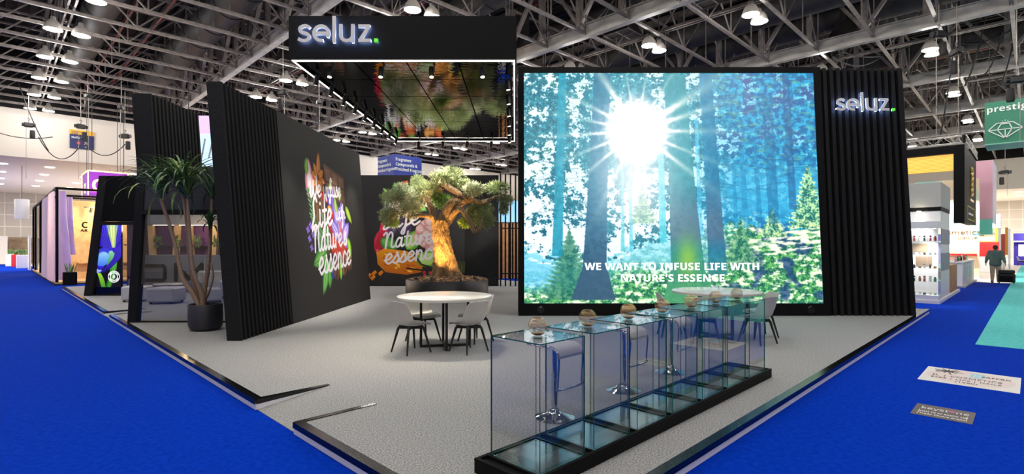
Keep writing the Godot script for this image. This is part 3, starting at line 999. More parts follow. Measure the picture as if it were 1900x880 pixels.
# ---- glazed front of the lounge on the left
func facade() -> void:
	textured(mat("fascia_grey", Color(1, 1, 1), 0.6), grain(128, 0.05, [rgb(44, 43, 50), rgb(52, 51, 58)], 41), 0.6)
	var y0 := PL + 0.001
	var t := thing("lounge_glazing", "black-framed glazed lounge front behind the potted dracaena", "glazed wall", Vector3(0, 0, -11.05))
	var b := MB.new()
	b.hexa([Vector3(-8.16, y0, 0), Vector3(-7.98, y0, 0), Vector3(-7.98, y0, -0.16), Vector3(-8.16, y0, -0.16), Vector3(-7.95, 3.42, 0), Vector3(-7.77, 3.42, 0), Vector3(-7.77, 3.42, -0.16), Vector3(-7.95, 3.42, -0.16)])
	part(t, "post", b, M.stand_black)
	part(t, "fascia", one_box(Vector3(2.85, 0.92, 0.12), Vector3(-6.4, 2.96, -0.08)), M.fascia_grey)
	part(t, "head_beam", one_box(Vector3(2.9, 0.1, 0.16), Vector3(-6.42, 2.45, -0.06)), M.stand_black)
	part(t, "sill", one_box(Vector3(3.0, 0.03, 0.06), Vector3(-6.48, y0 + 0.015, -0.05)), M.stand_black)
	b = MB.new(); b.hexa([Vector3(-7.97, y0 + 0.03, -0.045), Vector3(-6.56, y0 + 0.03, -0.045), Vector3(-6.56, y0 + 0.03, -0.055), Vector3(-7.97, y0 + 0.03, -0.055), Vector3(-7.83, 2.4, -0.045), Vector3(-6.56, 2.4, -0.045), Vector3(-6.56, 2.4, -0.055), Vector3(-7.83, 2.4, -0.055)])
	part(t, "pane", b, M.dark_glass)
	part(t, "pane", one_box(Vector3(1.55, 2.27, 0.01), Vector3(-5.77, y0 + 1.165, -0.05)), M.dark_glass)
	# slatted tower over the lounge
	var s := thing("slatted_tower", "black slatted block rising above the lounge front", "wall panel")
	var f := func(x: float, y: float, z: float) -> Vector3: return Vector3(x - 0.07 * (y - 2.5), y, z)
	b = MB.new()
	b.hexa([f.call(-8.0, 2.5, -11.25), f.call(-7.66, 2.5, -11.25), f.call(-7.66, 2.5, -12.95), f.call(-8.0, 2.5, -12.95), f.call(-8.0, 5.0, -11.25), f.call(-7.66, 5.0, -11.25), f.call(-7.66, 5.0, -12.95), f.call(-8.0, 5.0, -12.95)])
	part(s, "wall_body", b, M.frame_black)
	b = MB.new()
	b.hexa([f.call(-8.0, 2.5, -11.2), f.call(-7.6, 2.5, -11.2), f.call(-7.6, 2.5, -11.26), f.call(-8.0, 2.5, -11.26), f.call(-8.0, 5.01, -11.2), f.call(-7.6, 5.01, -11.2), f.call(-7.6, 5.01, -11.26), f.call(-8.0, 5.01, -11.26)])
	part(s, "end_board", b, M.stand_black)
	for i in 13:
		b = MB.new()
		var z := -11.32 - i * 0.128
		b.hexa([f.call(-7.67, 2.5, z), f.call(-7.6, 2.5, z), f.call(-7.6, 2.5, z - 0.065), f.call(-7.67, 2.5, z - 0.065), f.call(-7.67, 5.01, z), f.call(-7.6, 5.01, z), f.call(-7.6, 5.01, z - 0.065), f.call(-7.67, 5.01, z - 0.065)])
		part(s, "slat", b, M.slat_black)
	# farther unit with the flower screen
	var q := thing("flower_screen_unit", "black leaning frame holding the iris flower screen", "display unit", Vector3(0, 0, -16.9))
	b = MB.new()
	b.hexa([Vector3(-13.89, y0, 0), Vector3(-13.64, y0, 0), Vector3(-13.64, y0, -0.2), Vector3(-13.89, y0, -0.2), Vector3(-13.4, 4.0, 0), Vector3(-13.15, 4.0, 0), Vector3(-13.15, 4.0, -0.2), Vector3(-13.4, 4.0, -0.2)])
	part(q, "post", b, M.stand_black)
	b = MB.new()
	b.hexa([Vector3(-13.36, 2.52, -0.03), Vector3(-12.0, 2.52, -0.03), Vector3(-12.0, 2.52, -0.17), Vector3(-13.36, 2.52, -0.17), Vector3(-13.17, 4.0, -0.03), Vector3(-12.0, 4.0, -0.03), Vector3(-12.0, 4.0, -0.17), Vector3(-13.17, 4.0, -0.17)])
	part(q, "upper_panel", b, M.frame_black)
	part(q, "head_beam", one_box(Vector3(1.4, 0.1, 0.2), Vector3(-12.66, 2.46, -0.1)), M.stand_black)
	part(q, "sill", one_box(Vector3(1.75, 0.03, 0.1), Vector3(-12.78, y0 + 0.015, -0.1)), M.stand_black)
	b = MB.new(); b.box(Vector3(-12.35, 1.27, -0.1), Vector3(0.75, 2.28, 0.012))
	part(q, "pane", b, M.dark_glass)
	b = MB.new(); b.box(Vector3(-13.2, y0 + 0.16, -0.1), Vector3(0.9, 0.26, 0.02))
	part(q, "plinth_panel", b, M.gloss_black)
	b = MB.new()
	b.hexa([Vector3(-13.6, 0.37, -0.09), Vector3(-12.73, 0.37, -0.09), Vector3(-12.73, 0.37, -0.15), Vector3(-13.6, 0.37, -0.15), Vector3(-13.37, 2.41, -0.09), Vector3(-12.73, 2.41, -0.09), Vector3(-12.73, 2.41, -0.15), Vector3(-13.37, 2.41, -0.15)])
	part(q, "screen_housing", b, M.gloss_black)
	var fm := mat("iris_screen", Color(0, 0, 0), 0.3)
	fm.emission_enabled = true
	fm.emission_operator = BaseMaterial3D.EMISSION_OP_MULTIPLY
	fm.emission = Color.WHITE
	fm.emission_texture = ImageTexture.create_from_image(iris_picture(230, 600))
	fm.emission_energy_multiplier = 1.0
	b = MB.new()
	b.quad(Vector3(-13.59, 0.38, -0.085), Vector3(-12.74, 0.38, -0.085), Vector3(-12.74, 2.4, -0.085), Vector3(-13.36, 2.4, -0.085), Vector3(0, 0, 1), Vector2(0, 1), Vector2(1, 1), Vector2(1, 0), Vector2(0.26, 0))
	var scr := part(q, "flower_screen", b, fm)
	tag(scr, "bright screen showing a blue iris flower with a round white logo")
	glow("logo_glow", Color(1, 1, 1), 1.0)
	var ring := MB.new()
	for r in [0.185, 0.115]:
		var pts := []
		for i in 33: pts.append(Vector3(cos(TAU * i / 32) * r, sin(TAU * i / 32) * r, 0))
		ring.tube(pts, 0.007, 5, false)
	for x in [[-0.03, 0.05], [0.0, 0.075], [0.03, 0.05]]: ring.box(Vector3(x[0], 0, 0), Vector3(0.012, x[1] * 2, 0.006))
	var lg := part(scr, "round_logo", ring, M.logo_glow, Vector3(-12.97, 0.72, -0.078))
	var word := "SMAJIANT"
	for k in 2:
		for i in 8:
			var a := (PI * 0.5 + 1.15 - i * 0.33) + k * PI
			text(lg, "letter", word[i], 0.045, M.logo_glow, Vector3(cos(a) * 0.15, sin(a) * 0.15, 0), Basis(Vector3.BACK, a - PI / 2), true, 0.003)
	area(Vector3(-13.1, 1.4, -16.9), Basis(Vector3.UP, PI), Vector2(0.75, 1.9), Color(0.4, 0.4, 1.0), 0.25)
	lounge()


func pouf(s: Vector3, at: Vector3, turn: float, label: String) -> void:
	var t := thing("ottoman", label, "ottoman", at, turn, "white ottomans in the lounge")
	part(t, "cushion", one_box(Vector3(s.x, s.y - 0.05, s.z), Vector3(0, s.y / 2 + 0.025, 0), 0.04), M.white_leather)
	for x in [-1, 1]:
		for z in [-1, 1]:
			part(t, "foot", one_box(Vector3(0.05, 0.05, 0.05), Vector3(x * s.x * 0.38, 0.025, z * s.z * 0.38)), M.black_wood)


func lounge() -> void:
	mat("white_leather", rgb(196, 196, 204), 0.45)
	mat("grey_partition", rgb(128, 132, 146), 0.6)
	mat("purple_panel", rgb(92, 48, 110), 0.6)
	textured(mat("light_wood", Color(1, 1, 1), 0.5), grain(256, 0.02, [rgb(200, 160, 108), rgb(218, 182, 132), rgb(228, 196, 150)], 33, 4), 0.5)
	var y := PL + 0.001
	pouf(Vector3(0.72, 0.45, 0.72), Vector3(-9.8, y, -14.8), 0.1, "square white ottoman nearest the lounge glass")
	pouf(Vector3(0.6, 0.45, 0.6), Vector3(-11.0, y, -15.3), 0.2, "white ottoman at the edge of the lounge by the glass post")
	pouf(Vector3(1.3, 0.42, 0.7), Vector3(-9.05, y, -16.2), 0.0, "long white ottoman beside the white lounge armchair")
	pouf(Vector3(0.6, 0.45, 0.6), Vector3(-13.2, y, -18.6), 0.0, "white ottoman behind the iris flower screen")
	var a := thing("lounge_armchair", "white armchair with a square back in the lounge", "armchair", Vector3(-8.75, y, -15.1), 0.5)
	part(a, "seat", one_box(Vector3(0.62, 0.36, 0.6), Vector3(0, 0.23, 0), 0.04), M.white_leather)
	part(a, "backrest", one_box(Vector3(0.62, 0.55, 0.12), Vector3(0, 0.62, -0.26), 0.05), M.white_leather)
	for s in [-1, 1]: part(a, "armrest", one_box(Vector3(0.1, 0.3, 0.5), Vector3(s * 0.29, 0.45, 0.02), 0.03), M.white_leather)
	for x in [-1, 1]:
		for z in [-1, 1]: part(a, "leg", one_box(Vector3(0.04, 0.05, 0.04), Vector3(x * 0.26, 0.025, z * 0.24)), M.black_wood)
	var ct := thing("coffee_table", "low round white coffee table among the ottomans", "table", Vector3(-10.9, y, -16.6))
	var b := MB.new(); b.lathe([Vector2(0, 0.42), Vector2(0.44, 0.42), Vector2(0.45, 0.41), Vector2(0.45, 0.39), Vector2(0.0, 0.39)], 28)
	part(ct, "tabletop", b, M.white_gloss)
	b = MB.new(); b.lathe([Vector2(0.24, 0), Vector2(0.24, 0.015), Vector2(0.035, 0.03), Vector2(0.035, 0.39)], 18)
	part(ct, "pedestal", b, M.black_wood)
	var p := thing("lounge_partition", "grey low partition with big black letters inside the lounge", "partition", Vector3(-11.0, y, -18.2))
	part(p, "panel", one_box(Vector3(4.6, 1.3, 0.1), Vector3(0, 0.65, 0), 0.01), M.grey_partition)
	var k := MB.new()
	# a thick rounded D and an M
	var pl := PackedVector2Array([Vector2(-0.5, 0.06), Vector2(0.1, 0.06), Vector2(0.36, 0.06), Vector2(0.42, 0.14), Vector2(0.42, 0.48), Vector2(0.36, 0.56), Vector2(-0.5, 0.56)])
	for q in Geometry2D.offset_polyline(pl, 0.06, Geometry2D.JOIN_ROUND, Geometry2D.END_BUTT): k.prism(q, 0.05, 0.07, Transform3D(Basis(), Vector3(-1.5, 0.36, 0)))
	part(p, "letter", k, M.frame_black)
	k = MB.new()
	for q in Geometry2D.offset_polyline(PackedVector2Array([Vector2(0, 0), Vector2(0, 0.6), Vector2(0.45, 0.12), Vector2(0.9, 0.6), Vector2(0.9, 0)]), 0.065, Geometry2D.JOIN_MITER, Geometry2D.END_BUTT): k.prism(q, 0.05, 0.07, Transform3D(Basis(), Vector3(-0.7, 0.36, 0)))
	part(p, "letter", k, M.frame_black)
	var w := thing("lounge_shelf_wall", "purple shelf wall with slanting cream posts at the back of the lounge", "shelf", Vector3(-12.2, y, -19.6))
	part(w, "back_panel", one_box(Vector3(4.8, 2.4, 0.08), Vector3(0, 1.2, -0.2)), M.purple_panel)
	part(w, "header", one_box(Vector3(4.8, 0.75, 0.5), Vector3(0, 2.78, -0.05)), M.grey_partition)
	for i in 6:
		b = MB.new()
		var x := -1.9 + i * 0.72
		var sl := 0.14 if i % 2 == 0 else -0.14
		b.hexa([Vector3(x - 0.09, 0, 0.15), Vector3(x + 0.09, 0, 0.15), Vector3(x + 0.09, 0, 0.0), Vector3(x - 0.09, 0, 0.0), Vector3(x - 0.09 + sl, 2.4, 0.15), Vector3(x + 0.09 + sl, 2.4, 0.15), Vector3(x + 0.09 + sl, 2.4, 0.0), Vector3(x - 0.09 + sl, 2.4, 0.0)])
		part(w, "post", b, M.light_wood)
	for h in [0.9, 1.65]: part(w, "shelf_board", one_box(Vector3(4.6, 0.04, 0.3), Vector3(0, h, -0.02)), M.purple_panel)
	part(w, "strip_light", one_box(Vector3(3.2, 0.02, 0.05), Vector3(0.4, 2.39, 0.12)), M.led_strip)
	for i in 5:
		var lv := MB.new()
		for j in 26: lv.ellipsoid(Vector3(rng.randf_range(-0.14, 0.14), rng.randf_range(-0.3, 0.1), rng.randf_range(-0.05, 0.08)), Vector3(0.035, 0.06, 0.02), Basis(Vector3.UP, rng.randf() * 3.0), 6, 4)
		tag(part(self, "trailing_plant", lv, M.get("leaf_mid", leaf_mats()), Vector3(-13.9 + i * 0.72, 1.98, -19.45)), "trailing green plant on the %s bay of the lounge shelf wall" % ["first", "second", "third", "fourth", "fifth"][i], "plant", "plants on the lounge shelves")
	omni(Vector3(-11.6, 2.35, -18.7), Color(1, 0.86, 0.66), 1.6, 0.15)


func leaf_mats() -> StandardMaterial3D:
	if not M.has("leaf_mid"):
		for e in [["leaf_dark", rgb(44, 78, 40)], ["leaf_mid", rgb(80, 116, 58)], ["leaf_tip", rgb(138, 156, 92)]]:
			var m := mat(e[0], e[1], 0.5)
			m.backlight_enabled = true
			m.backlight = e[1] * 0.4
	return M.leaf_mid


# ---- flat pictures: the forest on the big screen, the iris, the printed bouquets
class Painter:
	var im: Image
	var k := 1.0
	var o := Vector2.ZERO

	func _init(w: int, h: int, bg: Color) -> void:
		im = Image.create(w, h, false, Image.FORMAT_RGB8)
		im.fill(bg)

	func to(p: Vector2) -> Vector2:
		return o + p * k

	func poly(pts: Array, c0: Color, c1 = null) -> void:
		var q := PackedVector2Array()
		var lo := 1e9
		var hi := -1e9
		for p in pts:
			var s := to(p)
			q.append(s)
			lo = minf(lo, s.y); hi = maxf(hi, s.y)
		for y in range(maxi(0, int(lo)), mini(im.get_height() - 1, int(hi)) + 1):
			var xs := []
			for i in q.size():
				var a := q[i]
				var b := q[(i + 1) % q.size()]
				if (a.y <= y + 0.5) != (b.y <= y + 0.5):
					xs.append(a.x + (y + 0.5 - a.y) / (b.y - a.y) * (b.x - a.x))
			xs.sort()
			var c: Color = c0 if c1 == null else c0.lerp(c1, clampf((y - lo) / maxf(1.0, hi - lo), 0, 1))
			for i in range(0, xs.size() - 1, 2):
				var x0 := maxi(0, int(round(xs[i])))
				var x1 := mini(im.get_width(), int(round(xs[i + 1])))
				if x1 > x0: im.fill_rect(Rect2i(x0, y, x1 - x0, 1), c)

	func disc(c: Vector2, r: float, col: Color, c1 = null) -> void:
		var p := []
		for i in 20: p.append(c + Vector2(cos(TAU * i / 20), sin(TAU * i / 20)) * r)
		poly(p, col, c1)

	func oval(c: Vector2, r: Vector2, turn: float, col: Color, c1 = null) -> void:
		var p := []
		for i in 24: p.append(c + (Vector2(cos(TAU * i / 24) * r.x, sin(TAU * i / 24) * r.y)).rotated(turn))
		poly(p, col, c1)

	func stroke(pts: Array, r: float, col: Color) -> void:
		for i in pts.size() - 1:
			var a: Vector2 = pts[i]
			var b: Vector2 = pts[i + 1]
			var n := (b - a).orthogonal().normalized() * r
			poly([a + n, b + n, b - n, a - n], col)
			disc(b, r, col)
		disc(pts[0], r, col)

	func petal(a: Vector2, b: Vector2, w: float, c0: Color, c1: Color, vein = null, sharp := 0.8) -> void:
		var n := (b - a).orthogonal().normalized()
		for s in 3:
			var f := 1.0 - s * 0.28
			var l := []
			var r := []
			for i in 11:
				var t := i / 10.0
				var q := w * f * pow(sin(PI * pow(t, sharp)), 0.8)
				var p := a.lerp(b, 0.04 * s + t * (1.0 - 0.08 * s))
				l.append(p + n * q); r.push_front(p - n * q)
			poly(l + r, c0.lerp(c1, s / 2.0))
		if vein != null: stroke([a, b], w * 0.06, vein)


func smooth(a: float, b: float, x: float) -> float:
	var t := clampf((x - a) / (b - a), 0.0, 1.0)
	return t * t * (3.0 - 2.0 * t)


func noise_bytes(w: int, h: int, freq: float, sd: int, oct: int, kind := FastNoiseLite.TYPE_SIMPLEX_SMOOTH, sx := 1, sy := 1) -> PackedByteArray:
	var f := FastNoiseLite.new()
	f.seed = sd; f.frequency = freq; f.fractal_octaves = oct; f.noise_type = kind
	var im := f.get_image(w / sx, h / sy)
	im.convert(Image.FORMAT_L8)
	im.resize(w, h, Image.INTERPOLATE_BILINEAR)
	return im.get_data()


func forest_picture(w: int, h: int) -> Image:
	var nb := noise_bytes(w, h, 0.010, 1, 4)
	var nf := noise_bytes(w, h, 0.045, 2, 4)
	var nz := noise_bytes(w, h, 0.14, 4, 3)
	var nh := noise_bytes(w, h, 0.06, 3, 4, FastNoiseLite.TYPE_SIMPLEX_SMOOTH, 3, 1)
	var out := PackedByteArray()
	out.resize(w * h * 3)
	# trunks: x at top, x at bottom, half width top, bottom, top y, bottom y, colour, strength
	var tr := [
		[0.905, 0.912, 0.012, 0.012, 0.0, 0.6, Vector3(24, 84, 140), 0.55], [0.838, 0.846, 0.018, 0.018, 0.1, 0.66, Vector3(20, 100, 150), 0.5],
		[0.715, 0.718, 0.006, 0.008, 0.4, 0.68, Vector3(20, 130, 180), 0.6], [0.745, 0.752, 0.008, 0.010, 0.35, 0.68, Vector3(20, 130, 180), 0.55], [0.79, 0.80, 0.007, 0.009, 0.3, 0.68, Vector3(24, 120, 170), 0.5],
		[0.337, 0.333, 0.004, 0.007, 0.36, 0.78, Vector3(60, 190, 200), 0.75], [0.362, 0.362, 0.005, 0.006, 0.33, 0.78, Vector3(70, 190, 214), 0.75],
		[0.468, 0.470, 0.010, 0.012, 0.30, 0.74, Vector3(70, 200, 216), 0.9], [0.592, 0.597, 0.006, 0.008, 0.2, 0.72, Vector3(70, 190, 230), 0.6],
		[0.135, 0.112, 0.013, 0.018, 0.0, 0.80, Vector3(16, 140, 168), 0.88], [0.272, 0.232, 0.029, 0.044, 0.0, 0.985, Vector3(22, 90, 124), 0.95],
		[0.520, 0.556, 0.038, 0.064, 0.0, 1.0, Vector3(24, 122, 134), 0.95], [0.628, 0.652, 0.022, 0.032, 0.0, 0.88, Vector3(20, 108, 152), 0.93]]
	# boughs: dark thin lines with drooping needles below them
	var bough := PackedByteArray()
	bough.resize(w * h)
	var r := RandomNumberGenerator.new()
	r.seed = 9
	for n in 120:
		var right := r.randf() < 0.62
		var x := r.randf_range(0.55, 0.95) if right else r.randf_range(0.02, 0.48)
		var y := r.randf_range(0.0, 0.56 if right else 0.66)
		var dir := 1.0 if r.randf() < (0.75 if right else 0.4) else -1.0
		var slope := r.randf_range(-0.35, 0.10)
		var len := r.randf_range(0.06, 0.22)
		var steps := int(len * w)
		for k in steps:
			var q := float(k) / steps
			var px := int((x + dir * q * len) * w)
			var py := int((y + slope * q * len + 0.05 * q * q) * h)
			if px < 0 or px >= w or py < 0 or py >= h - 8: continue
			bough[py * w + px] = 255
			if q < 0.5: bough[(py + 1) * w + px] = 200
			var tuft := int(r.randf() * 7.0 * (1.0 - q))
			for d in range(2, tuft): bough[(py + d) * w + px] = maxi(bough[(py + d) * w + px], 110)
	# rays by angle
	var ray := PackedFloat32Array()
	ray.resize(720)
	for e in [[-152, 5, 0.6], [-122, 7, 1.0], [-100, 3, 0.5], [-80, 3, 0.5], [-58, 3, 0.5], [-33, 8, 1.1], [-18, 6, 0.8], [0, 5, 0.7], [22, 4, 0.6], [38, 5, 0.8], [116, 4, 0.5], [140, 4, 0.6], [158, 4, 0.6], [176, 4, 0.8], [-168, 4, 0.5]]:
		for i in 720:
			var df: float = absf(wrapf(i * 0.5 - e[0], -180, 180)) / (e[1] * 0.5)
			ray[i] += e[2] * exp(-df * df)
	# young spruces: x, top, bottom, half width at foot, brightness
	var sp := [[0.152, 0.68, 0.985, 0.12, 0.25], [0.965, 0.40, 0.68, 0.09, 1.0], [0.73, 0.64, 0.86, 0.09, 0.5], [0.84, 0.59, 0.72, 0.06, 0.9], [0.40, 0.50, 0.66, 0.06, 0.7]]
	for j in h:
		var y := float(j) / h
		var sy := y - 0.257
		var hit := PackedInt32Array()
		hit.resize(w)
		hit.fill(-1)
		for n in tr.size():
			var t: Array = tr[n]
			if y > t[4] and y < t[5]:
				var q: float = (y - t[4]) / (t[5] - t[4])
				var hw: float = lerpf(t[2], t[3], q * q)
				if t[3] > 0.035 and q > 0.86: hw += (q - 0.86) * 0.22
				var xc: float = lerpf(t[0], t[1], q)
				for i in range(maxi(0, int((xc - hw) * w)), mini(w, int((xc + hw) * w))): hit[i] = n
		var near := []
		for s in sp:
			if y > s[1] and y < s[2]: near.append([s[0], s[3] * (y - s[1]) / (s[2] - s[1]), s[4]])
		for i in w:
			var x := float(i) / w
			var at := j * w + i
			var b := nb[at] / 255.0
			var f := nf[at] / 255.0
			var z := nz[at] / 255.0
			var g := nh[at] / 255.0
			var rx := (x - 0.387) * 1.27
			var rr := sqrt(rx * rx + sy * sy)
			var right := smooth(0.50, 0.78, x)
			var leaf := f * 0.5 + z * 0.5
			# canopy: teal on the left, blue with violet and olive on the right
			var col := Vector3(10, 92, 114).lerp(Vector3(50, 158, 176), smooth(0.34, 0.7, leaf))
			col = col.lerp(Vector3(60, 140, 104), 0.5 * smooth(0.55, 0.75, b) * (1.0 - right))
			var rc := Vector3(16, 104, 166).lerp(Vector3(40, 176, 216), smooth(0.34, 0.68, f * 0.7 + z * 0.3))
			rc = rc.lerp(Vector3(72, 86, 150), 0.65 * smooth(0.5, 0.68, b) * (1.0 - smooth(0.2, 0.5, y)))
			rc = rc.lerp(Vector3(130, 190, 150), 0.5 * smooth(0.58, 0.75, g) * (1.0 - smooth(0.4, 0.6, y)))
			col = col.lerp(rc, right)
			var air := Vector3(238, 250, 255).lerp(Vector3(120, 212, 240), right)
			var open := smooth(0.28, 0.72, y) * (1.0 - 0.7 * right)
			var v := b * 0.36 + f * 0.30 + z * 0.18 + g * 0.16
			var th := 0.535 + right * 0.055 - open * 0.11
			col = col.lerp(air, smooth(th, th + 0.035, v))
			# misty blue depth on the right
			col = col.lerp(Vector3(70, 188, 230), 0.7 * right * smooth(0.34, 0.5, y) * (1.0 - smooth(0.58, 0.7, y)))
			# undergrowth
			var edge := 0.76 + 0.05 * sin(x * 9.0) - 0.15 * right
			var ground := smooth(edge, edge + 0.04, y + (g - 0.5) * 0.14)
			if ground > 0.0:
				var gc := Vector3(24, 98, 84).lerp(Vector3(104, 192, 104), smooth(0.34, 0.62, leaf))
				gc = gc.lerp(Vector3(244, 255, 220), smooth(0.48, 0.66, g * 0.55 + f * 0.35 + z * 0.10))
				gc = gc.lerp(Vector3(26, 62, 120), smooth(0.52, 0.66, b) * right * 0.75)
				gc = gc.lerp(Vector3(110, 206, 250), (1.0 - smooth(0.16, 0.36, x)) * 0.8 * (1.0 - smooth(0.9, 0.98, y)))
				gc = gc.lerp(Vector3(140, 222, 250), (1.0 - smooth(0.80, 0.9, y)) * (1.0 - right) * 0.75)
				if x > 0.66 and y > 0.62 and y < 0.80 - (x - 0.8) * 0.2: gc = gc.lerp(Vector3(255, 253, 232), smooth(0.36, 0.58, g) * smooth(0.74, 0.84, x) * 0.9)
				col = col.lerp(gc, ground)
			for s in near:
				var dxs := absf(x - s[0])
				if dxs < s[1] * 1.2:
					var hw: float = s[1] * (0.5 + 0.4 * absf(sin(y * 150.0 + dxs * 60.0)) + 0.6 * (z - 0.5))
					if dxs < hw:
						col = col.lerp(Vector3(10, 96, 84).lerp(Vector3(214, 246, 168), smooth(0.36, 0.66, leaf) * s[2] + 0.2 * dxs / hw), 0.85)
			var bo := bough[at] / 255.0 * (1.0 - ground)
			col = col.lerp(Vector3(20, 84, 108).lerp(Vector3(30, 84, 134), right), bo * 0.6)
			if hit[i] >= 0:
				var t: Array = tr[hit[i]]
				var tc: Vector3 = t[6] * (0.86 + 0.32 * (f * 0.6 + z * 0.4))
				if t[3] > 0.028 and t[0] > 0.5:
					tc = tc.lerp(Vector3(92, 104, 128), smooth(0.42, 0.66, y) * (1.0 - smooth(0.7, 0.8, y)) * 0.7)
					tc = tc.lerp(Vector3(136, 190, 66), exp(-pow((y - 0.80) / 0.08, 2.0) - pow((x - 0.55) / 0.035, 2.0)) * 0.8 + smooth(0.7, 1.0, y) * 0.45)
				tc = tc.lerp(Vector3(70, 84, 110), smooth(0.5, 0.95, y) * 0.65 * (1.0 if t[3] > 0.04 and t[0] < 0.5 else 0.0))
				col = col.lerp(tc, t[7])
			# sun, rays, falling light
			var fall := exp(-pow((x - 0.375) / 0.125, 2.0)) * smooth(0.28, 0.48, y) * (1.0 - smooth(0.50, 0.82, y))
			var ang := int(fposmod(rad_to_deg(atan2(sy, rx)), 360.0) * 2.0) % 720
			col = col.lerp(Vector3(150, 220, 244), 0.36 * exp(-pow(rr / 0.40, 2.0)))
			var hot := exp(-pow(rr / (0.128 + 0.05 * ray[ang] + 0.03 * (f - 0.5)), 4.0)) * 1.5 + exp(-pow(rr / 0.20, 2.0)) * 0.42 + fall * 0.66
			if rr < 0.7:
				var ry := ray[ang] * exp(-pow(rr / 0.30, 2.0))
				hot += ry * 0.6
				col = col.lerp(Vector3(226, 240, 190), clampf(ry * 0.45, 0.0, 0.6))
			col = col.lerp(Vector3(255, 255, 255), clampf(hot, 0.0, 1.0))
			out[at * 3] = clampi(int(col.x), 0, 255); out[at * 3 + 1] = clampi(int(col.y), 0, 255); out[at * 3 + 2] = clampi(int(col.z), 0, 255)
	var im := Image.create_from_data(w, h, false, Image.FORMAT_RGB8, out)
	im.resize(w * 5 / 8, h * 5 / 8, Image.INTERPOLATE_LANCZOS)
	return im


func iris_picture(w: int, h: int) -> Image:
	var p := Painter.new(w, h, rgb(8, 8, 16))
	p.k = w / 100.0
	# green stem and leaf
	p.poly(spline([Vector2(60, 120), Vector2(82, 118), Vector2(84, 170), Vector2(72, 230), Vector2(58, 264), Vector2(40, 264), Vector2(56, 210)], 4), rgb(90, 190, 60), rgb(24, 90, 24))
	for i in 5: p.stroke(spline([Vector2(64 + i * 4, 130), Vector2(66 + i * 3.4, 180), Vector2(46 + i * 3, 262)], 5), 0.7, rgb(140, 220, 90) if i % 2 else rgb(40, 120, 36))
	p.poly(spline([Vector2(4, 186), Vector2(18, 196), Vector2(34, 228), Vector2(40, 264), Vector2(26, 264), Vector2(16, 226)], 4), rgb(190, 240, 60), rgb(60, 140, 30))
	# upper petals
	p.poly(spline([Vector2(0, -6), Vector2(100, -6), Vector2(100, 70), Vector2(86, 104), Vector2(60, 112), Vector2(30, 96), Vector2(0, 80)], 5), rgb(74, 56, 232), rgb(40, 20, 170))
	for i in 13: p.stroke(spline([Vector2(i * 4, 0), Vector2(10 + i * 3.6, 40), Vector2(34 + i * 2.2, 98)], 5), 0.55, rgb(34, 18, 150) if i % 2 else rgb(104, 88, 246))
	for i in 8: p.stroke(spline([Vector2(100, 4 + i * 8), Vector2(88, 40 + i * 5), Vector2(74, 98)], 5), 0.55, rgb(30, 14, 140) if i % 2 else rgb(96, 80, 240))
	# pale throat
	for i in 9:
		var f := i / 8.0
		p.poly(spline([Vector2(40 + 5 * f * 4, -6), Vector2(88 - 16 * f, -6), Vector2(82 - 7 * f, 46), Vector2(74 - 2 * f, 100), Vector2(60 + 5 * f, 70), Vector2(48 + 10 * f, 34)], 4), rgb(60, 110, 190).lerp(rgb(236, 250, 190), f), rgb(60, 150, 60).lerp(rgb(250, 250, 120), f))
	for i in 7: p.stroke(spline([Vector2(46 + i * 6.5, -2), Vector2(56 + i * 4, 44), Vector2(66 + i * 1.6, 96)], 5), 0.6, rgb(120, 180, 50) if i % 2 else rgb(255, 255, 236))
	# the fall: pale blue bowl with a dark rolled rim
	p.poly(spline([Vector2(-4, 112), Vector2(24, 98), Vector2(56, 100), Vector2(72, 112), Vector2(56, 146), Vector2(28, 184), Vector2(6, 196), Vector2(-4, 190)], 5), rgb(60, 60, 226), rgb(40, 30, 190))
	for i in 7:
		var f := i / 6.0
		p.oval(Vector2(24 + 6 * f, 140 + 4 * f), Vector2(26 - 3 * f, 34 - 3.4 * f), 0.5, rgb(54, 60, 220).lerp(rgb(150, 214, 255), f), rgb(40, 40, 200).lerp(rgb(70, 120, 240), f))
	p.poly(spline([Vector2(52, 112), Vector2(66, 108), Vector2(72, 128), Vector2(58, 160), Vector2(44, 168), Vector2(52, 140)], 4), rgb(150, 220, 190), rgb(50, 150, 70))
	p.poly(spline([Vector2(56, 96), Vector2(86, 92), Vector2(102, 80), Vector2(102, 126), Vector2(84, 156), Vector2(48, 190), Vector2(14, 202), Vector2(34, 182), Vector2(66, 146), Vector2(76, 118)], 5), rgb(64, 40, 214), rgb(28, 12, 130))
	for i in 7: p.stroke(spline([Vector2(80 + i * 3, 98), Vector2(78 + i * 3, 124 + i), Vector2(40 + i * 5, 182 - i * 2)], 5), 0.5, rgb(30, 14, 150) if i % 2 else rgb(90, 70, 236))
	p.poly(spline([Vector2(0, 178), Vector2(14, 188), Vector2(26, 190), Vector2(12, 202), Vector2(0, 196)], 4), rgb(220, 234, 255), rgb(120, 150, 250))
	return p.im


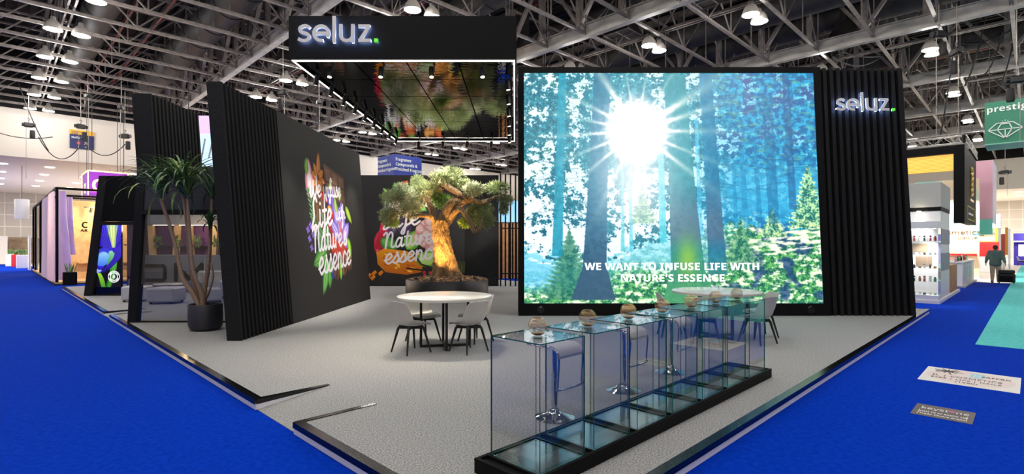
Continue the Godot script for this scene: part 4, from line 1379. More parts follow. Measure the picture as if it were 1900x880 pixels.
func script_word(p: Painter, word: String, at: Vector2, size: float, up: float, r: float, col: Color) -> void:
	var G := {
		"e": [0.72, [[0.0, 0.35, 0.35, 0.45, 0.58, 0.72, 0.42, 1.0, 0.16, 0.8, 0.1, 0.35, 0.34, 0.0, 0.74, 0.25]]],
		"i": [0.5, [[0.12, 1.0, 0.13, 0.25, 0.27, 0.0, 0.5, 0.22], [0.15, 1.42, 0.17, 1.45]]],
		"n": [0.84, [[0.1, 1.0, 0.12, 0.0], [0.12, 0.55, 0.35, 0.98, 0.54, 0.8, 0.54, 0.2, 0.68, 0.0, 0.84, 0.2]]],
		"f": [0.62, [[0.62, 1.65, 0.45, 1.95, 0.28, 1.6, 0.25, 0.0, 0.18, -0.65, 0.0, -0.55, 0.22, -0.05, 0.62, 0.2], [0.0, 0.95, 0.55, 1.0]]],
		"u": [0.9, [[0.1, 1.0, 0.1, 0.3, 0.3, 0.0, 0.54, 0.3, 0.58, 1.0], [0.58, 1.0, 0.6, 0.2, 0.74, 0.0, 0.9, 0.2]]],
		"s": [0.62, [[0.0, 0.2, 0.35, 0.95, 0.3, 1.02, 0.48, 0.6, 0.5, 0.25, 0.28, 0.0, 0.04, 0.12], [0.4, 0.02, 0.62, 0.2]]],
		"W": [1.5, [[-0.15, 1.55, 0.05, 1.85, 0.18, 1.3, 0.28, 0.3, 0.48, 0.0, 0.74, 0.5, 0.82, 1.4, 0.86, 0.4, 1.05, 0.0, 1.34, 0.6, 1.4, 1.75]]],
		"L": [1.0, [[0.72, 1.6, 0.5, 1.9, 0.3, 1.5, 0.32, 0.6, 0.05, 0.02, 0.2, -0.08, 0.5, 0.1, 0.85, -0.02, 1.0, 0.2]]],
		"w": [0.95, [[0.05, 1.0, 0.1, 0.2, 0.26, 0.0, 0.46, 0.35, 0.48, 0.9, 0.53, 0.2, 0.7, 0.0, 0.9, 0.4, 0.9, 1.0]]],
		"t": [0.55, [[0.25, 1.6, 0.22, 0.3, 0.35, 0.0, 0.55, 0.2], [0.0, 1.05, 0.5, 1.08]]],
		"h": [0.8, [[0.1, 1.9, 0.1, 0.0], [0.1, 0.55, 0.35, 0.95, 0.52, 0.75, 0.52, 0.2, 0.65, 0.0, 0.8, 0.2]]],
		"N": [1.05, [[-0.2, 1.5, 0.0, 1.75, 0.14, 1.4, 0.12, 0.0], [0.12, 0.9, 0.4, 1.7, 0.66, 1.45, 0.66, 0.3, 0.82, 0.0, 1.05, 0.2]]],
		"a": [0.85, [[0.55, 0.85, 0.3, 1.0, 0.08, 0.6, 0.1, 0.12, 0.34, 0.02, 0.54, 0.5, 0.58, 0.98], [0.57, 0.9, 0.58, 0.2, 0.7, 0.0, 0.85, 0.2]]],
		"r": [0.62, [[0.1, 1.0, 0.13, 0.0], [0.13, 0.5, 0.3, 0.95, 0.5, 0.98, 0.6, 0.8]]],
		"c": [0.66, [[0.56, 0.78, 0.36, 1.0, 0.1, 0.65, 0.12, 0.15, 0.4, 0.0, 0.66, 0.2]]],
		"'": [0.25, [[0.12, 1.8, 0.05, 1.4]]]}
	var x := 0.0
	for ch in word:
		if ch == " ":
			x += 0.5
			continue
		for s in G[ch][1]:
			var pts := []
			for i in range(0, s.size(), 2):
				var q := Vector2((x + s[i]) * 1.14 + s[i + 1] * 0.12, -s[i + 1] - (x + s[i]) * up)
				pts.append(at + q * size)
			p.stroke(spline(pts, 5) if pts.size() > 2 else pts, r, col)
		x += G[ch][0]


func wall_art(kind: int, wm: float, hm: float) -> Image:
	var ppm := 190.0
	var p := Painter.new(int(wm * ppm), int(hm * ppm), rgb(32, 32, 34))
	p.k = (2.58 if kind == 0 else 2.65) / 100.0 * ppm
	p.o = Vector2(1.12, 0.60) * ppm if kind == 0 else Vector2(1.62, 0.5) * ppm
	var r := RandomNumberGenerator.new()
	r.seed = 40 + kind
	var ink := rgb(236, 232, 240)
	if kind == 0:
		# chocolate bar
		p.poly([Vector2(44, 6), Vector2(96, 14), Vector2(94, 44), Vector2(44, 38)], rgb(120, 84, 66), rgb(84, 56, 44))
		for i in 3:
			var x := 47.0 + i * 16.5
			p.poly([Vector2(x, 10 + i * 2), Vector2(x + 13, 11.5 + i * 2.2), Vector2(x + 13, 38 + i), Vector2(x, 36 + i)], rgb(150, 112, 90), rgb(112, 78, 62))
			p.stroke([Vector2(x, 23 + i), Vector2(x + 13, 24.5 + i)], 0.8, rgb(84, 56, 44))
		# bark
		p.poly([Vector2(12, 26), Vector2(40, 28), Vector2(44, 96), Vector2(18, 94)], rgb(112, 80, 52), rgb(76, 52, 34))
		for i in 16:
			var x := r.randf_range(14, 42)
			p.stroke([Vector2(x, r.randf_range(28, 60)), Vector2(x + r.randf_range(-2, 2), r.randf_range(64, 94))], 0.6, rgb(64, 42, 28) if i % 2 else rgb(150, 112, 74))
		p.petal(Vector2(8, 44), Vector2(10, 6), 9, rgb(214, 120, 150), rgb(248, 224, 228), null)
		p.petal(Vector2(4, 22), Vector2(6, 6), 4, rgb(90, 160, 50), rgb(150, 206, 80), null)
		# star anise
		for i in 8:
			var a := TAU * i / 8.0 + 0.2
			var l := 16.0 if i != 6 else 26.0
			p.petal(Vector2(29, 22), Vector2(29, 22) + Vector2(cos(a), sin(a)) * l, 4.6, rgb(190, 92, 24), rgb(242, 168, 76), rgb(140, 62, 18))
		p.disc(Vector2(29, 22), 3, rgb(150, 70, 24))
		p.petal(Vector2(47, 42), Vector2(62, 20), 5, rgb(110, 150, 50), rgb(196, 214, 120), rgb(96, 130, 44))
		# red fruit
		p.oval(Vector2(60, 62), Vector2(17, 16), 0.2, rgb(206, 48, 30), rgb(150, 20, 20))
		p.oval(Vector2(70, 84), Vector2(24, 15), -0.2, rgb(214, 60, 40), rgb(160, 24, 22))
		p.oval(Vector2(71, 84), Vector2(18, 10), -0.2, rgb(230, 96, 66), rgb(190, 48, 36))
		for i in 50: p.disc(Vector2(r.randf_range(50, 88), r.randf_range(52, 94)), 0.5, rgb(250, 200, 120))
		p.petal(Vector2(30, 36), Vector2(52, 44), 4, rgb(190, 30, 50), rgb(230, 70, 80), null)
		# crocus
		p.petal(Vector2(56, 52), Vector2(50, 28), 7, rgb(84, 52, 170), rgb(140, 112, 220), null)
		p.petal(Vector2(58, 54), Vector2(62, 28), 6, rgb(70, 40, 150), rgb(120, 90, 205), null)
		p.petal(Vector2(46, 48), Vector2(58, 54), 4, rgb(236, 130, 20), rgb(255, 190, 60), null)
		for e in [[Vector2(76, 84), Vector2(62, 40), 9.0], [Vector2(78, 84), Vector2(84, 38), 9.0], [Vector2(78, 82), Vector2(100, 62), 8.0], [Vector2(76, 82), Vector2(50, 60), 8.0], [Vector2(80, 80), Vector2(98, 84), 7.0], [Vector2(76, 80), Vector2(72, 44), 8.0]]:
			p.petal(e[0], e[1], e[2], rgb(122, 96, 206), rgb(206, 192, 248), rgb(104, 76, 190))
		for i in 3: p.stroke([Vector2(77, 80), Vector2(72 + i * 5, 62)], 1.0, rgb(224, 90, 30))
		# cardamom on the side
		p.petal(Vector2(94, 44), Vector2(110, 62), 5, rgb(110, 150, 30), rgb(200, 222, 90), rgb(90, 130, 30))
		p.petal(Vector2(78, 40), Vector2(84, 24), 4, rgb(120, 160, 50), rgb(196, 214, 110), null)
		p.petal(Vector2(68, 54), Vector2(66, 36), 4, rgb(96, 150, 40), rgb(180, 210, 90), null)
		# rosemary and lavender
		for s in [[Vector2(24, 92), Vector2(4, 34)], [Vector2(30, 96), Vector2(8, 56)], [Vector2(44, 90), Vector2(20, 70)], [Vector2(46, 84), Vector2(34, 56)]]:
			p.stroke([s[0], s[1]], 0.7, rgb(70, 96, 50))
			for i in 13:
				var q: Vector2 = s[0].lerp(s[1], i / 13.0)
				var dr: Vector2 = (s[1] - s[0]).normalized()
				p.petal(q, q + dr.rotated(0.7) * 8, 1.1, rgb(44, 92, 56), rgb(110, 160, 110), null)
				p.petal(q, q + dr.rotated(-0.7) * 8, 1.1, rgb(50, 104, 62), rgb(130, 176, 120), null)
		for q in [Vector2(4, 68), Vector2(0, 80), Vector2(8, 76), Vector2(-2, 72), Vector2(3, 88)]:
			for i in 4: p.petal(q, q + Vector2(4, 0).rotated(i * 1.5 + 0.4), 1.7, rgb(84, 56, 160), rgb(150, 120, 214), null)
		# leaves, beans, berry at the foot
		p.petal(Vector2(36, 92), Vector2(4, 104), 9, rgb(56, 128, 50), rgb(120, 184, 92), rgb(50, 110, 44))
		p.petal(Vector2(38, 100), Vector2(20, 132), 7, rgb(58, 140, 50), rgb(130, 200, 100), rgb(50, 110, 44))
		p.petal(Vector2(42, 100), Vector2(36, 128), 6, rgb(48, 120, 44), rgb(110, 180, 84), rgb(50, 110, 44))
		p.petal(Vector2(70, 98), Vector2(66, 122), 5, rgb(70, 150, 30), rgb(150, 214, 60), null)
		p.petal(Vector2(96, 78), Vector2(98, 104), 6, rgb(80, 150, 30), rgb(170, 220, 70), null)
		p.disc(Vector2(46, 114), 5, rgb(60, 90, 170), rgb(30, 50, 120))
		for e in [[Vector2(57, 110), 0.3], [Vector2(92, 103), -0.3], [Vector2(78, 106), 0.1]]:
			p.oval(e[0], Vector2(8, 11), e[1], rgb(150, 104, 76), rgb(84, 52, 38))
			p.stroke([e[0] + Vector2(0, -10).rotated(e[1]), e[0] + Vector2(1.5, 0).rotated(e[1]), e[0] + Vector2(0, 10).rotated(e[1])], 1.0, rgb(52, 30, 22))
		p.stroke([Vector2(76, 92), Vector2(75, 116)], 1.0, rgb(206, 110, 90))
		script_word(p, "We", Vector2(5, 42), 11.0, 0.10, 1.2, ink)
		script_word(p, "infuse", Vector2(38, 39), 9.5, 0.10, 1.05, ink)
		script_word(p, "Life", Vector2(6, 70), 15.0, 0.12, 1.6, ink)
		script_word(p, "with", Vector2(66, 60), 8.0, 0.12, 0.9, ink)
		script_word(p, "Nature's", Vector2(8, 92), 13.0, 0.10, 1.4, ink)
		script_word(p, "essence", Vector2(14, 113), 15.0, 0.10, 1.5, ink)
	else:
		for i in 26:
			var q := Vector2(r.randf_range(6, 96), r.randf_range(4, 34))
			p.petal(q, q + Vector2(r.randf_range(-18, 18), r.randf_range(-18, 10)), 6, [rgb(206, 140, 60), rgb(60, 130, 50), rgb(190, 70, 40), rgb(110, 170, 70)][i % 4], [rgb(240, 196, 120), rgb(120, 190, 90), rgb(230, 130, 80), rgb(180, 220, 120)][i % 4], null)
		# purple leaf
		for i in 9:
			var a := -0.3 + i * 0.42
			p.petal(Vector2(26, 62), Vector2(26, 62) + Vector2(cos(a), -absf(sin(a)) * 1.1 + 0.3) * 24, 9, rgb(52, 36, 66), rgb(98, 78, 116), rgb(40, 26, 52))
		p.petal(Vector2(2, 64), Vector2(-6, 100), 8, rgb(190, 30, 60), rgb(230, 100, 110), null)
		p.poly([Vector2(-10, 94), Vector2(2, 52), Vector2(12, 60), Vector2(10, 92)], rgb(206, 36, 66), rgb(170, 20, 50))
		p.petal(Vector2(0, 78), Vector2(26, 92), 10, rgb(50, 128, 50), rgb(110, 180, 80), null)
		p.petal(Vector2(40, 94), Vector2(58, 64), 12, rgb(96, 170, 50), rgb(190, 226, 120), null)
		# peony
		for i in 34:
			var a := r.randf() * TAU
			var q := Vector2(80, 74) + Vector2(cos(a) * 26, sin(a) * 28) * sqrt(r.randf())
			p.petal(q + Vector2(cos(a), sin(a)) * 6, q - Vector2(cos(a), sin(a)) * 8, 9, rgb(216, 150, 150), rgb(246, 216, 208), null)
		# amber
		p.poly([Vector2(-6, 98), Vector2(6, 92), Vector2(40, 96), Vector2(66, 110), Vector2(62, 128), Vector2(40, 132), Vector2(8, 128), Vector2(-4, 116)], rgb(240, 160, 20), rgb(190, 96, 8))
		for i in 22:
			var q := Vector2(r.randf_range(0, 54), r.randf_range(98, 126))
			p.petal(q, q + Vector2(r.randf_range(4, 12), r.randf_range(-4, 4)), 2.4, rgb(214, 120, 10), rgb(255, 206, 80) if i % 2 else rgb(196, 84, 14), null)
		p.oval(Vector2(74, 108), Vector2(20, 12), -0.1, rgb(120, 180, 60), rgb(90, 150, 40))
		p.oval(Vector2(74, 108), Vector2(16, 9), -0.1, rgb(206, 234, 160), rgb(170, 214, 110))
		p.oval(Vector2(100, 104), Vector2(8, 9), 0, rgb(250, 220, 60), rgb(230, 190, 40))
		p.poly([Vector2(86, 112), Vector2(110, 106), Vector2(110, 122), Vector2(88, 124)], rgb(226, 220, 206), rgb(180, 176, 160))
		p.stroke([Vector2(40, 122), Vector2(70, 126), Vector2(104, 124)], 1.2, rgb(36, 26, 30))
		p.stroke([Vector2(50, 100), Vector2(62, 116), Vector2(92, 126)], 1.2, rgb(40, 28, 32))
		for i in 13:
			var q := Vector2(66 + (i % 5) * 7 + r.randf() * 3, 128 + (i / 5) * 5 + r.randf() * 2)
			p.disc(q, 2.4, rgb(226, 50, 60), rgb(160, 20, 30))
		for q in [Vector2(-22, 134), Vector2(-14, 130), Vector2(-16, 137), Vector2(-4, 130)]:
			p.poly([q, q + Vector2(6, -5), q + Vector2(9, -2), q + Vector2(4, 4)], rgb(240, 150, 20), rgb(210, 100, 10))
		script_word(p, "We infuse", Vector2(4, 34), 10.0, 0.10, 1.05, ink)
		script_word(p, "Life", Vector2(4, 62), 17.0, 0.14, 1.6, ink)
		script_word(p, "Nature's", Vector2(6, 92), 13.6, 0.14, 1.4, ink)
		script_word(p, "essence", Vector2(6, 116), 15.0, 0.14, 1.5, ink)
	return p.im


# ---- the olive tree in its round planter
func tp(zx: float, zy: float, dz := 0.0) -> Vector3:
	var d := 17.7 + dz
	return Vector3((680.0 + zx / 3.26 - 950.0) / 967.0 * d, 1.75 - (270.0 + zy / 3.26 - 455.0) / 967.0 * d, -d)


func bark(b: MB, pts: Array, rad: Array, sides := 18, rough := 0.16) -> void:
	var fn := FastNoiseLite.new()
	fn.seed = 5; fn.frequency = 1.0; fn.fractal_octaves = 3
	var p := spline(pts, 7)
	var r := spline(rad, 7)
	var x := Vector3.RIGHT
	var rows := []
	for i in p.size():
		var tg: Vector3 = (p[mini(i + 1, p.size() - 1)] - p[maxi(i - 1, 0)]).normalized()
		x = (x - tg * x.dot(tg)).normalized()
		var y := tg.cross(x)
		var row := []
		for k in sides + 1:
			var a := TAU * (k % sides) / sides
			var dir := x * cos(a) + y * sin(a)
			var q: float = r[i] * (1.0 + rough * fn.get_noise_3d(cos(a) * 3.2, i * 0.16, sin(a) * 3.2 + r[i] * 9.0) * 2.0)
			row.append(p[i] + dir * q)
		rows.append(row)
	b.sheet(rows, -1.0)
	var tip: Array = rows[-1]
	var c: Vector3 = p[-1]
	for k in sides: b.tri(tip[k], tip[k + 1], c, (p[-1] - p[-2]).normalized())


func olive_tree() -> void:
	var bt := grain(256, 0.035, [rgb(48, 36, 26), rgb(110, 88, 64), rgb(166, 142, 110), rgb(80, 62, 44)], 51, 5)
	textured(mat("bark", Color(1, 1, 1), 0.9), bt, 1.0, false)
	M.bark.uv1_scale = Vector3(3.6, 0.9, 3.6)
	M.bark.heightmap_enabled = true
	M.bark.heightmap_texture = bt
	M.bark.heightmap_scale = 7.0
	mat("mulch", Color.WHITE, 0.9).vertex_color_use_as_albedo = true
	var lf := mat("olive_leaf", Color.WHITE, 0.6)
	lf.vertex_color_use_as_albedo = true
	lf.backlight_enabled = true
	lf.backlight = Color(0.5, 0.55, 0.35)
	mat("planter_black", rgb(34, 34, 38), 0.4)
	var c := Vector3(-2.2, PL + 0.001, -17.7)
	var pt := thing("round_planter", "wide round black planter filled with bark chips under the olive tree", "planter", c)
	var b := MB.new()
	b.lathe([Vector2(1.36, 0.0), Vector2(1.39, 0.01), Vector2(1.39, 0.485), Vector2(1.38, 0.495), Vector2(1.35, 0.495), Vector2(1.34, 0.485), Vector2(1.34, 0.40), Vector2(0.0, 0.44)], 64)
	part(pt, "tub", b, M.planter_black)
	b = MB.new()
	for i in 1500:
		var a := rng.randf() * TAU
		var r := sqrt(rng.randf()) * 1.32
		var shade := rng.randf()
		b.tint = Color(0.16, 0.09, 0.05).lerp(Color(0.55, 0.38, 0.24), shade * shade)
		var y := 0.47 + 0.15 * (1.0 - r / 1.32) + rng.randf() * 0.04
		b.box(Vector3(cos(a) * r, y, sin(a) * r), Vector3(rng.randf_range(0.06, 0.14), 0.014, rng.randf_range(0.025, 0.05)), Basis.from_euler(Vector3(rng.randf_range(-0.4, 0.4), rng.randf() * TAU, rng.randf_range(-0.4, 0.4))))
	tag(part(pt, "bark_chips", b, M.mulch), "", "", "", "stuff")
	# small lamps among the chips
	var i := 0
	for e in [[-0.95, 0.75], [-0.38, 1.15], [0.55, 1.12], [1.02, 0.7]]:
		var at := c + Vector3(e[0], 0.47, e[1])
		var s := thing("planter_spotlight", ["small black uplight at the planter's left rim", "small black uplight in the chips in front of the trunk", "small black uplight right of the trunk base", "small black uplight at the planter's right rim"][i], "spotlight", at, 0.0, "uplights in the planter")
		var z: Vector3 = (at - (c + Vector3(0.1, 1.6, 0))).normalized()
		var x := Vector3.UP.cross(z).normalized()
		var bs := Basis(x, -z, x.cross(-z))
		var k := MB.new(); k.lathe([Vector2(0.0, -0.09), Vector2(0.05, -0.08), Vector2(0.055, 0.08), Vector2(0.045, 0.085), Vector2(0.0, 0.07)], 12, Vector3(0, 0.07, 0), bs)
		part(s, "lamp_head", k, M.lamp_black)
		k = MB.new(); k.lathe([Vector2(0.0, 0.088), Vector2(0.043, 0.086), Vector2(0.0, 0.075)], 12, Vector3(0, 0.07, 0), bs)
		part(s, "lamp_lens", k, glow("warm_lens", rgb(255, 190, 90), 8.0) if not M.has("warm_lens") else M.warm_lens)
		k = MB.new(); k.tube([Vector3(0, -0.04, 0), Vector3(0, 0.06, 0)], 0.012, 6)
		part(s, "spike", k, M.lamp_black)
		var to: Vector3 = c + [Vector3(-1.0, 2.2, 0), Vector3(-0.1, 2.0, 0.1), Vector3(0.05, 1.7, 0), Vector3(0.1, 1.5, 0)][i]
		spot(at + Vector3(0, 0.07, 0) - z * 0.1, to, rgb(255, 190, 96), [16.0, 22.0, 8.0, 2.0][i], 32.0, 0.03)
		i += 1
	# trunk and limbs
	var t := thing("olive_tree", "old gnarled olive tree with a thick warm-lit trunk and clipped foliage pads", "tree", c + Vector3(0.0, 0.5, 0))
	var o := -(c + Vector3(0.0, 0.5, 0))
	b = MB.new()
	bark(b, [tp(486, 800), tp(476, 740), tp(466, 660), tp(455, 580), tp(448, 520), tp(450, 455)], [0.47, 0.40, 0.33, 0.28, 0.265, 0.285], 36, 0.17)
	for a in 7:
		var ang := a * 0.9 + 0.3
		var f := Vector3(cos(ang), 0, sin(ang))
		bark(b, [tp(478, 720) + f * 0.22, tp(484, 770) + f * 0.40, tp(488, 800) + f * 0.66], [0.14, 0.11, 0.03], 10, 0.1)
	var trunk := part(t, "trunk", b, M.bark, o)
	var limbs := [
		[[tp(455, 470), tp(485, 405), tp(520, 345), tp(570, 325, 0.1), tp(625, 330, 0.1), tp(690, 346), tp(745, 330), tp(800, 303)], [0.2, 0.18, 0.155, 0.13, 0.11, 0.085, 0.07, 0.035]],
		[[tp(610, 328, 0.1), tp(555, 288, -0.1), tp(500, 256, -0.2), tp(462, 226, -0.1), tp(446, 208)], [0.08, 0.095, 0.1, 0.09, 0.065]],
		[[tp(445, 480), tp(408, 420), tp(386, 362), tp(372, 330), tp(345, 300)], [0.18, 0.13, 0.105, 0.08, 0.04]],
		[[tp(430, 470), tp(392, 434, -0.2), tp(330, 424, -0.4), tp(250, 430, -0.5)], [0.14, 0.09, 0.065, 0.03]],
		[[tp(500, 440), tp(560, 388, -0.3), tp(600, 420, -0.5), tp(628, 470, -0.6), tp(655, 522, -0.6), tp(688, 492, -0.6), tp(705, 440, -0.6)], [0.1, 0.085, 0.08, 0.07, 0.07, 0.045, 0.025]],
		[[tp(470, 480, 0.2), tp(520, 430, 0.4), tp(560, 370, 0.5), tp(640, 330, 0.5)], [0.15, 0.11, 0.08, 0.04]]]
	for l in limbs:
		b = MB.new()
		bark(b, l[0], l[1], 14, 0.14)
		part(t, "branch", b, M.bark, o)
	# foliage pads: centre, half width, half height (in the same measure), depth, colour
	var green := [Color(0.17, 0.22, 0.09), Color(0.46, 0.52, 0.27)]
	var grey := [Color(0.26, 0.30, 0.17), Color(0.54, 0.57, 0.38)]
	var fresh := [Color(0.14, 0.30, 0.06), Color(0.42, 0.58, 0.18)]
	for e in [[505, 175, 95, 42, 0.0, green], [455, 195, 70, 36, -0.3, green], [365, 268, 95, 52, 0.2, green], [310, 225, 40, 46, 0.3, green], [240, 305, 75, 55, 0.0, grey], [160, 325, 75, 52, -0.2, grey], [135, 425, 55, 50, -0.3, grey], [150, 470, 45, 30, 0.0, fresh], [262, 395, 75, 58, -0.4, grey], [310, 340, 60, 50, 0.4, grey], [575, 240, 62, 38, 0.2, green], [650, 268, 70, 42, -0.2, grey], [790, 262, 78, 40, -0.1, green], [838, 335, 46, 36, 0.0, grey], [830, 385, 20, 36, 0.0, grey], [690, 385, 75, 50, 0.3, green], [715, 455, 62, 58, -0.3, green], [640, 430, 60, 55, 0.1, green], [600, 470, 40, 25, 0.0, fresh], [470, 345, 58, 46, 0.5, fresh], [430, 320, 40, 40, 0.5, fresh], [215, 260, 40, 30, 0.2, grey]]:
		var m := MB.new()
		var k := 1.0 / 3.26 / 54.6
		var rad := Vector3(e[2] * k, e[3] * k, e[2] * k * 0.85) * 0.84
		var ctr := tp(e[0], e[1], e[4])
		for q in int(700 + 5000 * rad.x * rad.y):
			var dir := Vector3(rng.randfn(), rng.randfn() * 0.9 + 0.25, rng.randfn()).normalized()
			var at := ctr + dir * rad * (pow(rng.randf(), 0.5) if q % 6 else rng.randf_range(0.9, 1.22))
			var out := (dir + Vector3(rng.randfn(), rng.randfn(), rng.randfn()) * 0.45 + Vector3(0, 0.25, 0)).normalized()
			var side := out.cross(Vector3(rng.randfn(), rng.randfn(), rng.randfn())).normalized()
			var l := rng.randf_range(0.07, 0.13)
			m.tint = e[5][0].lerp(e[5][1], rng.randf())
			var nn := out.cross(side).normalized()
			var w := side * 0.014
			m.quad(at - w * 0.4, at + w * 0.4, at + out * l + w * 0.4, at + out * l - w * 0.4, nn)
			m.quad(at + out * l * 0.15, at + out * l * 0.5 + w, at + out * l * 1.15, at + out * l * 0.5 - w, nn)
		tag(part(t, "foliage", m, lf, o), "", "", "", "stuff")
	b = MB.new()
	for q in 5:
		b.tube([tp(560 + q * 8, 770), tp(556 + q * 9, 735), tp(552 + q * 11, 700)], [0.008, 0.006, 0.003], 5)
		b.tint = Color(0.3, 0.42, 0.14)
	part(t, "sucker_shoot", b, M.leaf_mid, o)


# ---- tables and shell chairs
func chair_proto(called: String) -> Node3D:
	var t := thing(called, "x", "chair")
	var path := spline([Vector2(0.235, 0.425), Vector2(0.16, 0.437), Vector2(0.03, 0.425), Vector2(-0.10, 0.425), Vector2(-0.185, 0.47), Vector2(-0.225, 0.57), Vector2(-0.25, 0.69), Vector2(-0.275, 0.80)], 4)
	var wid := spline([0.20, 0.225, 0.235, 0.235, 0.235, 0.228, 0.215, 0.185], 4)
	var curl := spline([0.005, 0.03, 0.055, 0.075, 0.095, 0.09, 0.065, 0.03], 4)
	var rise := spline([0.0, 0.0, 0.0, 0.0, 0.0, 0.0, 0.0, -0.02], 4)
	var top := []
	var bot := []
	for i in path.size():
		var tg: Vector2 = (path[mini(i + 1, path.size() - 1)] - path[maxi(i - 1, 0)]).normalized()
		var nn := Vector3(0, -tg.x, tg.y)   # up on the seat, forward on the back
		var r0 := []
		var r1 := []
		for k in 13:
			var s := (k - 6) / 6.0
			var p: Vector3 = Vector3(s * wid[i], path[i].y + rise[i] * s * s, path[i].x) + nn * curl[i] * pow(absf(s), 2.4)
			r0.append(p)
			r1.append(p - nn * 0.009)
		top.append(r0); bot.append(r1)
	var b := MB.new()
	b.sheet(top, 1.0); b.sheet(bot, -1.0)
	var n: int = top.size()
	for i in n - 1:
		for k in [0, 12]:
			b.quad_out(top[i][k], top[i + 1][k], bot[i + 1][k], bot[i][k], Vector3(0, 0.5, 0))
	for k in 12:
		b.quad_out(top[0][k], top[0][k + 1], bot[0][k + 1], bot[0][k], Vector3(0, 0.5, 0))
		b.quad_out(top[n - 1][k], top[n - 1][k + 1], bot[n - 1][k + 1], bot[n - 1][k], Vector3(0, 0.5, 0))
	part(t, "seat_shell", b, M.chair_shell)
	b = MB.new()
	var pr := PackedVector2Array()
	for i in 24:
		var a := TAU * i / 24
		pr.append(Vector2(signf(cos(a)) * pow(absf(cos(a)), 0.6) * 0.185, signf(sin(a)) * pow(absf(sin(a)), 0.6) * 0.17))
	b.prism(pr, 0.0, 0.03, Transform3D(Basis(Vector3.RIGHT, -PI / 2), Vector3(0, 0.428, 0.03)))
	part(t, "seat_cushion", b, M.seat_pad)
	b = MB.new()
	b.cbox(Vector3(0, 0.385, 0.0), Vector3(0.34, 0.05, 0.04), 0.005, Basis(Vector3.UP, PI / 4))
	b.cbox(Vector3(0, 0.385, 0.0), Vector3(0.34, 0.05, 0.04), 0.005, Basis(Vector3.UP, -PI / 4))
	b.box(Vector3(0, 0.412, 0), Vector3(0.16, 0.02, 0.16))
	part(t, "under_frame", b, M.black_wood)
	for sx in [-1, 1]:
		for sz in [-1, 1]:
			b = MB.new()
			b.tube([Vector3(sx * 0.115, 0.41, sz * 0.115), Vector3(sx * 0.14, 0.36, sz * 0.14), Vector3(sx * 0.215, 0.002, sz * 0.215)], [0.02, 0.021, 0.012], 8)
			part(t, "leg", b, M.black_wood)
	return t


func table_at(p: Vector3, label: String, turn: float) -> void:
	var t := thing("round_table", label, "table", p, turn, "round white tables")
	var b := MB.new()
	b.lathe([Vector2(0.0, 0.83), Vector2(0.752, 0.83), Vector2(0.758, 0.826), Vector2(0.76, 0.82), Vector2(0.76, 0.792), Vector2(0.755, 0.785), Vector2(0.0, 0.785)], 72)
	part(t, "tabletop", b, M.white_gloss)
	for i in 4:
		var a := i * PI / 2
		var d := Vector3(cos(a), 0, sin(a))
		part(t, "leg", one_box(Vector3(0.04, 0.785, 0.04), d * 0.38 + Vector3(0, 0.3935, 0), 0.003), M.black_wood)
		b = MB.new()
		b.bar(d * 0.02 + Vector3(0, 0.021, 0), d * 0.36 + Vector3(0, 0.021, 0), 0.04, 0.04)
		part(t, "base_bar", b, M.black_wood)
		b = MB.new()
		b.bar(d * 0.02 + Vector3(0, 0.765, 0), d * 0.36 + Vector3(0, 0.765, 0), 0.04, 0.038)
		part(t, "top_bar", b, M.black_wood)


func tables_and_chairs() -> void:
	var y := PL + 0.001
	table_at(Vector3(-1.09, y, -8.45), "round white table with four chairs in front of the olive tree", 0.2)
	table_at(Vector3(3.66, y, -9.35), "round white table in front of the forest screen behind the glass cases", 0.4)
	var seats := [
		[Vector3(-1.55, y, -8.0), -PI / 4 + PI, "grey shell chair turned away at the front of the table, by its left edge"],
		[Vector3(-0.67, y, -8.05), PI / 4 + PI, "grey shell chair turned away at the front of the table, nearest the glass cases"],
		[Vector3(-1.52, y, -8.92), PI / 4, "grey shell chair facing us behind the table, on the graphic wall side"],
		[Vector3(-0.62, y, -8.9), -PI / 4, "grey shell chair facing us behind the table, under the warm-lit trunk"],
		[Vector3(2.88, y, -9.4), PI / 2 - 0.1, "grey shell chair at the screen-side table, left end, its back against the screen"],
		[Vector3(3.25, y, -8.72), PI - 0.35, "grey shell chair seen from behind through the middle glass cases"],
		[Vector3(4.12, y, -8.75), PI + 0.5, "grey shell chair seen from behind through the farthest glass case"],
		[Vector3(4.48, y, -9.4), -PI / 2 + 0.05, "grey shell chair side-on beyond the farthest glass case"]]
	var first: Node3D
	for s in seats:
		if first == null:
			first = chair_proto("shell_chair")
			first.set_meta("label", s[2])
			first.set_meta("group", "grey shell chairs at the round tables")
			first.position = s[0]
			first.rotation.y = s[1]
		else:
			dup(first, s[0], s[1], s[2], "shell_chair")


# ---- the row of glass cases
func glass_sheet(s: Vector3) -> ArrayMesh:
	var f := MB.new()
	var e := MB.new()
	var thin := s.min_axis_index()
	var h := s * 0.5
	for ax in 3:
		for sg in [-1.0, 1.0]:
			var nn := Vector3.ZERO; nn[ax] = sg
			var p := Vector3.ZERO; p[(ax + 1) % 3] = h[(ax + 1) % 3]
			var q := Vector3.ZERO; q[(ax + 2) % 3] = h[(ax + 2) % 3]
			var o := nn * h[ax]
			(f if ax == thin else e).quad(o - p - q, o + p - q, o + p + q, o - p + q, nn)
	var m := ArrayMesh.new()
	f.add_to(m); e.add_to(m)
	m.surface_set_material(0, M.clear_glass)
	m.surface_set_material(1, M.glass_edge)
	return m


func glass_part(parent: Node, s: Vector3, at: Vector3) -> void:
	var o := MeshInstance3D.new()
	o.name = "pane"
	o.mesh = glass_sheet(s)
	parent.add_child(o, true)
	o.position = at


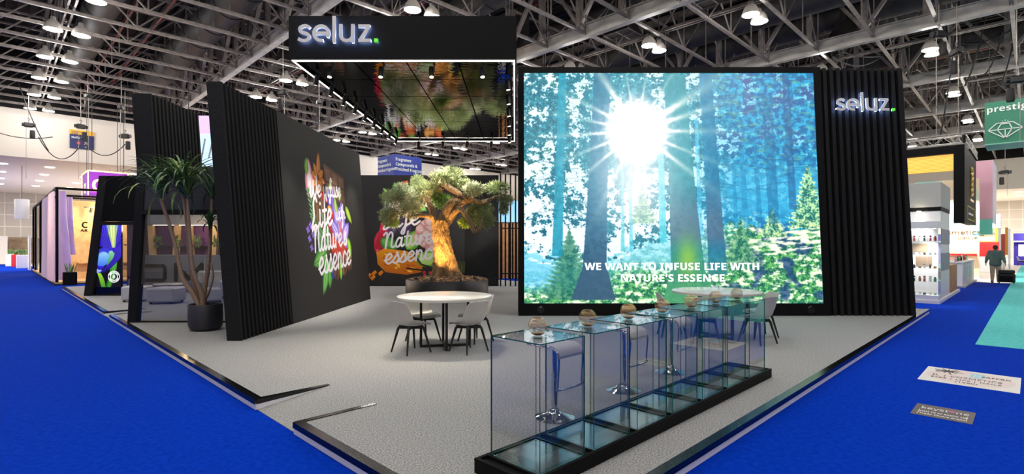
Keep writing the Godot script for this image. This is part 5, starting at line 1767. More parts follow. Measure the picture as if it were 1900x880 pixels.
func glass_row() -> void:
	var y0 := PL + 0.001
	var y := PL + 0.108
	var t := thing("display_plinth", "long low black plinth carrying the row of glass cases", "plinth", Vector3.ZERO, HALL)
	part(t, "tray", one_box(Vector3(4.40, 0.085, 0.555), Vector3(4.665, y0 + 0.0425, -2.575), 0.004), M.frame_black)
	for u in [2.312, 2.838]:
		part(t, "side_rail", one_box(Vector3(4.40, 0.022, 0.03), Vector3(4.665, y0 + 0.096, -u), 0.002), M.frame_black)
	for v in [2.48, 6.85]:
		part(t, "end_rail", one_box(Vector3(0.03, 0.022, 0.496), Vector3(v, y0 + 0.096, -2.575), 0.002), M.frame_black)
	for i in 8:
		var vb := 2.598 + 0.606 * i - 0.058
		for e in [-0.042, 0.042]:
			if (i == 0 and e < 0) or (i == 7 and e > 0): continue
			part(t, "cross_bar", one_box(Vector3(0.022, 0.022, 0.496), Vector3(vb + e, y0 + 0.096, -2.575), 0.002), M.frame_black)
	for i in 7:
		part(t, "gloss_plate", one_box(Vector3(0.486, 0.01, 0.49), Vector3(2.843 + 0.606 * i, y0 + 0.0905, -2.575)), M.plate_black)
	var words := ["nearest us, at the front end of the row", "second in the row from us", "third in the row from us", "in the middle of the row", "fifth in the row from us", "sixth in the row from us", "farthest, at the screen end of the row"]
	for i in 7:
		var c := thing("glass_case", "clear glass case " + words[i], "glass case", W(2.575, 2.843 + 0.606 * i, y), HALL, "glass cases on the long black plinth")
		var g := 0.008
		var hh := 0.872
		for s in [-1, 1]:
			glass_part(c, Vector3(0.49, hh - g, g), Vector3(0, (hh - g) / 2 + 0.001, s * (0.245 - g / 2)))
			glass_part(c, Vector3(g, hh - g, 0.49 - 2 * g), Vector3(s * (0.245 - g / 2), (hh - g) / 2 + 0.001, 0))
		glass_part(c, Vector3(0.49, g, 0.49), Vector3(0, hh - g / 2 + 0.001, 0))
		var k := MB.new(); k.lathe([Vector2(0.0, hh - g - 0.045), Vector2(0.034, hh - g - 0.045), Vector2(0.035, hh - g - 0.043), Vector2(0.035, hh - g), Vector2(0.0, hh - g)], 18)
		part(c, "lamp_holder", k, M.lamp_black)
	# amber globes
	var am := pane("amber_glass", rgb(255, 255, 255), 0.36, 0.04)
	am.metallic = 1.0
	textured(am, grain(128, 0.03, [rgb(196, 146, 90), rgb(232, 198, 150), rgb(246, 226, 196)], 55, 4), 9.0, false)
	mat("amber_foot", rgb(120, 76, 30), 0.25, 0.5)
	var b := MB.new()
	var pr := [Vector2(0.0, 0.004), Vector2(0.03, 0.002)]
	for j in range(4, 26):
		var a := deg_to_rad(-90.0 + j * 6.2)
		pr.append(Vector2(cos(a) * 0.072, 0.069 + sin(a) * 0.072))
	var inner := []
	for q in pr: inner.push_front(Vector2(maxf(q.x - 0.003, 0.0), q.y + (0.003 if q.y < 0.05 else 0.0)))
	for q in inner.slice(0, 3): pr.append(q)   # turned-in lip of the opening
	b.lathe(pr, 36)
	var gm := b.mesh()
	var ft := MB.new(); ft.lathe([Vector2(0.0, 0.006), Vector2(0.034, 0.006), Vector2(0.05, 0.016), Vector2(0.044, 0.02), Vector2(0.0, 0.018)], 28)
	var fm := ft.mesh()
	for i in 7:
		var g := thing("amber_glass_globe", "amber mirrored glass globe on the case " + words[i], "glass globe", W(2.575, 2.843 + 0.606 * i, y + 0.874), HALL, "amber globes on the glass cases")
		part(g, "globe", gm, am)
		part(g, "base", fm, M.amber_foot)
	# crumpled wrap at the far end
	b = MB.new()
	var fn := FastNoiseLite.new(); fn.frequency = 9.0
	var rows := []
	for j in 9:
		var row := []
		for k in 17:
			var th := PI * 0.5 * j / 8.0
			var a := TAU * (k % 16) / 16
			var d := Vector3(cos(th) * cos(a), sin(th), cos(th) * sin(a))
			row.append(d * Vector3(0.13, 0.075, 0.08) * (1.0 + 0.5 * fn.get_noise_3dv(d * 0.5)))
		rows.append(row)
	b.sheet(rows)
	mat("wrap", rgb(220, 216, 208), 0.5)
	tag(part(self, "crumpled_wrap", b, M.wrap, W(2.62, 7.0, PL + 0.001), HALL), "crumpled white plastic wrap at the end of the black plinth", "wrap")


func stools() -> void:
	var proto: Node3D
	var at := [[0.406, 4.97], [1.26, 5.89], [2.05, 6.74]]
	var words := ["chrome bar stool with white seat behind the nearest glass cases", "chrome bar stool with white seat behind the middle glass cases", "chrome bar stool with white seat behind the far glass cases"]
	mat("stool_seat", rgb(214, 210, 202), 0.5)
	for i in 3:
		var p := Vector3(at[i][0], PL + 0.001, -at[i][1])
		if proto == null:
			proto = thing("bar_stool", words[0], "bar stool", p, HALL, "chrome bar stools")
			var b := MB.new()
			b.lathe([Vector2(0.19, 0.0), Vector2(0.192, 0.006), Vector2(0.16, 0.018), Vector2(0.08, 0.045), Vector2(0.045, 0.075), Vector2(0.034, 0.10), Vector2(0.0, 0.10)], 40)
			part(proto, "base", b, M.chrome)
			b = MB.new(); b.tube([Vector3(0, 0.09, 0), Vector3(0, 0.42, 0)], 0.031, 20); b.tube([Vector3(0, 0.42, 0), Vector3(0, 0.68, 0)], 0.025, 20)
			part(proto, "column", b, M.chrome)
			b = MB.new(); b.box(Vector3(0, 0.68, 0), Vector3(0.16, 0.02, 0.16)); b.tube([Vector3(0.05, 0.675, 0), Vector3(0.17, 0.665, -0.02)], 0.006, 6)
			part(proto, "seat_plate", b, M.chrome)
			var sd := [Vector3(-0.175, 0.70, -0.19), Vector3(-0.175, 0.70, 0.0), Vector3(-0.175, 0.70, 0.11), Vector3(-0.175, 0.67, 0.175), Vector3(-0.175, 0.60, 0.20), Vector3(-0.175, 0.45, 0.19), Vector3(-0.175, 0.36, 0.185), Vector3(-0.16, 0.325, 0.19)]
			var pts := []
			for q in sd: pts.append(q)
			for q in range(sd.size() - 1, -1, -1): pts.append(Vector3(-sd[q].x, sd[q].y, sd[q].z))
			b = MB.new(); b.tube(spline(pts, 5), 0.011, 10)
			part(proto, "footrest_loop", b, M.chrome)
			b = MB.new()
			var top := []
			var bot := []
			for q in spline([Vector2(-0.20, 0.725), Vector2(-0.12, 0.71), Vector2(0.02, 0.712), Vector2(0.12, 0.712), Vector2(0.18, 0.685), Vector2(0.205, 0.63)], 4):
				top.append([Vector3(-0.172, q.y + 0.006, q.x), Vector3(0.0, q.y + 0.002, q.x), Vector3(0.172, q.y + 0.006, q.x)])
				bot.append([Vector3(-0.172, q.y - 0.02, q.x - 0.008), Vector3(0.0, q.y - 0.022, q.x - 0.008), Vector3(0.172, q.y - 0.02, q.x - 0.008)])
			b.sheet(top); b.sheet(bot, -1.0)
			for q in top.size() - 1:
				for k in [0, 2]: b.quad_out(top[q][k], top[q + 1][k], bot[q + 1][k], bot[q][k], Vector3(0, 0.7, 0))
			for q in [0, top.size() - 1]: b.quad_out(top[q][0], top[q][2], bot[q][2], bot[q][0], Vector3(0, 0.7, 0))
			part(proto, "seat", b, M.stool_seat)
		else:
			dup(proto, p, HALL, words[i], "bar_stool")


# ---- the potted dracaena
func dp(zx: float, zy: float, dz := 0.0) -> Vector3:
	var d := 10.12 + dz
	return Vector3((230.0 + zx / 3.143 - 950.0) / 967.0 * d, 1.75 - (360.0 + zy / 3.143 - 455.0) / 967.0 * d, -d)


func dracaena() -> void:
	leaf_mats()
	mat("pot_black", rgb(44, 43, 52), 0.5)
	mat("soil", rgb(46, 36, 28), 1.0)
	textured(mat("cane", Color(1, 1, 1), 0.8), grain(128, 0.06, [rgb(110, 88, 70), rgb(150, 124, 102), rgb(170, 146, 122)], 61, 3), 4.0, false)
	var c := Vector3(-5.95, PL + 0.001, -10.12)
	var pot := thing("plant_pot", "round dark charcoal pot holding the tall dracaena", "pot", c)
	var b := MB.new()
	b.lathe([Vector2(0.0, 0.0), Vector2(0.2, 0.0), Vector2(0.255, 0.02), Vector2(0.285, 0.07), Vector2(0.30, 0.14), Vector2(0.302, 0.5), Vector2(0.298, 0.506), Vector2(0.282, 0.506), Vector2(0.278, 0.5), Vector2(0.278, 0.44), Vector2(0.0, 0.445)], 40)
	part(pot, "vessel", b, M.pot_black)
	b = MB.new(); b.lathe([Vector2(0.276, 0.452), Vector2(0.15, 0.46), Vector2(0.0, 0.465)], 24)
	part(pot, "soil", b, M.soil)
	var base := c + Vector3(0, 0.46, 0)
	var t := thing("dracaena", "tall dracaena with bare canes and drooping strap leaves", "plant", base)
	var canes := [
		[[dp(445, 665), dp(402, 582), dp(346, 500), dp(320, 400), dp(298, 290), dp(262, 170), dp(215, 30)], [0.045, 0.045, 0.04, 0.038, 0.036, 0.033, 0.03]],
		[[dp(452, 665, 0.05), dp(412, 540, 0.08), dp(395, 450, 0.08), dp(380, 330, 0.05), dp(370, 200), dp(346, 8)], [0.05, 0.04, 0.038, 0.036, 0.034, 0.03]],
		[[dp(462, 665, -0.05), dp(455, 585, -0.06), dp(428, 520, -0.08), dp(400, 430, -0.1), dp(388, 300, -0.1), dp(378, 170, -0.1), dp(370, 30, -0.1)], [0.05, 0.05, 0.04, 0.036, 0.034, 0.032, 0.028]],
		[[dp(465, 665), dp(470, 560), dp(488, 450), dp(500, 330), dp(506, 200), dp(515, 30)], [0.055, 0.045, 0.04, 0.036, 0.032, 0.028]],
		[[dp(478, 612), dp(500, 560, -0.1), dp(520, 475, -0.12), dp(506, 405, -0.05)], [0.022, 0.022, 0.02, 0.02]],
		[[dp(503, 262), dp(498, 235, -0.04), dp(496, 200, -0.06)], [0.018, 0.015, 0.012]]]
	for k in canes:
		b = MB.new()
		b.tube(spline(k[0], 6), spline(k[1], 6), 10)
		part(t, "cane", b, M.cane, -base)
	# strap leaves: a few shapes from upright to hanging
	var shapes := []
	for e in [1.5, 1.36, 1.2, 1.0, 0.75, 0.35]:
		var m := MB.new()
		var rows := []
		for i in 9:
			var s := i / 8.0
			var bend: float = e - pow(s, 1.6) * (1.55 + 0.7 * (1.5 - e))
			var prev: Vector3 = rows[-1][1] if i else Vector3.ZERO
			var p: Vector3 = prev + (Vector3(0, sin(bend), cos(bend)) / 8.0 if i else Vector3.ZERO)
			var w := 0.028 * pow(sin(PI * (0.12 + 0.86 * s)), 0.7)
			rows.append([p + Vector3(-w, w * 0.25, 0), p, p + Vector3(w, w * 0.25, 0)])
		m.sheet(rows)
		shapes.append(m.mesh())
	var crowns := [[dp(215, 34), 54, 0.98], [dp(346, 10), 56, 1.08], [dp(370, 34, -0.1), 46, 1.0], [dp(515, 34), 46, 0.92], [dp(496, 202, -0.06), 22, 0.42], [dp(250, 10, 0.15), 16, 0.9]]
	for cr in crowns:
		var g := group_node(t, "leaf_crown", cr[0] - base)
		for i in cr[1]:
			var q := clampi(int(rng.randfn(2.2, 1.5)), 0, 5)
			var lf := part(g, "leaf", shapes[q], [M.leaf_dark, M.leaf_mid, M.leaf_mid, M.leaf_tip][rng.randi() % 4], Vector3(0, rng.randf_range(-0.02, 0.10), 0), rng.randf() * TAU)
			var sc: float = cr[2] * rng.randf_range(0.75, 1.2)
			lf.scale = Vector3(rng.randf_range(0.6, 0.95), sc, sc) 


# b: box in hall coordinates, from u0..u1, v0..v1, y0..y1
func hb(u0: float, u1: float, v0: float, v1: float, y0: float, y1: float, k := 0.0) -> MB:
	return one_box(Vector3(absf(v1 - v0), y1 - y0, absf(u1 - u0)), Vector3((v0 + v1) / 2, (y0 + y1) / 2, -(u0 + u1) / 2), k)


const FACE_U := Basis(Vector3(1, 0, 0), Vector3(0, 1, 0), Vector3(0, 0, 1))       # lettering read along v, seen from lower u
const FACE_V := Basis(Vector3(0, 0, 1), Vector3(0, 1, 0), Vector3(-1, 0, 0))      # lettering read towards lower u, seen from lower v


func bottle(at: Vector3, s: float, c: StandardMaterial3D, kind: int, label: String, grp: String) -> void:
	var t := thing(["perfume_bottle", "cosmetic_jar", "product_box"][kind], label, ["bottle", "jar", "box"][kind], at, rng.randf() * 0.6 + HALL, grp)
	var b := MB.new()
	if kind == 0:
		b.cbox(Vector3(0, s * 0.4, 0), Vector3(s * 0.55, s * 0.8, s * 0.4), 0.008)
		part(t, "body", b, c)
		b = MB.new(); b.lathe([Vector2(s * 0.13, s * 0.8), Vector2(s * 0.13, s * 1.05), Vector2(0, s * 1.06)], 10)
		part(t, "cap", b, M.cap_dark)
	elif kind == 1:
		b.lathe([Vector2(0, 0), Vector2(s * 0.3, 0), Vector2(s * 0.32, s * 0.04), Vector2(s * 0.32, s * 0.5), Vector2(0, s * 0.5)], 14)
		part(t, "body", b, c)
		b = MB.new(); b.lathe([Vector2(s * 0.33, s * 0.5), Vector2(s * 0.33, s * 0.68), Vector2(0, s * 0.69)], 14)
		part(t, "lid", b, M.cap_light)
	else:
		b.cbox(Vector3(0, s * 0.6, 0), Vector3(s * 0.6, s * 1.2, s * 0.35), 0.004)
		part(t, "carton", b, c)
		b = MB.new(); b.box(Vector3(0, s * 0.75, 0), Vector3(s * 0.61, s * 0.18, s * 0.36))
		part(t, "band", b, M.cap_light)


func lattice(t: Node3D, a: Vector3, b: Vector3, w: float, m: Material) -> void:
	var s := MB.new()
	var d := (b - a).normalized()
	var sd := d.cross(Vector3.UP).normalized() * w / 2
	var up := Vector3(0, w / 2, 0)
	for e in [sd + up, sd - up, -sd + up, -sd - up]: s.tube([a + e, b + e], 0.025, 6)
	var n := int(a.distance_to(b) / w)
	for i in n:
		var p := a.lerp(b, float(i) / n)
		var q := a.lerp(b, float(i + 1) / n)
		for e in [sd, -sd]:
			s.tube([p + e + up, q + e - up] if i % 2 else [p + e - up, q + e + up], 0.013, 5)
	part(t, "lattice_truss", s, m)


func booths_right() -> void:
	mat("booth_white", rgb(236, 236, 240), 0.5)
	mat("booth_grey", rgb(176, 176, 174), 0.6)
	mat("band_grey", rgb(150, 152, 166), 0.6)
	mat("taupe_print", rgb(150, 128, 108), 0.6)
	mat("cap_dark", rgb(24, 22, 24), 0.4)
	mat("cap_light", rgb(224, 220, 212), 0.4)
	mat("alu", rgb(190, 188, 184), 0.35, 0.8)
	pane("case_glass", rgb(170, 210, 200), 0.06)
	var shades := {"green": rgb(30, 130, 92), "amber": rgb(186, 118, 40), "white": rgb(224, 222, 216), "burgundy": rgb(110, 26, 50), "black": rgb(28, 26, 30), "pale green": rgb(160, 210, 188), "brown": rgb(110, 70, 46), "pink": rgb(214, 130, 150), "red": rgb(190, 40, 46)}
	for k in shades: mat("ware_" + k, shades[k], 0.35)
	# display cabinet
	var t := thing("display_cabinet", "glass display cabinet with cosmetics on shelves at the corner of the next stand", "cabinet", Vector3.ZERO, HALL)
	part(t, "plinth", hb(1.98, 3.0, 19.83, 20.42, 0.04, 0.25, 0.005), M.booth_white)
	part(t, "toe_kick", hb(2.02, 2.98, 19.87, 20.38, 0.001, 0.04), M.frame_black)
	part(t, "head", hb(1.98, 3.0, 19.83, 20.42, 2.26, 2.46, 0.005), M.booth_white)
	for y in [0.643, 1.045, 1.45, 1.866]: part(t, "glass_shelf", hb(2.0, 2.98, 19.86, 20.4, y - 0.006, y + 0.006), M.case_glass)
	for e in [[1.985, 2.24, 19.84, 19.85], [2.245, 2.99, 19.84, 19.85], [1.985, 1.995, 19.85, 20.41], [2.985, 2.995, 19.85, 20.41]]:
		part(t, "pane", hb(e[0], e[1], e[2], e[3], 0.25, 2.26), M.case_glass)
	for u in [2.1, 2.3, 2.5, 2.7]:
		var dl := MB.new(); dl.lathe([Vector2(0, 2.25), Vector2(0.03, 2.25), Vector2(0.035, 2.262)], 10, Vector3(20.1, 0, -u))
		part(t, "downlight", dl, M.spot_glow)
	spot(W(2.3, 20.1, 2.2), W(2.3, 20.12, 0.0), Color(1, 0.98, 0.94), 9.0, 50.0)
	var rows := [[0.25, "floor of the cabinet", ["pale green", "white", "black", "white", "pale green", "white"], 1], [0.649, "lowest glass shelf", ["green", "white", "red", "amber", "black", "pale green"], 2], [1.051, "second glass shelf", ["amber", "brown", "white", "amber", "black", "white"], 0], [1.456, "third glass shelf", ["white", "pale green", "amber", "white", "white", "pale green"], 1], [1.872, "top glass shelf", ["burgundy", "burgundy", "black", "white", "red"], 2]]
	for r in rows:
		for i in r[2].size():
			var nm: String = r[2][i]
			var kd: int = r[3] if i % 3 else (0 if r[3] == 2 else 1)
			bottle(W(2.08 + i * 0.125, 20.02 + 0.1 * (i % 2), r[0] + 0.001), 0.11 if r[3] != 2 else 0.14, M["ware_" + nm], kd, "%s cosmetic %s on the %s" % [nm, ["bottle", "jar", "carton"][kd], r[1]], "cosmetics in the glass cabinet")
	# stand behind the cabinet
	var b := thing("cosmetics_booth", "white corner booth behind the glass cabinet with a grey upper block", "booth", Vector3.ZERO, HALL)
	part(b, "wall", hb(2.0, 4.5, 20.5, 20.62, 0.1, 2.8), M.booth_white)
	part(b, "wall", hb(2.0, 2.12, 20.62, 22.9, 0.1, 2.8), M.booth_white)
	part(b, "upper_block", hb(1.98, 4.6, 20.48, 22.95, 2.92, 3.68, 0.01), M.booth_grey)
	part(b, "black_band", hb(1.99, 4.6, 20.49, 22.94, 2.8, 2.92), M.frame_black)
	part(b, "floor_slab", hb(1.95, 6.0, 19.8, 25.9, 0.001, 0.1), M.booth_white)
	for e in [[0.95, 1.5], [1.78, 2.25]]:
		part(b, "printed_band", hb(1.99, 2.0, 20.62, 22.88, e[0], e[1]), M.band_grey)
	part(b, "poster", hb(2.3, 2.75, 20.49, 20.5, 1.54, 1.8), M.taupe_print)
	part(b, "poster", hb(2.2, 2.6, 20.49, 20.5, 1.1, 1.4), M.taupe_print)
	var sl := MB.new(); sl.lathe([Vector2(0, 2.78), Vector2(0.05, 2.78), Vector2(0.05, 2.8)], 12, Vector3(20.3, 0, -2.5))
	part(b, "downlight", sl, M.spot_glow)
	spot(W(2.5, 20.35, 2.76), W(2.5, 20.46, 0.6), Color(1, 0.98, 0.95), 14.0, 34.0)
	# timber end and long white counter
	tag(part(self, "wood_counter_end", hb(2.0, 3.4, 23.3, 25.4, 0.101, 1.06, 0.01), M.warm_wood, Vector3.ZERO, HALL), "brown wooden counter end between cabinet and white counter", "counter")
	var c := thing("white_counter", "long white counter with pale panels under the pastel wall", "counter", Vector3.ZERO, HALL)
	part(c, "body", hb(2.06, 2.7, 28.3, 34.2, 0.06, 1.0), M.booth_white)
	part(c, "worktop", hb(2.02, 2.74, 28.25, 34.25, 1.0, 1.05, 0.01), M.booth_white)
	part(c, "base_plate", hb(1.95, 2.8, 28.15, 34.3, 0.001, 0.06), M.band_grey)
	mat("pale_panel", rgb(196, 222, 220), 0.4)
	for i in 2: part(c, "front_panel", hb(2.045, 2.06, 29.3 + i * 2.4, 30.7 + i * 2.4, 0.3, 0.85), M.pale_panel)
	var nm := ["pink", "green", "amber", "black", "white", "red", "amber", "pale green"]
	for i in 8: bottle(W(2.3, 28.6 + i * 0.7, 1.051), 0.2, M["ware_" + nm[i]], [2, 0][i % 2], "%s sample %s standing on the long white counter" % [nm[i], ["box", "bottle"][i % 2]], "samples on the white counter")
	# pastel wall
	var pm := grain(256, 0.008, [rgb(120, 214, 206), rgb(196, 226, 206), rgb(244, 226, 196), rgb(244, 214, 178), rgb(236, 206, 222)], 71, 2)
	textured(mat("pastel", Color(1, 1, 1), 0.4), pm, 0.22)
	var w := thing("pastel_wall", "tall pastel wall with brown thin lettering above the white counter", "wall panel", Vector3.ZERO, HALL)
	part(w, "panel", hb(1.96, 4.6, 36.0, 36.2, 0.002, 5.2), M.pastel)
	part(w, "skirting", hb(1.93, 4.6, 35.96, 36.0, 0.002, 0.12), M.booth_white)
	text(w, "lettering", "cosmetics", 0.22, M.ware_brown, Vector3(35.98, 2.42, -2.78), FACE_V, false, 0.01, 1.3)
	text(w, "lettering", "GROUP", 0.13, M.ware_brown, Vector3(35.98, 2.12, -2.42), FACE_V, false, 0.01, 1.3)
	part(w, "red_shelf", hb(2.05, 4.5, 35.8, 36.0, 1.2, 1.3), M.ware_red)
	spot(W(2.6, 34.8, 4.6), W(2.7, 36.0, 1.8), Color(1, 0.95, 0.88), 60.0, 50.0)
	mat("pink_panel", rgb(226, 170, 190), 0.5)
	mat("lilac_panel", rgb(214, 206, 232), 0.5)
	mat("teal_panel", rgb(110, 206, 196), 0.5)
	var hs := thing("pastel_hanging_box", "pink and lilac hanging box sign beyond the black and gold frame", "sign", Vector3.ZERO, HALL)
	part(hs, "pink_face", hb(1.5, 2.3, 37.0, 37.1, 3.1, 6.2), M.pink_panel)
	part(hs, "lilac_side", hb(1.48, 1.5, 37.0, 40.5, 2.9, 6.2), M.lilac_panel)
	part(hs, "teal_foot", hb(1.5, 2.3, 36.98, 37.1, 2.3, 3.1), M.teal_panel)
	# farther stands
	var f := thing("red_booth", "bright red and white booth with a yellow-green framed poster behind the walking man", "booth", Vector3.ZERO, HALL)
	mat("lime_frame", rgb(190, 190, 40), 0.5)
	mat("bright_red", rgb(206, 40, 44), 0.45)
	mat("taupe", rgb(186, 170, 156), 0.6)
	glow("white_lightbox", Color(1, 0.99, 0.97), 1.1)
	part(f, "red_wall", hb(1.55, 3.2, 46.0, 46.2, 1.0, 1.95), M.bright_red)
	part(f, "poster_frame", hb(1.6, 3.2, 46.0, 46.2, 1.95, 2.85), M.lime_frame)
	part(f, "poster", hb(1.75, 3.2, 45.98, 46.0, 2.35, 2.75), M.taupe)
	part(f, "poster", hb(1.75, 3.2, 45.98, 46.0, 2.0, 2.3), M.booth_white)
	part(f, "lit_sign_panel", hb(1.5, 3.2, 46.0, 46.3, 2.87, 3.75), M.white_lightbox)
	part(f, "counter", hb(1.5, 3.2, 44.6, 45.2, 0.002, 1.0), M.booth_white)
	part(f, "side_wall", hb(3.2, 3.4, 44.0, 46.3, 0.002, 3.7), M.booth_white)
	text(f, "lettering", "is dermatologist", 0.08, M.frame_black, Vector3(45.97, 2.62, -2.3), FACE_V, true, 0.004)
	text(f, "lettering", "favourite of all your", 0.08, M.frame_black, Vector3(45.97, 2.5, -2.3), FACE_V, true, 0.004)
	text(f, "lettering", "brands", 0.08, M.frame_black, Vector3(45.97, 2.39, -2.45), FACE_V, true, 0.004)
	mat("rust_panel", rgb(176, 60, 50), 0.5)
	mat("orange_panel", rgb(206, 136, 40), 0.5)
	var q := thing("pillar_booth", "white pillars with rust red and orange panels near the end of the aisle", "booth", Vector3.ZERO, HALL)
	for e in [[1.75, 2.1, 0.002, 3.9, M.booth_white], [1.52, 1.75, 0.9, 2.6, M.rust_panel], [1.52, 1.75, 0.002, 0.9, M.booth_white], [1.36, 1.52, 1.0, 3.1, M.orange_panel], [1.22, 1.36, 0.002, 3.0, M.booth_white]]:
		part(q, "panel", hb(e[0], e[1], 55.0, 55.4, e[2], e[3]), e[4])
	part(q, "sign_fin", hb(1.9, 2.0, 50.0, 52.0, 3.0, 5.0), M.white_lightbox)
	text(q, "number", "1", 0.4, M.frame_black, Vector3(54.98, 3.2, -1.95), FACE_V, true, 0.01)
	var pb := thing("purple_booth", "violet-blue booth with white panels at the far end of the turquoise aisle", "booth", Vector3.ZERO, HALL)
	mat("violet", rgb(70, 50, 190), 0.5)
	part(pb, "header", hb(-4.0, 1.2, 62.0, 63.0, 2.1, 2.75), M.violet)
	part(pb, "wall", hb(-4.0, 1.2, 63.0, 63.2, 0.002, 2.1), M.violet)
	part(pb, "lit_sign_panel", hb(-0.1, 0.9, 62.9, 63.0, 0.8, 1.8), M.white_lightbox)
	part(pb, "lit_sign_panel", hb(-1.6, -0.4, 62.9, 63.0, 0.8, 1.8), M.white_lightbox)
	part(pb, "white_fascia", hb(-4.0, 1.2, 61.9, 62.0, 2.0, 2.12), M.booth_white)
	for i in 3: dup(get_node("shell_chair"), W(0.7 - i * 0.75, 60.5, 0.001), HALL + i * 0.5, "white shell chair in front of the violet booth, %s along its front" % ["first", "second", "third"][i], "shell_chair").set_meta("group", "white chairs at the violet booth")
	omni(W(0.0, 60.0, 2.6), Color(1, 0.97, 0.95), 6.0, 0.2)
	omni(W(1.6, 43.5, 3.0), Color(1, 0.95, 0.9), 9.0, 0.2)
	# black and gold hanging frame
	mat("gold", rgb(226, 168, 62), 0.35, 0.4)
	var g := thing("black_gold_hanging_frame", "black hanging frame with a gold emblem and glittering gold panel", "hanging sign", Vector3.ZERO, HALL)
	part(g, "front_beam", hb(2.35, 4.6, 28.4, 28.7, 5.6, 5.92), M.frame_black)
	part(g, "front_column", hb(2.0, 2.35, 28.4, 28.7, 2.66, 5.92), M.frame_black)
	part(g, "side_panel", hb(2.0, 2.3, 28.7, 34.5, 2.72, 5.92), M.frame_black)
	glow("gold_glow", rgb(236, 196, 90), 0.75)
	for i in 12:
		part(g, "gold_light_bead_row", hb(2.36, 4.5, 28.52, 28.55, 4.88 + i * 0.058, 4.92 + i * 0.058), M.gold_glow)
	part(g, "gold_backing", hb(2.36, 4.5, 28.56, 28.6, 4.86, 5.58), M.gold)
	var em := MB.new()
	for i in 5:
		var pts := []
		for k in 17: pts.append(Vector3(31.6 + cos(TAU * k / 16) * (0.45 if i != 2 else 0.32), 4.15 + i * 0.24 + sin(TAU * k / 16) * 0.16, -1.985))
		em.tube(pts, 0.05, 6, false)
	part(g, "emblem", em, M.gold)
	part(g, "emblem_caption", hb(1.985, 2.0, 31.1, 32.9, 3.75, 3.85), M.gold)
	for e in [[29.6, 33.4, 3.42, 3.46], [29.6, 33.4, 2.86, 2.9], [29.6, 29.68, 2.86, 3.46], [33.32, 33.4, 2.86, 3.46]]:
		part(g, "yellow_frame", hb(1.985, 2.0, e[0], e[1], e[2], e[3]), M.lime_frame)
	part(g, "white_caption", hb(1.985, 2.0, 30.2, 32.6, 3.1, 3.18), M.booth_white)
	lattice(g, Vector3(28.55, 6.15, -5.4), Vector3(28.55, 6.15, -2.1), 0.3, M.alu)
	lattice(g, Vector3(28.5, 6.15, -2.1), Vector3(34.5, 6.15, -2.1), 0.3, M.alu)
	var wr := MB.new()
	for e in [[28.5, 2.15], [28.6, 4.6], [34.4, 2.15]]: wr.tube([Vector3(e[0], 6.2, -e[1]), Vector3(e[0], 9.6, -e[1])], 0.012, 5)
	part(g, "suspension_wire", wr, M.cable)
	# green banner box
	mat("banner_green", rgb(52, 122, 96), 0.7)
	mat("banner_light", rgb(126, 186, 166), 0.7)
	mat("print_white", rgb(222, 230, 224), 0.7)
	var n := thing("green_banner_box", "green hanging banner box with a white diamond outline", "banner", Vector3.ZERO, HALL)
	part(n, "front_face", hb(-3.6, 1.32, 27.0, 27.04, 5.62, 7.2), M.banner_green)
	part(n, "box_body", hb(-3.6, 1.32, 27.04, 28.7, 5.66, 7.2), M.banner_light)
	part(n, "underside", hb(-3.6, 1.32, 27.0, 28.7, 5.58, 5.62), M.banner_light)
	text(n, "lettering", "prestigepack", 0.22, M.print_white, Vector3(26.99, 6.92, -0.23), FACE_V, true, 0.006, 1.1)
	text(n, "lettering", "TRADE CENTRE", 0.16, M.print_white, Vector3(26.99, 6.1, 0.88), FACE_V, false, 0.006)
	var dm := MB.new()
	var D := func(x: float, y: float) -> Vector3: return Vector3(26.985, 5.78 + y * 0.62, -1.22 + x * 0.95)
	for e in [[0.0, 0.55, 0.25, 0.95], [0.25, 0.95, 0.72, 0.95], [0.72, 0.95, 1.0, 0.55], [0.0, 0.55, 0.5, 0.0], [1.0, 0.55, 0.5, 0.0], [0.0, 0.55, 1.0, 0.55], [0.27, 0.55, 0.5, 0.0], [0.7, 0.55, 0.5, 0.0], [0.27, 0.55, 0.38, 0.88], [0.7, 0.55, 0.62, 0.88], [0.38, 0.88, 0.62, 0.88], [0.5, 0.55, 0.5, 0.0], [0.42, 1.04, 0.42, 1.08], [0.5, 1.06, 0.5, 1.11], [0.58, 1.04, 0.58, 1.08], [1.05, 0.55, 2.6, 0.55]]:
		dm.bar(D.call(e[0], e[1]), D.call(e[2], e[3]), 0.03, 0.008, Vector3(1, 0, 0))
	part(n, "diamond_outline", dm, M.print_white)
	wr = MB.new()
	for u in [1.2, -1.2, -3.4]: wr.tube([Vector3(27.4, 7.2, -u), Vector3(27.4, 9.6, -u)], 0.012, 5)
	part(n, "suspension_wire", wr, M.cable)
	# blue direction box behind the back wall
	mat("sign_blue", rgb(40, 56, 140), 0.6)
	var s := thing("blue_hanging_box", "blue hanging box sign naming fragrance compounds above the back wall", "sign", Vector3.ZERO, HALL)
	part(s, "box", hb(26.02, 27.8, 16.4, 18.35, 5.0, 7.0, 0.02), M.sign_blue)
	for i in 3:
		text(s, "lettering", ["Fragrance", "Compounds &", "Finished Fragrance"][i], 0.17, M.print_white, Vector3(16.5, 6.72 - i * 0.28, -26.0), FACE_U, true, 0.006, 0.95, HORIZONTAL_ALIGNMENT_LEFT)
		text(s, "lettering", ["Fragrance", "Compounds &", "Finished Fragrance"][i], 0.17, M.print_white, Vector3(16.39, 6.72 - i * 0.28, -27.75), FACE_V, true, 0.006, 0.9, HORIZONTAL_ALIGNMENT_LEFT)
	text(s, "lettering", "Hall 4", 0.3, M.print_white, Vector3(17.35, 5.5, -26.0), FACE_U, true, 0.006)
	wr = MB.new()
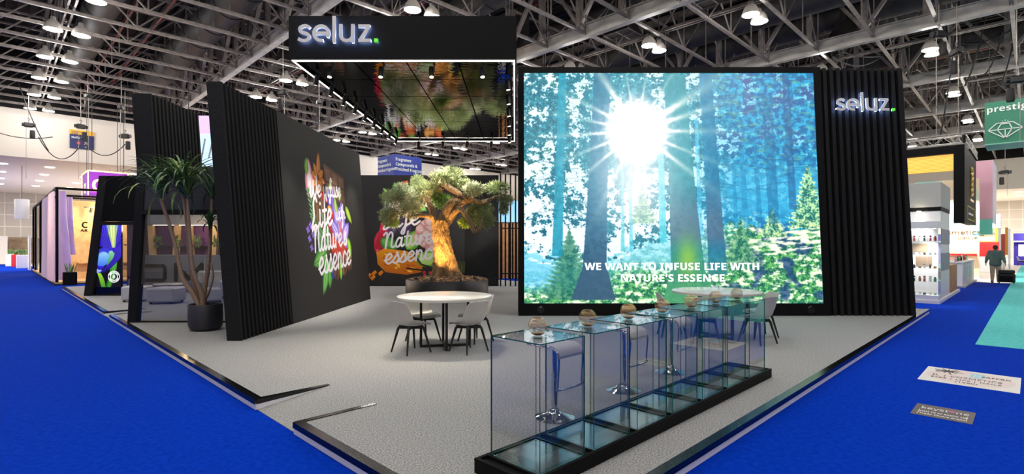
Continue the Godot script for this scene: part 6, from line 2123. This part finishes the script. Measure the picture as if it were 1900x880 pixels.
	for e in [[16.6, 26.2], [18.2, 27.6]]: wr.tube([Vector3(e[0], 7.0, -e[1]), Vector3(e[0], 9.6, -e[1])], 0.015, 5)
	part(s, "suspension_wire", wr, M.cable)


func curtain(t: Node3D, pts: Array, y0: float, y1: float, m: Material, flare := 0.0) -> void:
	var b := MB.new()
	var p := spline(pts, 28)
	var rows := []
	for i in 10:
		var f := i / 9.0
		var row := []
		for k in p.size():
			var q: Vector3 = p[k]
			var nx: Vector3 = (p[mini(k + 1, p.size() - 1)] - p[maxi(k - 1, 0)]).normalized()
			var side := nx.cross(Vector3.UP)
			var cen: Vector3 = p[0]
			row.append(cen + (q - cen) * (1.0 + flare * (1.0 - f) * (1.0 - f)) + Vector3(0, lerpf(y0, y1, f), 0) + side * 0.07 * sin(k * 0.9 + f * 1.5) * (1.0 - 0.5 * f))
		rows.append(row)
	b.sheet(rows)
	part(t, "curtain", b, m)


func booths_left() -> void:
	var cm := mat("lavender_cloth", rgb(234, 224, 248), 0.8)
	cm.backlight_enabled = true
	cm.backlight = rgb(220, 206, 245)
	var t := thing("curtained_booth", "black steel frame booth with lavender curtains and a timber back wall", "booth", Vector3.ZERO, HALL)
	for u in [30.3, 34.0, 38.0, 41.0, 45.7, 48.2]:
		part(t, "post", hb(u - 0.05, u + 0.05, 2.0, 2.1, 0.12, 4.2), M.frame_black)
	part(t, "top_beam", hb(30.25, 48.25, 2.0, 2.1, 4.2, 4.3), M.frame_black)
	part(t, "top_beam", hb(30.25, 30.35, 2.1, 8.0, 4.2, 4.3), M.frame_black)
	part(t, "top_beam", hb(31.6, 31.7, 2.1, 8.0, 4.0, 4.08), M.frame_black)
	part(t, "top_beam", hb(33.0, 33.1, 2.1, 8.0, 4.0, 4.08), M.frame_black)
	part(t, "floor_deck", hb(30.2, 48.3, 2.0, 8.0, 0.04, 0.12), M.light_wood)
	part(t, "floor_edge", hb(30.16, 48.3, 1.96, 8.0, 0.001, 0.04), M.frame_black)
	part(t, "timber_wall", hb(33.4, 33.5, 2.7, 7.0, 0.12, 3.95), M.light_wood)
	part(t, "timber_ledge", hb(32.9, 33.4, 3.0, 7.0, 0.85, 0.92), M.light_wood)
	part(t, "timber_ledge", hb(32.7, 33.4, 2.95, 7.0, 0.12, 0.45), M.light_wood)
	part(t, "side_panel", hb(41.2, 45.5, 2.12, 2.2, 2.2, 4.1), M.light_wood)
	part(t, "side_panel", hb(45.9, 48.0, 2.12, 2.2, 0.12, 4.1), M.booth_grey)
	part(t, "side_panel", hb(38.2, 40.8, 2.12, 2.2, 0.12, 4.1), M.warm_wood)
	text(t, "lettering", "C", 0.3, M.frame_black, Vector3(3.3, 2.75, -33.38), FACE_U, true, 0.01)
	text(t, "lettering", "AR", 0.12, M.frame_black, Vector3(3.28, 2.48, -33.38), FACE_U, true, 0.01, 1.3)
	var tr := MB.new()
	tr.box(Vector3(4.4, 3.6, -32.6), Vector3(2.4, 0.06, 0.06))
	for i in 4:
		tr.tube([Vector3(3.5 + i * 0.5, 3.6, -32.6), Vector3(3.45 + i * 0.5, 3.35, -32.7)], 0.05, 8)
	part(t, "spot_track", tr, M.lamp_black)
	curtain(t, [Vector3(2.13, 0, -30.5), Vector3(2.24, 0, -30.45), Vector3(2.36, 0, -30.5)], 0.2, 4.15, cm, 1.3)
	curtain(t, [Vector3(2.45, 0, -31.3), Vector3(2.55, 0, -31.3), Vector3(2.65, 0, -31.35)], 1.3, 3.95, cm, 0.6)
	curtain(t, [Vector3(1.98, 0, -30.9), Vector3(1.95, 0, -32.2), Vector3(1.98, 0, -33.8)], 0.12, 4.15, cm)
	curtain(t, [Vector3(1.98, 0, -34.3), Vector3(1.95, 0, -36.0), Vector3(1.98, 0, -37.6)], 0.12, 4.15, cm)
	omni(W(32.3, 3.6, 3.5), Color(1, 0.85, 0.64), 5.0, 0.12)
	omni(W(32.0, 5.6, 3.5), Color(1, 0.85, 0.64), 5.0, 0.12)
	# snake plant in a black cube
	var pot := thing("cube_pot", "black cube pot beside the lavender curtain", "pot", W(29.86, 2.45, 0.001), HALL)
	part(pot, "vessel", one_box(Vector3(0.46, 0.56, 0.46), Vector3(0, 0.28, 0), 0.01), M.frame_black)
	var pl := thing("snake_plant", "snake plant with upright yellow-edged leaves in the black cube pot", "plant", pot.position + Vector3(0, 0.56, 0))
	for i in 11:
		var b := MB.new()
		var a := i * 2.4
		var r := 0.05 + 0.13 * (i / 11.0)
		var lean := Vector3(cos(a), 0, sin(a)) * 0.12
		var p := Vector3(cos(a) * r, 0, sin(a) * r)
		var hh := rng.randf_range(0.28, 0.46)
		var sd := Vector3(-sin(a), 0, cos(a))
		b.sheet([[p - sd * 0.02, p + Vector3(0, 0, 0.004), p + sd * 0.02], [p + lean * 0.4 + Vector3(0, hh * 0.5, 0) - sd * 0.035, p + lean * 0.4 + Vector3(0, hh * 0.5, 0.006), p + lean * 0.4 + Vector3(0, hh * 0.5, 0) + sd * 0.035], [p + lean + Vector3(0, hh, 0) - sd * 0.004, p + lean + Vector3(0, hh, 0), p + lean + Vector3(0, hh, 0) + sd * 0.004]])
		part(pl, "leaf", b, M.leaf_tip if i % 2 else M.leaf_mid)
	# purple light box
	var pb := thing("purple_light_box", "lit purple hanging box with cream edges above the curtained booth", "sign", Vector3.ZERO, HALL)
	glow("purple_glow", rgb(120, 36, 170), 0.55)
	glow("cream_glow", rgb(255, 226, 170), 1.1)
	part(pb, "box", hb(33.32, 35.7, 3.44, 5.06, 4.25, 5.46), M.purple_glow)
	for e in [[33.28, 35.7, 3.4, 3.44, 5.44, 5.5], [33.28, 33.32, 3.4, 5.08, 5.44, 5.5], [33.28, 33.33, 3.4, 3.45, 4.25, 5.44], [33.28, 33.33, 5.03, 5.08, 4.25, 5.44], [35.66, 35.7, 3.4, 3.44, 4.25, 5.44]]:
		part(pb, "edge_light", hb(e[0], e[1], e[2], e[3], e[4], e[5]), M.cream_glow)
	text(pb, "lettering", "C", 0.6, M.cream_glow, Vector3(3.8, 4.75, -33.3), FACE_U, true, 0.01)
	text(pb, "lettering", "C!", 0.5, M.cream_glow, Vector3(3.42, 4.65, -34.5), FACE_V, true, 0.01)
	var lampsx := MB.new()
	for i in 3:
		lampsx.tube([Vector3(3.8 + i * 0.5, 5.48, -33.3), Vector3(3.8 + i * 0.5, 5.62, -33.0)], 0.02, 6)
		lampsx.ellipsoid(Vector3(3.8 + i * 0.5, 5.62, -32.98), Vector3(0.08, 0.04, 0.08))
	part(pb, "arm_lamp", lampsx, M.lamp_shell)
	var wr := MB.new()
	for e in [[3.6, 33.5], [4.9, 33.5], [3.6, 35.5], [4.9, 35.5]]: wr.tube([Vector3(e[0], 5.5, -e[1]), Vector3(e[0], 9.6, -e[1])], 0.014, 5)
	part(pb, "suspension_wire", wr, M.cable)
	# round white hanging sign
	var rs := thing("round_hanging_sign", "white drum-shaped hanging sign near the concourse", "sign", W(45.5, 1.4, 3.4))
	var b := MB.new(); b.lathe([Vector2(0, 0), Vector2(0.34, 0.02), Vector2(0.36, 0.06), Vector2(0.36, 1.22), Vector2(0.34, 1.26), Vector2(0, 1.28)], 28)
	part(rs, "drum", b, glow("drum_glow", rgb(226, 226, 230), 0.35))
	b = MB.new(); b.tube([Vector3(0, 1.28, 0), Vector3(0, 6.2, 0)], 0.014, 5)
	part(rs, "suspension_wire", b, M.cable)
	# things along the far end of the aisle
	var st := thing("light_stele", "tall white lit stele at the far end of the left aisle", "stele", W(49.5, 1.9, 0.001), HALL)
	part(st, "frame", one_box(Vector3(0.12, 2.4, 0.9), Vector3(0, 1.2, 0), 0.02), M.booth_white)
	part(st, "lit_screen_face", one_box(Vector3(0.02, 2.0, 0.06), Vector3(-0.07, 1.25, 0.38)), M.white_lightbox)
	for e in [[54.0, 1.7, M.booth_white, "white"], [57.5, 1.5, M.bright_red, "red"], [60.0, 1.2, M.booth_white, "cream"]]:
		var pd := thing("display_pedestal", "%s display pedestal with a small plant at the end of the left aisle" % e[3], "pedestal", W(e[0], e[1], 0.001), HALL)
		part(pd, "body", one_box(Vector3(0.7, 1.0, 0.7), Vector3(0, 0.5, 0), 0.02), e[2])
		var lv := MB.new()
		for j in 30: lv.ellipsoid(Vector3(rng.randf_range(-0.2, 0.2), 1.02 + rng.randf() * 0.35, rng.randf_range(-0.2, 0.2)), Vector3(0.05, 0.09, 0.03), Basis(Vector3.UP, rng.randf() * 3), 6, 4)
		part(pd, "plant", lv, M.leaf_mid)
	# lit box seen between the slatted tower and the graphic wall
	var lk := thing("lilac_light_box", "lilac and pale blue lit hanging box between the slatted tower and graphic wall", "sign", Vector3(-14.2, 5.0, -24.0), 0.0)
	glow("lilac_glow", rgb(206, 176, 224), 0.75)
	glow("pale_blue_glow", rgb(186, 216, 236), 0.85)
	part(lk, "upper_light_panel", one_box(Vector3(1.6, 0.8, 0.5), Vector3(0, 2.25, 0)), M.lilac_glow)
	part(lk, "lower_light_panel", one_box(Vector3(1.6, 1.8, 0.48), Vector3(0, 0.9, 0)), M.pale_blue_glow)
	for i in 4:
		var db := MB.new(); db.bar(Vector3(-0.7 + i * 0.36, 0.1 + i * 0.2, 0.26), Vector3(-0.5 + i * 0.36, 1.6, 0.26), 0.06, 0.03, Vector3.BACK)
		part(lk, "printed_bar", db, M.band_grey)
	var lw := MB.new()
	for x in [-0.7, 0.7]: lw.tube([Vector3(x, 2.6, 0), Vector3(x, 4.6, 0)], 0.014, 5)
	part(lk, "suspension_wire", lw, M.cable)
	# hall direction sign on the cream wall
	var hs := thing("hall_direction_sign", "navy and yellow hall direction sign on the cream wall", "sign", Vector3.ZERO, HALL)
	mat("navy", rgb(22, 34, 84), 0.6)
	mat("sign_yellow", rgb(226, 170, 30), 0.6)
	part(hs, "board", hb(40.9, 40.98, 3.35, 4.5, 7.6, 8.45), M.navy)
	part(hs, "yellow_band", hb(40.9, 40.98, 3.35, 4.5, 8.45, 8.72), M.sign_yellow)
	text(hs, "lettering", "Trade Centre", 0.08, M.navy, Vector3(3.42, 8.6, -40.89), FACE_U, true, 0.005, 1.0, HORIZONTAL_ALIGNMENT_LEFT)
	text(hs, "lettering", "Arena", 0.08, M.navy, Vector3(3.42, 8.5, -40.89), FACE_U, true, 0.005, 1.0, HORIZONTAL_ALIGNMENT_LEFT)
	text(hs, "lettering", "Halls 1-3", 0.12, M.print_white, Vector3(3.42, 8.26, -40.89), FACE_U, true, 0.005, 1.0, HORIZONTAL_ALIGNMENT_LEFT)
	part(hs, "pictogram", hb(40.88, 40.9, 3.68, 3.84, 7.86, 8.02), M.bright_red)
	part(hs, "pictogram", hb(40.88, 40.9, 4.02, 4.18, 7.86, 8.02), M.taupe)
	for v in [3.76, 4.1]:
		text(hs, "arrow", "<", 0.12, M.print_white, Vector3(v, 7.72, -40.89), FACE_U, true, 0.005)


func hoist(px: float, py: float, d: float, s: float, label: String) -> Vector3:
	var p := Vector3((px - 950.0) / 967.0 * d, 1.75 - (py - 455.0) / 967.0 * d, -d)
	var t := thing("chain_hoist", label, "hoist", p, rng.randf() * 3.0, "chain hoists hanging from the roof")
	var b := MB.new()
	b.cbox(Vector3(0, 0, 0), Vector3(0.42, 0.26, 0.24) * s, 0.05 * s)
	b.tube([Vector3(-0.28 * s, 0, 0), Vector3(0.3 * s, 0, 0)], 0.1 * s, 12)
	part(t, "motor_body", b, M.lamp_black)
	b = MB.new()
	b.tube(spline([Vector3(0, 0.13 * s, 0), Vector3(0, 0.24 * s, 0), Vector3(0.06 * s, 0.3 * s, 0), Vector3(0, 0.36 * s, 0), Vector3(-0.05 * s, 0.31 * s, 0)], 4), 0.02 * s, 6)
	part(t, "hook", b, M.steel)
	b = MB.new()
	b.lathe([Vector2(0, -0.75), Vector2(0.1, -0.74), Vector2(0.12, -0.68), Vector2(0.11, -0.3), Vector2(0.09, -0.28), Vector2(0.0, -0.3)], 12, Vector3(0.16 * s, 0, 0), Basis.from_scale(Vector3.ONE * s))
	part(t, "chain_bag", b, M.cable)
	b = MB.new()
	b.tube([Vector3(0, 0.3 * s, 0), Vector3(0, 9.62 - p.y, 0)], 0.012, 5)
	part(t, "chain", b, M.chain)
	b = MB.new()
	b.tube([Vector3(-0.1 * s, -0.1 * s, 0), Vector3(-0.1 * s, -(p.y - 4.4) * 0.8, 0)], 0.01, 5)
	part(t, "load_chain", b, M.chain)
	return p


func hanging_gear() -> void:
	var a := hoist(53, 232, 26.0, 0.9, "black chain hoist in front of the cream wall, leftmost")
	var b := hoist(150, 235, 26.0, 0.9, "black chain hoist hanging just above the navy hall sign")
	var c := hoist(232, 253, 26.0, 0.9, "black chain hoist at the edge of the slatted tower")
	hoist(163, 178, 24.0, 0.8, "chain hoist high above the navy hall sign")
	hoist(225, 200, 24.0, 0.8, "chain hoist high beside the slatted tower")
	hoist(1865, 320, 32.0, 1.0, "chain hoist hanging before the pale end wall")
	hoist(1742, 64, 17.0, 0.9, "chain hoist in the cluster right of the lit word, upper")
	hoist(1775, 96, 17.0, 0.9, "chain hoist in the cluster right of the lit word, lower")
	hoist(1886, 148, 16.0, 0.9, "chain hoist above the green banner box")
	hoist(525, 172, 20.0, 0.8, "chain hoist above the graphic wall")
	hoist(592, 190, 22.0, 0.8, "chain hoist between graphic wall and overhead sign")
	var swag := -1
	for e in [[a + Vector3(-3.0, 0.3, 0.0), a + Vector3(1.2, -0.6, 0), 0.4], [a + Vector3(0.5, -0.6, 0), b + Vector3(0, -0.9, 0), 0.9], [b + Vector3(0, -0.6, 0), c + Vector3(0, -0.4, 0), 0.7], [a + Vector3(-0.6, 2.4, 0), a + Vector3(1.0, -1.3, 0), 0.3]]:
		swag += 1
		var m := MB.new()
		var pts := []
		for i in 13:
			var f := i / 12.0
			pts.append(e[0].lerp(e[1], f) - Vector3(0, e[2] * 4.0 * f * (1.0 - f), 0))
		m.tube(pts, 0.022, 6)
		tag(part(self, "hanging_cable", m, M.cable), "slack black cable on the cream wall, " + ["running in from the edge", "between the first two hoists", "between the sign hoist and tower hoist", "hanging steeply from the roof"][swag], "cable", "swagged cables on the left")
	# tangle of cables on the right
	var ends := [[1690, 70, 1830, 30], [1745, 75, 1900, 40], [1700, 130, 1790, 110], [1780, 0, 1745, 250], [1835, 0, 1790, 160], [1560, 95, 1700, 75], [1545, 105, 1640, 100], [1860, 60, 1820, 140], [1890, 30, 1850, 170]]
	var say := ["highest one running level to the edge", "long level one through the hoist cluster", "short one below the hoist cluster", "longest steep one down past the hoists", "steep one above the green banner", "level one just over the slatted wall", "lowest one on top of the slatted wall", "slanting one left of the banner hoist", "steep one at the banner hoist"]
	for e in ends:
		var d := 21.0
		var p := Vector3((e[0] - 950.0) / 967.0 * d, 1.75 - (e[1] - 455.0) / 967.0 * d, -d)
		var q := Vector3((e[2] - 950.0) / 967.0 * (d + 1.5), 1.75 - (e[3] - 455.0) / 967.0 * (d + 1.5), -d - 1.5)
		var m := MB.new()
		var pts := []
		for i in 11:
			var f := i / 10.0
			pts.append(p.lerp(q, f) - Vector3(0, 0.9 * f * (1.0 - f) * 2.0, 0))
		m.tube(pts, 0.03, 6)
		tag(part(self, "roof_cable", m, M.cable), "black roof cable right of the lit word, " + say[ends.find(e)], "cable", "cables slung under the roof")


func floor_stickers() -> void:
	mat("sticker_white", rgb(232, 228, 222), 0.6)
	mat("sticker_grey", rgb(84, 76, 76), 0.6)
	mat("sticker_cyan", rgb(160, 214, 226), 0.6)
	mat("sticker_pink", rgb(232, 214, 210), 0.6)
	mat("sticker_ink", rgb(50, 46, 48), 0.6)
	var FL := Basis(Vector3(0, 0, 1), Vector3(1, 0, 0), Vector3(0, 1, 0))
	var t := thing("floor_sticker", "white beauty-brand floor sticker with pale blue bars on the blue carpet", "floor sticker", Vector3.ZERO, HALL, "floor stickers")
	part(t, "sheet", hb(0.11, 1.07, 8.55, 9.57, 0.0, 0.002), M.sticker_white)
	var o := MB.new()
	o.lathe([Vector2(0.44, 0.0025), Vector2(0.0, 0.003)], 32, Vector3(9.06, 0, -0.59), Basis.from_scale(Vector3(1.05, 1, 1)))
	part(t, "pink_oval", o, M.sticker_pink)
	for i in 3: part(t, "blue_bar", hb(0.56 - i * 0.05, 0.595 - i * 0.05, 9.13, 9.45, 0.003, 0.0042), M.sticker_cyan)
	var k := MB.new()
	k.ellipsoid(Vector3(9.36, 0.0045, -0.83), Vector3(0.07, 0.001, 0.065))
	for i in 11:
		var a := i * 0.57
		k.bar(Vector3(9.36, 0.0045, -0.83), Vector3(9.36 + cos(a) * (0.13 + 0.04 * (i % 3)), 0.0045, -0.83 + sin(a) * (0.13 + 0.03 * (i % 2))), 0.016, 0.002)
	part(t, "ink_splash", k, M.sticker_ink)
	text(t, "lettering", "IL | COSMETICS", 0.10, M.sticker_ink, Vector3(9.02, 0.0045, -0.62), FL, false, 0.001, 0.7)
	text(t, "lettering", "EYES | LIPS | NAILS", 0.075, M.sticker_ink, Vector3(8.86, 0.0045, -0.62), FL, false, 0.001, 0.75)
	text(t, "lettering", "(1980)", 0.07, M.sticker_ink, Vector3(8.72, 0.0045, -0.6), FL, false, 0.001, 0.8)
	text(t, "lettering", "ZAFFRO", 0.08, M.sticker_ink, Vector3(9.26, 0.0045, -0.34), FL, true, 0.001, 0.7)
	t = thing("floor_sticker", "dark grey floor sticker with white lettering on the blue carpet", "floor sticker", Vector3.ZERO, HALL, "floor stickers")
	part(t, "sheet", hb(0.42, 0.905, 6.76, 7.25, 0.0, 0.002), M.sticker_grey)
	text(t, "lettering", "keyst", 0.10, M.sticker_white, Vector3(7.1, 0.0035, -0.74), FL, false, 0.001, 0.72)
	text(t, "lettering", "ne", 0.10, M.sticker_white, Vector3(7.1, 0.0035, -0.515), FL, false, 0.001, 0.72)
	o = MB.new(); o.lathe([Vector2(0.03, 0.0025), Vector2(0.0, 0.0035)], 12, Vector3(7.12, 0, -0.6))
	part(t, "pink_dot", o, M.get("sticker_rose", mat("sticker_rose", rgb(206, 90, 160), 0.6)))
	text(t, "lettering", "VISIT US AT BOOTH 128", 0.05, M.sticker_white, Vector3(6.94, 0.0035, -0.66), FL, true, 0.001, 0.5)
	text(t, "lettering", "Trade Centre Arena", 0.05, M.sticker_white, Vector3(6.85, 0.0035, -0.66), FL, true, 0.001, 0.56)
	for u in [0.47, 0.855]: part(t, "bracket", hb(u - 0.003, u + 0.003, 6.82, 7.01, 0.002, 0.003), M.sticker_white)


# ---- figures: tapered capsules joined softly and meshed as surface nets
func capsules(b: MB, bones: Array, cell: float, blend: float) -> void:
	var lo := Vector3.ONE * 1e9
	var hi := -lo
	for e in bones:
		var r: float = maxf(e[2], e[3]) + cell * 2.0 + blend * 0.3
		for p in [e[0], e[1]]:
			lo = lo.min(p - Vector3.ONE * r); hi = hi.max(p + Vector3.ONE * r)
	var nx := int((hi.x - lo.x) / cell) + 2
	var ny := int((hi.y - lo.y) / cell) + 2
	var nz := int((hi.z - lo.z) / cell) + 2
	var f := PackedFloat32Array()
	f.resize(nx * ny * nz)
	f.fill(1.0)
	for e in bones:
		var a: Vector3 = e[0]
		var ab: Vector3 = e[1] - a
		var l2 := maxf(ab.length_squared(), 1e-9)
		var ra: float = e[2]
		var rb: float = e[3]
		var m: float = maxf(ra, rb) + cell * 2.0 + blend
		var p0: Vector3 = (a.min(e[1]) - Vector3.ONE * m - lo) / cell
		var p1: Vector3 = (a.max(e[1]) + Vector3.ONE * m - lo) / cell
		for z in range(maxi(0, int(p0.z)), mini(nz - 1, int(p1.z) + 1)):
			for y in range(maxi(0, int(p0.y)), mini(ny - 1, int(p1.y) + 1)):
				var row := (z * ny + y) * nx
				for x in range(maxi(0, int(p0.x)), mini(nx - 1, int(p1.x) + 1)):
					var q := lo + Vector3(x, y, z) * cell - a
					var h := clampf(q.dot(ab) / l2, 0.0, 1.0)
					var d := (q - ab * h).length() - lerpf(ra, rb, h)
					var o := f[row + x]
					var k := maxf(blend - absf(o - d), 0.0) / blend
					f[row + x] = minf(o, d) - k * k * blend * 0.25
	var id := PackedInt32Array()
	id.resize(f.size())
	id.fill(-1)
	var step := [1, nx, nx * ny]
	for z in nz - 1:
		for y in ny - 1:
			for x in nx - 1:
				var i := (z * ny + y) * nx + x
				var s := f[i] < 0.0
				var mixed := false
				for c in [1, nx, nx + 1, nx * ny, nx * ny + 1, nx * ny + nx, nx * ny + nx + 1]:
					if (f[i + c] < 0.0) != s:
						mixed = true
						break
				if not mixed: continue
				var sum := Vector3.ZERO
				var n := 0
				for ax in 3:
					for c in 4:
						var o := Vector3i.ZERO
						o[(ax + 1) % 3] = c & 1
						o[(ax + 2) % 3] = c >> 1
						var i0: int = i + o.x + o.y * nx + o.z * nx * ny
						var v0 := f[i0]
						var v1 := f[i0 + step[ax]]
						if (v0 < 0.0) != (v1 < 0.0):
							var pt := Vector3(o)
							pt[ax] += v0 / (v0 - v1)
							sum += pt; n += 1
				var g := Vector3(f[i + 1] - f[i], f[i + nx] - f[i], f[i + nx * ny] - f[i])
				id[i] = b.vert(lo + (Vector3(x, y, z) + sum / n) * cell, g.normalized())
	for z in range(1, nz - 1):
		for y in range(1, ny - 1):
			for x in range(1, nx - 1):
				var i := (z * ny + y) * nx + x
				for ax in 3:
					if (f[i] < 0.0) != (f[i + step[ax]] < 0.0):
						var s1: int = step[(ax + 1) % 3]
						var s2: int = step[(ax + 2) % 3]
						var q := [id[i], id[i - s1], id[i - s1 - s2], id[i - s2]]
						if q.min() >= 0:
							b.face(q[0], q[1], q[2]); b.face(q[0], q[2], q[3])


func walking_man() -> void:
	mat("skin", rgb(196, 146, 118), 0.6)
	mat("hair_brown", rgb(58, 42, 32), 0.8)
	mat("jacket_green", rgb(92, 112, 108), 0.85)
	mat("trousers_beige", rgb(206, 182, 158), 0.85)
	mat("shoe_brown", rgb(140, 84, 50), 0.5)
	var at := Vector3(22.35, 0.001, -24.1)
	var t := thing("person", "man in a grey-green jacket and beige trousers walking away pulling a suitcase", "person", at, deg_to_rad(135.0))
	# joints; he faces +z, his right hand is at -x
	var hipL := Vector3(0.095, 0.92, 0.0); var hipR := Vector3(-0.095, 0.92, 0.0)
	var kneeL := Vector3(0.10, 0.50, 0.04); var kneeR := Vector3(-0.10, 0.51, 0.17)
	var ankL := Vector3(0.10, 0.09, -0.16); var ankR := Vector3(-0.09, 0.10, 0.24)
	var shL := Vector3(0.19, 1.42, 0.0); var shR := Vector3(-0.19, 1.42, 0.0)
	var elL := Vector3(0.28, 1.16, 0.03); var elR := Vector3(-0.27, 1.15, -0.06)
	var wrL := Vector3(0.33, 0.93, 0.10); var wrR := Vector3(-0.34, 0.93, -0.16)
	var neck := Vector3(0, 1.47, 0.0); var head := Vector3(0, 1.62, 0.03)
	var b := MB.new()
	var torso := [[Vector3(0, 0.95, 0), Vector3(0, 1.15, 0), 0.12, 0.125], [Vector3(0.06, 1.15, 0), Vector3(0.08, 1.36, 0), 0.11, 0.11], [Vector3(-0.06, 1.15, 0), Vector3(-0.08, 1.36, 0), 0.11, 0.11]]
	capsules(b, torso + [[neck - Vector3(0, 0.06, 0), head - Vector3(0, 0.05, 0.02), 0.058, 0.055], [head + Vector3(0, 0.03, -0.015), head + Vector3(0, -0.04, 0.015), 0.085, 0.07], [head + Vector3(0, -0.075, 0.045), head + Vector3(0, -0.07, 0.05), 0.045, 0.04], [head + Vector3(0, -0.01, 0.09), head + Vector3(0, -0.03, 0.105), 0.014, 0.018], [head + Vector3(0.085, 0.0, 0), head + Vector3(0.088, -0.03, 0), 0.018, 0.014], [head + Vector3(-0.085, 0.0, 0), head + Vector3(-0.088, -0.03, 0), 0.018, 0.014],
		[shL, elL, 0.055, 0.042], [elL, wrL, 0.042, 0.03], [shR, elR, 0.055, 0.042], [elR, wrR, 0.042, 0.03], [hipL, kneeL, 0.085, 0.055], [kneeL, ankL, 0.055, 0.038], [hipR, kneeR, 0.085, 0.055], [kneeR, ankR, 0.055, 0.038]], 0.02, 0.05)
	for h in [[wrL, Vector3(0.03, -1, 0.12).normalized(), 1.0], [wrR, Vector3(-0.1, -1, 0.05).normalized(), -1.0]]:
		var w: Vector3 = h[0]
		var dn: Vector3 = h[1]
		var fw := Vector3(0, 0, 1)
		var bones := [[w, w + dn * 0.05, 0.028, 0.026], [w + dn * 0.05 + fw * 0.02, w + dn * 0.09 + fw * 0.025, 0.022, 0.018], [w + dn * 0.05 - fw * 0.02, w + dn * 0.09 - fw * 0.025, 0.022, 0.018]]
		for i in 4:
			var k: Vector3 = w + dn * 0.092 + fw * (0.03 - i * 0.02)
			var l: float = [0.036, 0.042, 0.040, 0.032][i]
			var inw := Vector3(-h[2], 0, 0)
			bones.append([k, k + dn * l, 0.0095, 0.009])
			bones.append([k + dn * l, k + dn * (l + 0.018) + inw * 0.024, 0.009, 0.008])
		bones.append([w + dn * 0.035 + fw * 0.03, w + dn * 0.075 + fw * 0.05, 0.012, 0.010])
		capsules(b, bones, 0.006, 0.008)
	part(t, "body", b, M.skin)
	b = MB.new()
	capsules(b, [[head + Vector3(0, 0.045, -0.015), head + Vector3(0, 0.03, -0.03), 0.088, 0.09], [head + Vector3(0, 0.0, -0.045), head + Vector3(0, -0.06, -0.045), 0.072, 0.05]], 0.012, 0.03)
	part(t, "hair", b, M.hair_brown)
	b = MB.new()
	capsules(b, [[Vector3(0.06, 0.90, 0), Vector3(0.06, 1.12, 0), 0.155, 0.135], [Vector3(-0.06, 0.90, 0), Vector3(-0.06, 1.12, 0), 0.155, 0.135], [Vector3(0.07, 1.12, 0), Vector3(0.10, 1.34, 0), 0.13, 0.125], [Vector3(-0.07, 1.12, 0), Vector3(-0.10, 1.34, 0), 0.13, 0.125], [Vector3(0, 1.40, 0), neck, 0.11, 0.075], [shL, shR, 0.075, 0.075], [shL, elL, 0.082, 0.066], [elL, wrL + (elL - wrL) * 0.12, 0.066, 0.05], [shR, elR, 0.082, 0.066], [elR, wrR + (elR - wrR) * 0.12, 0.066, 0.05]], 0.018, 0.05)
	part(t, "jacket", b, M.jacket_green)
	b = MB.new()
	capsules(b, [[Vector3(0.05, 0.94, 0), Vector3(-0.05, 0.94, 0), 0.135, 0.135], [hipL, kneeL, 0.115, 0.08], [kneeL, ankL, 0.08, 0.06], [hipR, kneeR, 0.115, 0.08], [kneeR, ankR, 0.08, 0.06]], 0.018, 0.03)
	part(t, "trousers", b, M.trousers_beige)
	for e in [[Vector3(0.10, 0.045, -0.20), Vector3(0.11, 0.035, 0.0)], [Vector3(-0.09, 0.06, 0.22), Vector3(-0.095, 0.07, 0.42)]]:
		b = MB.new()
		capsules(b, [[e[0], e[1], 0.044, 0.034], [e[0] + Vector3(0, 0.03, 0.02), e[0] + Vector3(0, 0.05, 0.03), 0.045, 0.05]], 0.012, 0.03)
		part(t, "shoe", b, M.shoe_brown)
	# suitcase
	var s := thing("suitcase", "black wheeled suitcase pulled by the walking man", "suitcase", Vector3(22.35, 0.001, -23.55), deg_to_rad(135.0))
	mat("suitcase_black", rgb(30, 28, 28), 0.6)
	part(s, "shell", one_box(Vector3(0.58, 0.38, 0.32), Vector3(0, 0.26, 0), 0.03), M.suitcase_black)
	part(s, "top_bag", one_box(Vector3(0.55, 0.17, 0.28), Vector3(0, 0.54, 0), 0.04), M.suitcase_black)
	part(s, "front_pocket", one_box(Vector3(0.46, 0.24, 0.04), Vector3(0, 0.24, -0.175), 0.015), M.frame_black)
	b = MB.new()
	b.tube([Vector3(-0.09, 0.55, 0.1), Vector3(-0.09, 0.86, 0.12), Vector3(0.09, 0.86, 0.12), Vector3(0.09, 0.55, 0.1)], 0.011, 8)
	part(s, "pull_handle", b, M.alu)
	for x in [-0.24, 0.24]:
		for z in [-0.1, 0.1]:
			b = MB.new(); b.tube([Vector3(x - 0.015, 0.035, z), Vector3(x + 0.015, 0.035, z)], 0.034, 12)
			part(s, "wheel", b, M.frame_black)
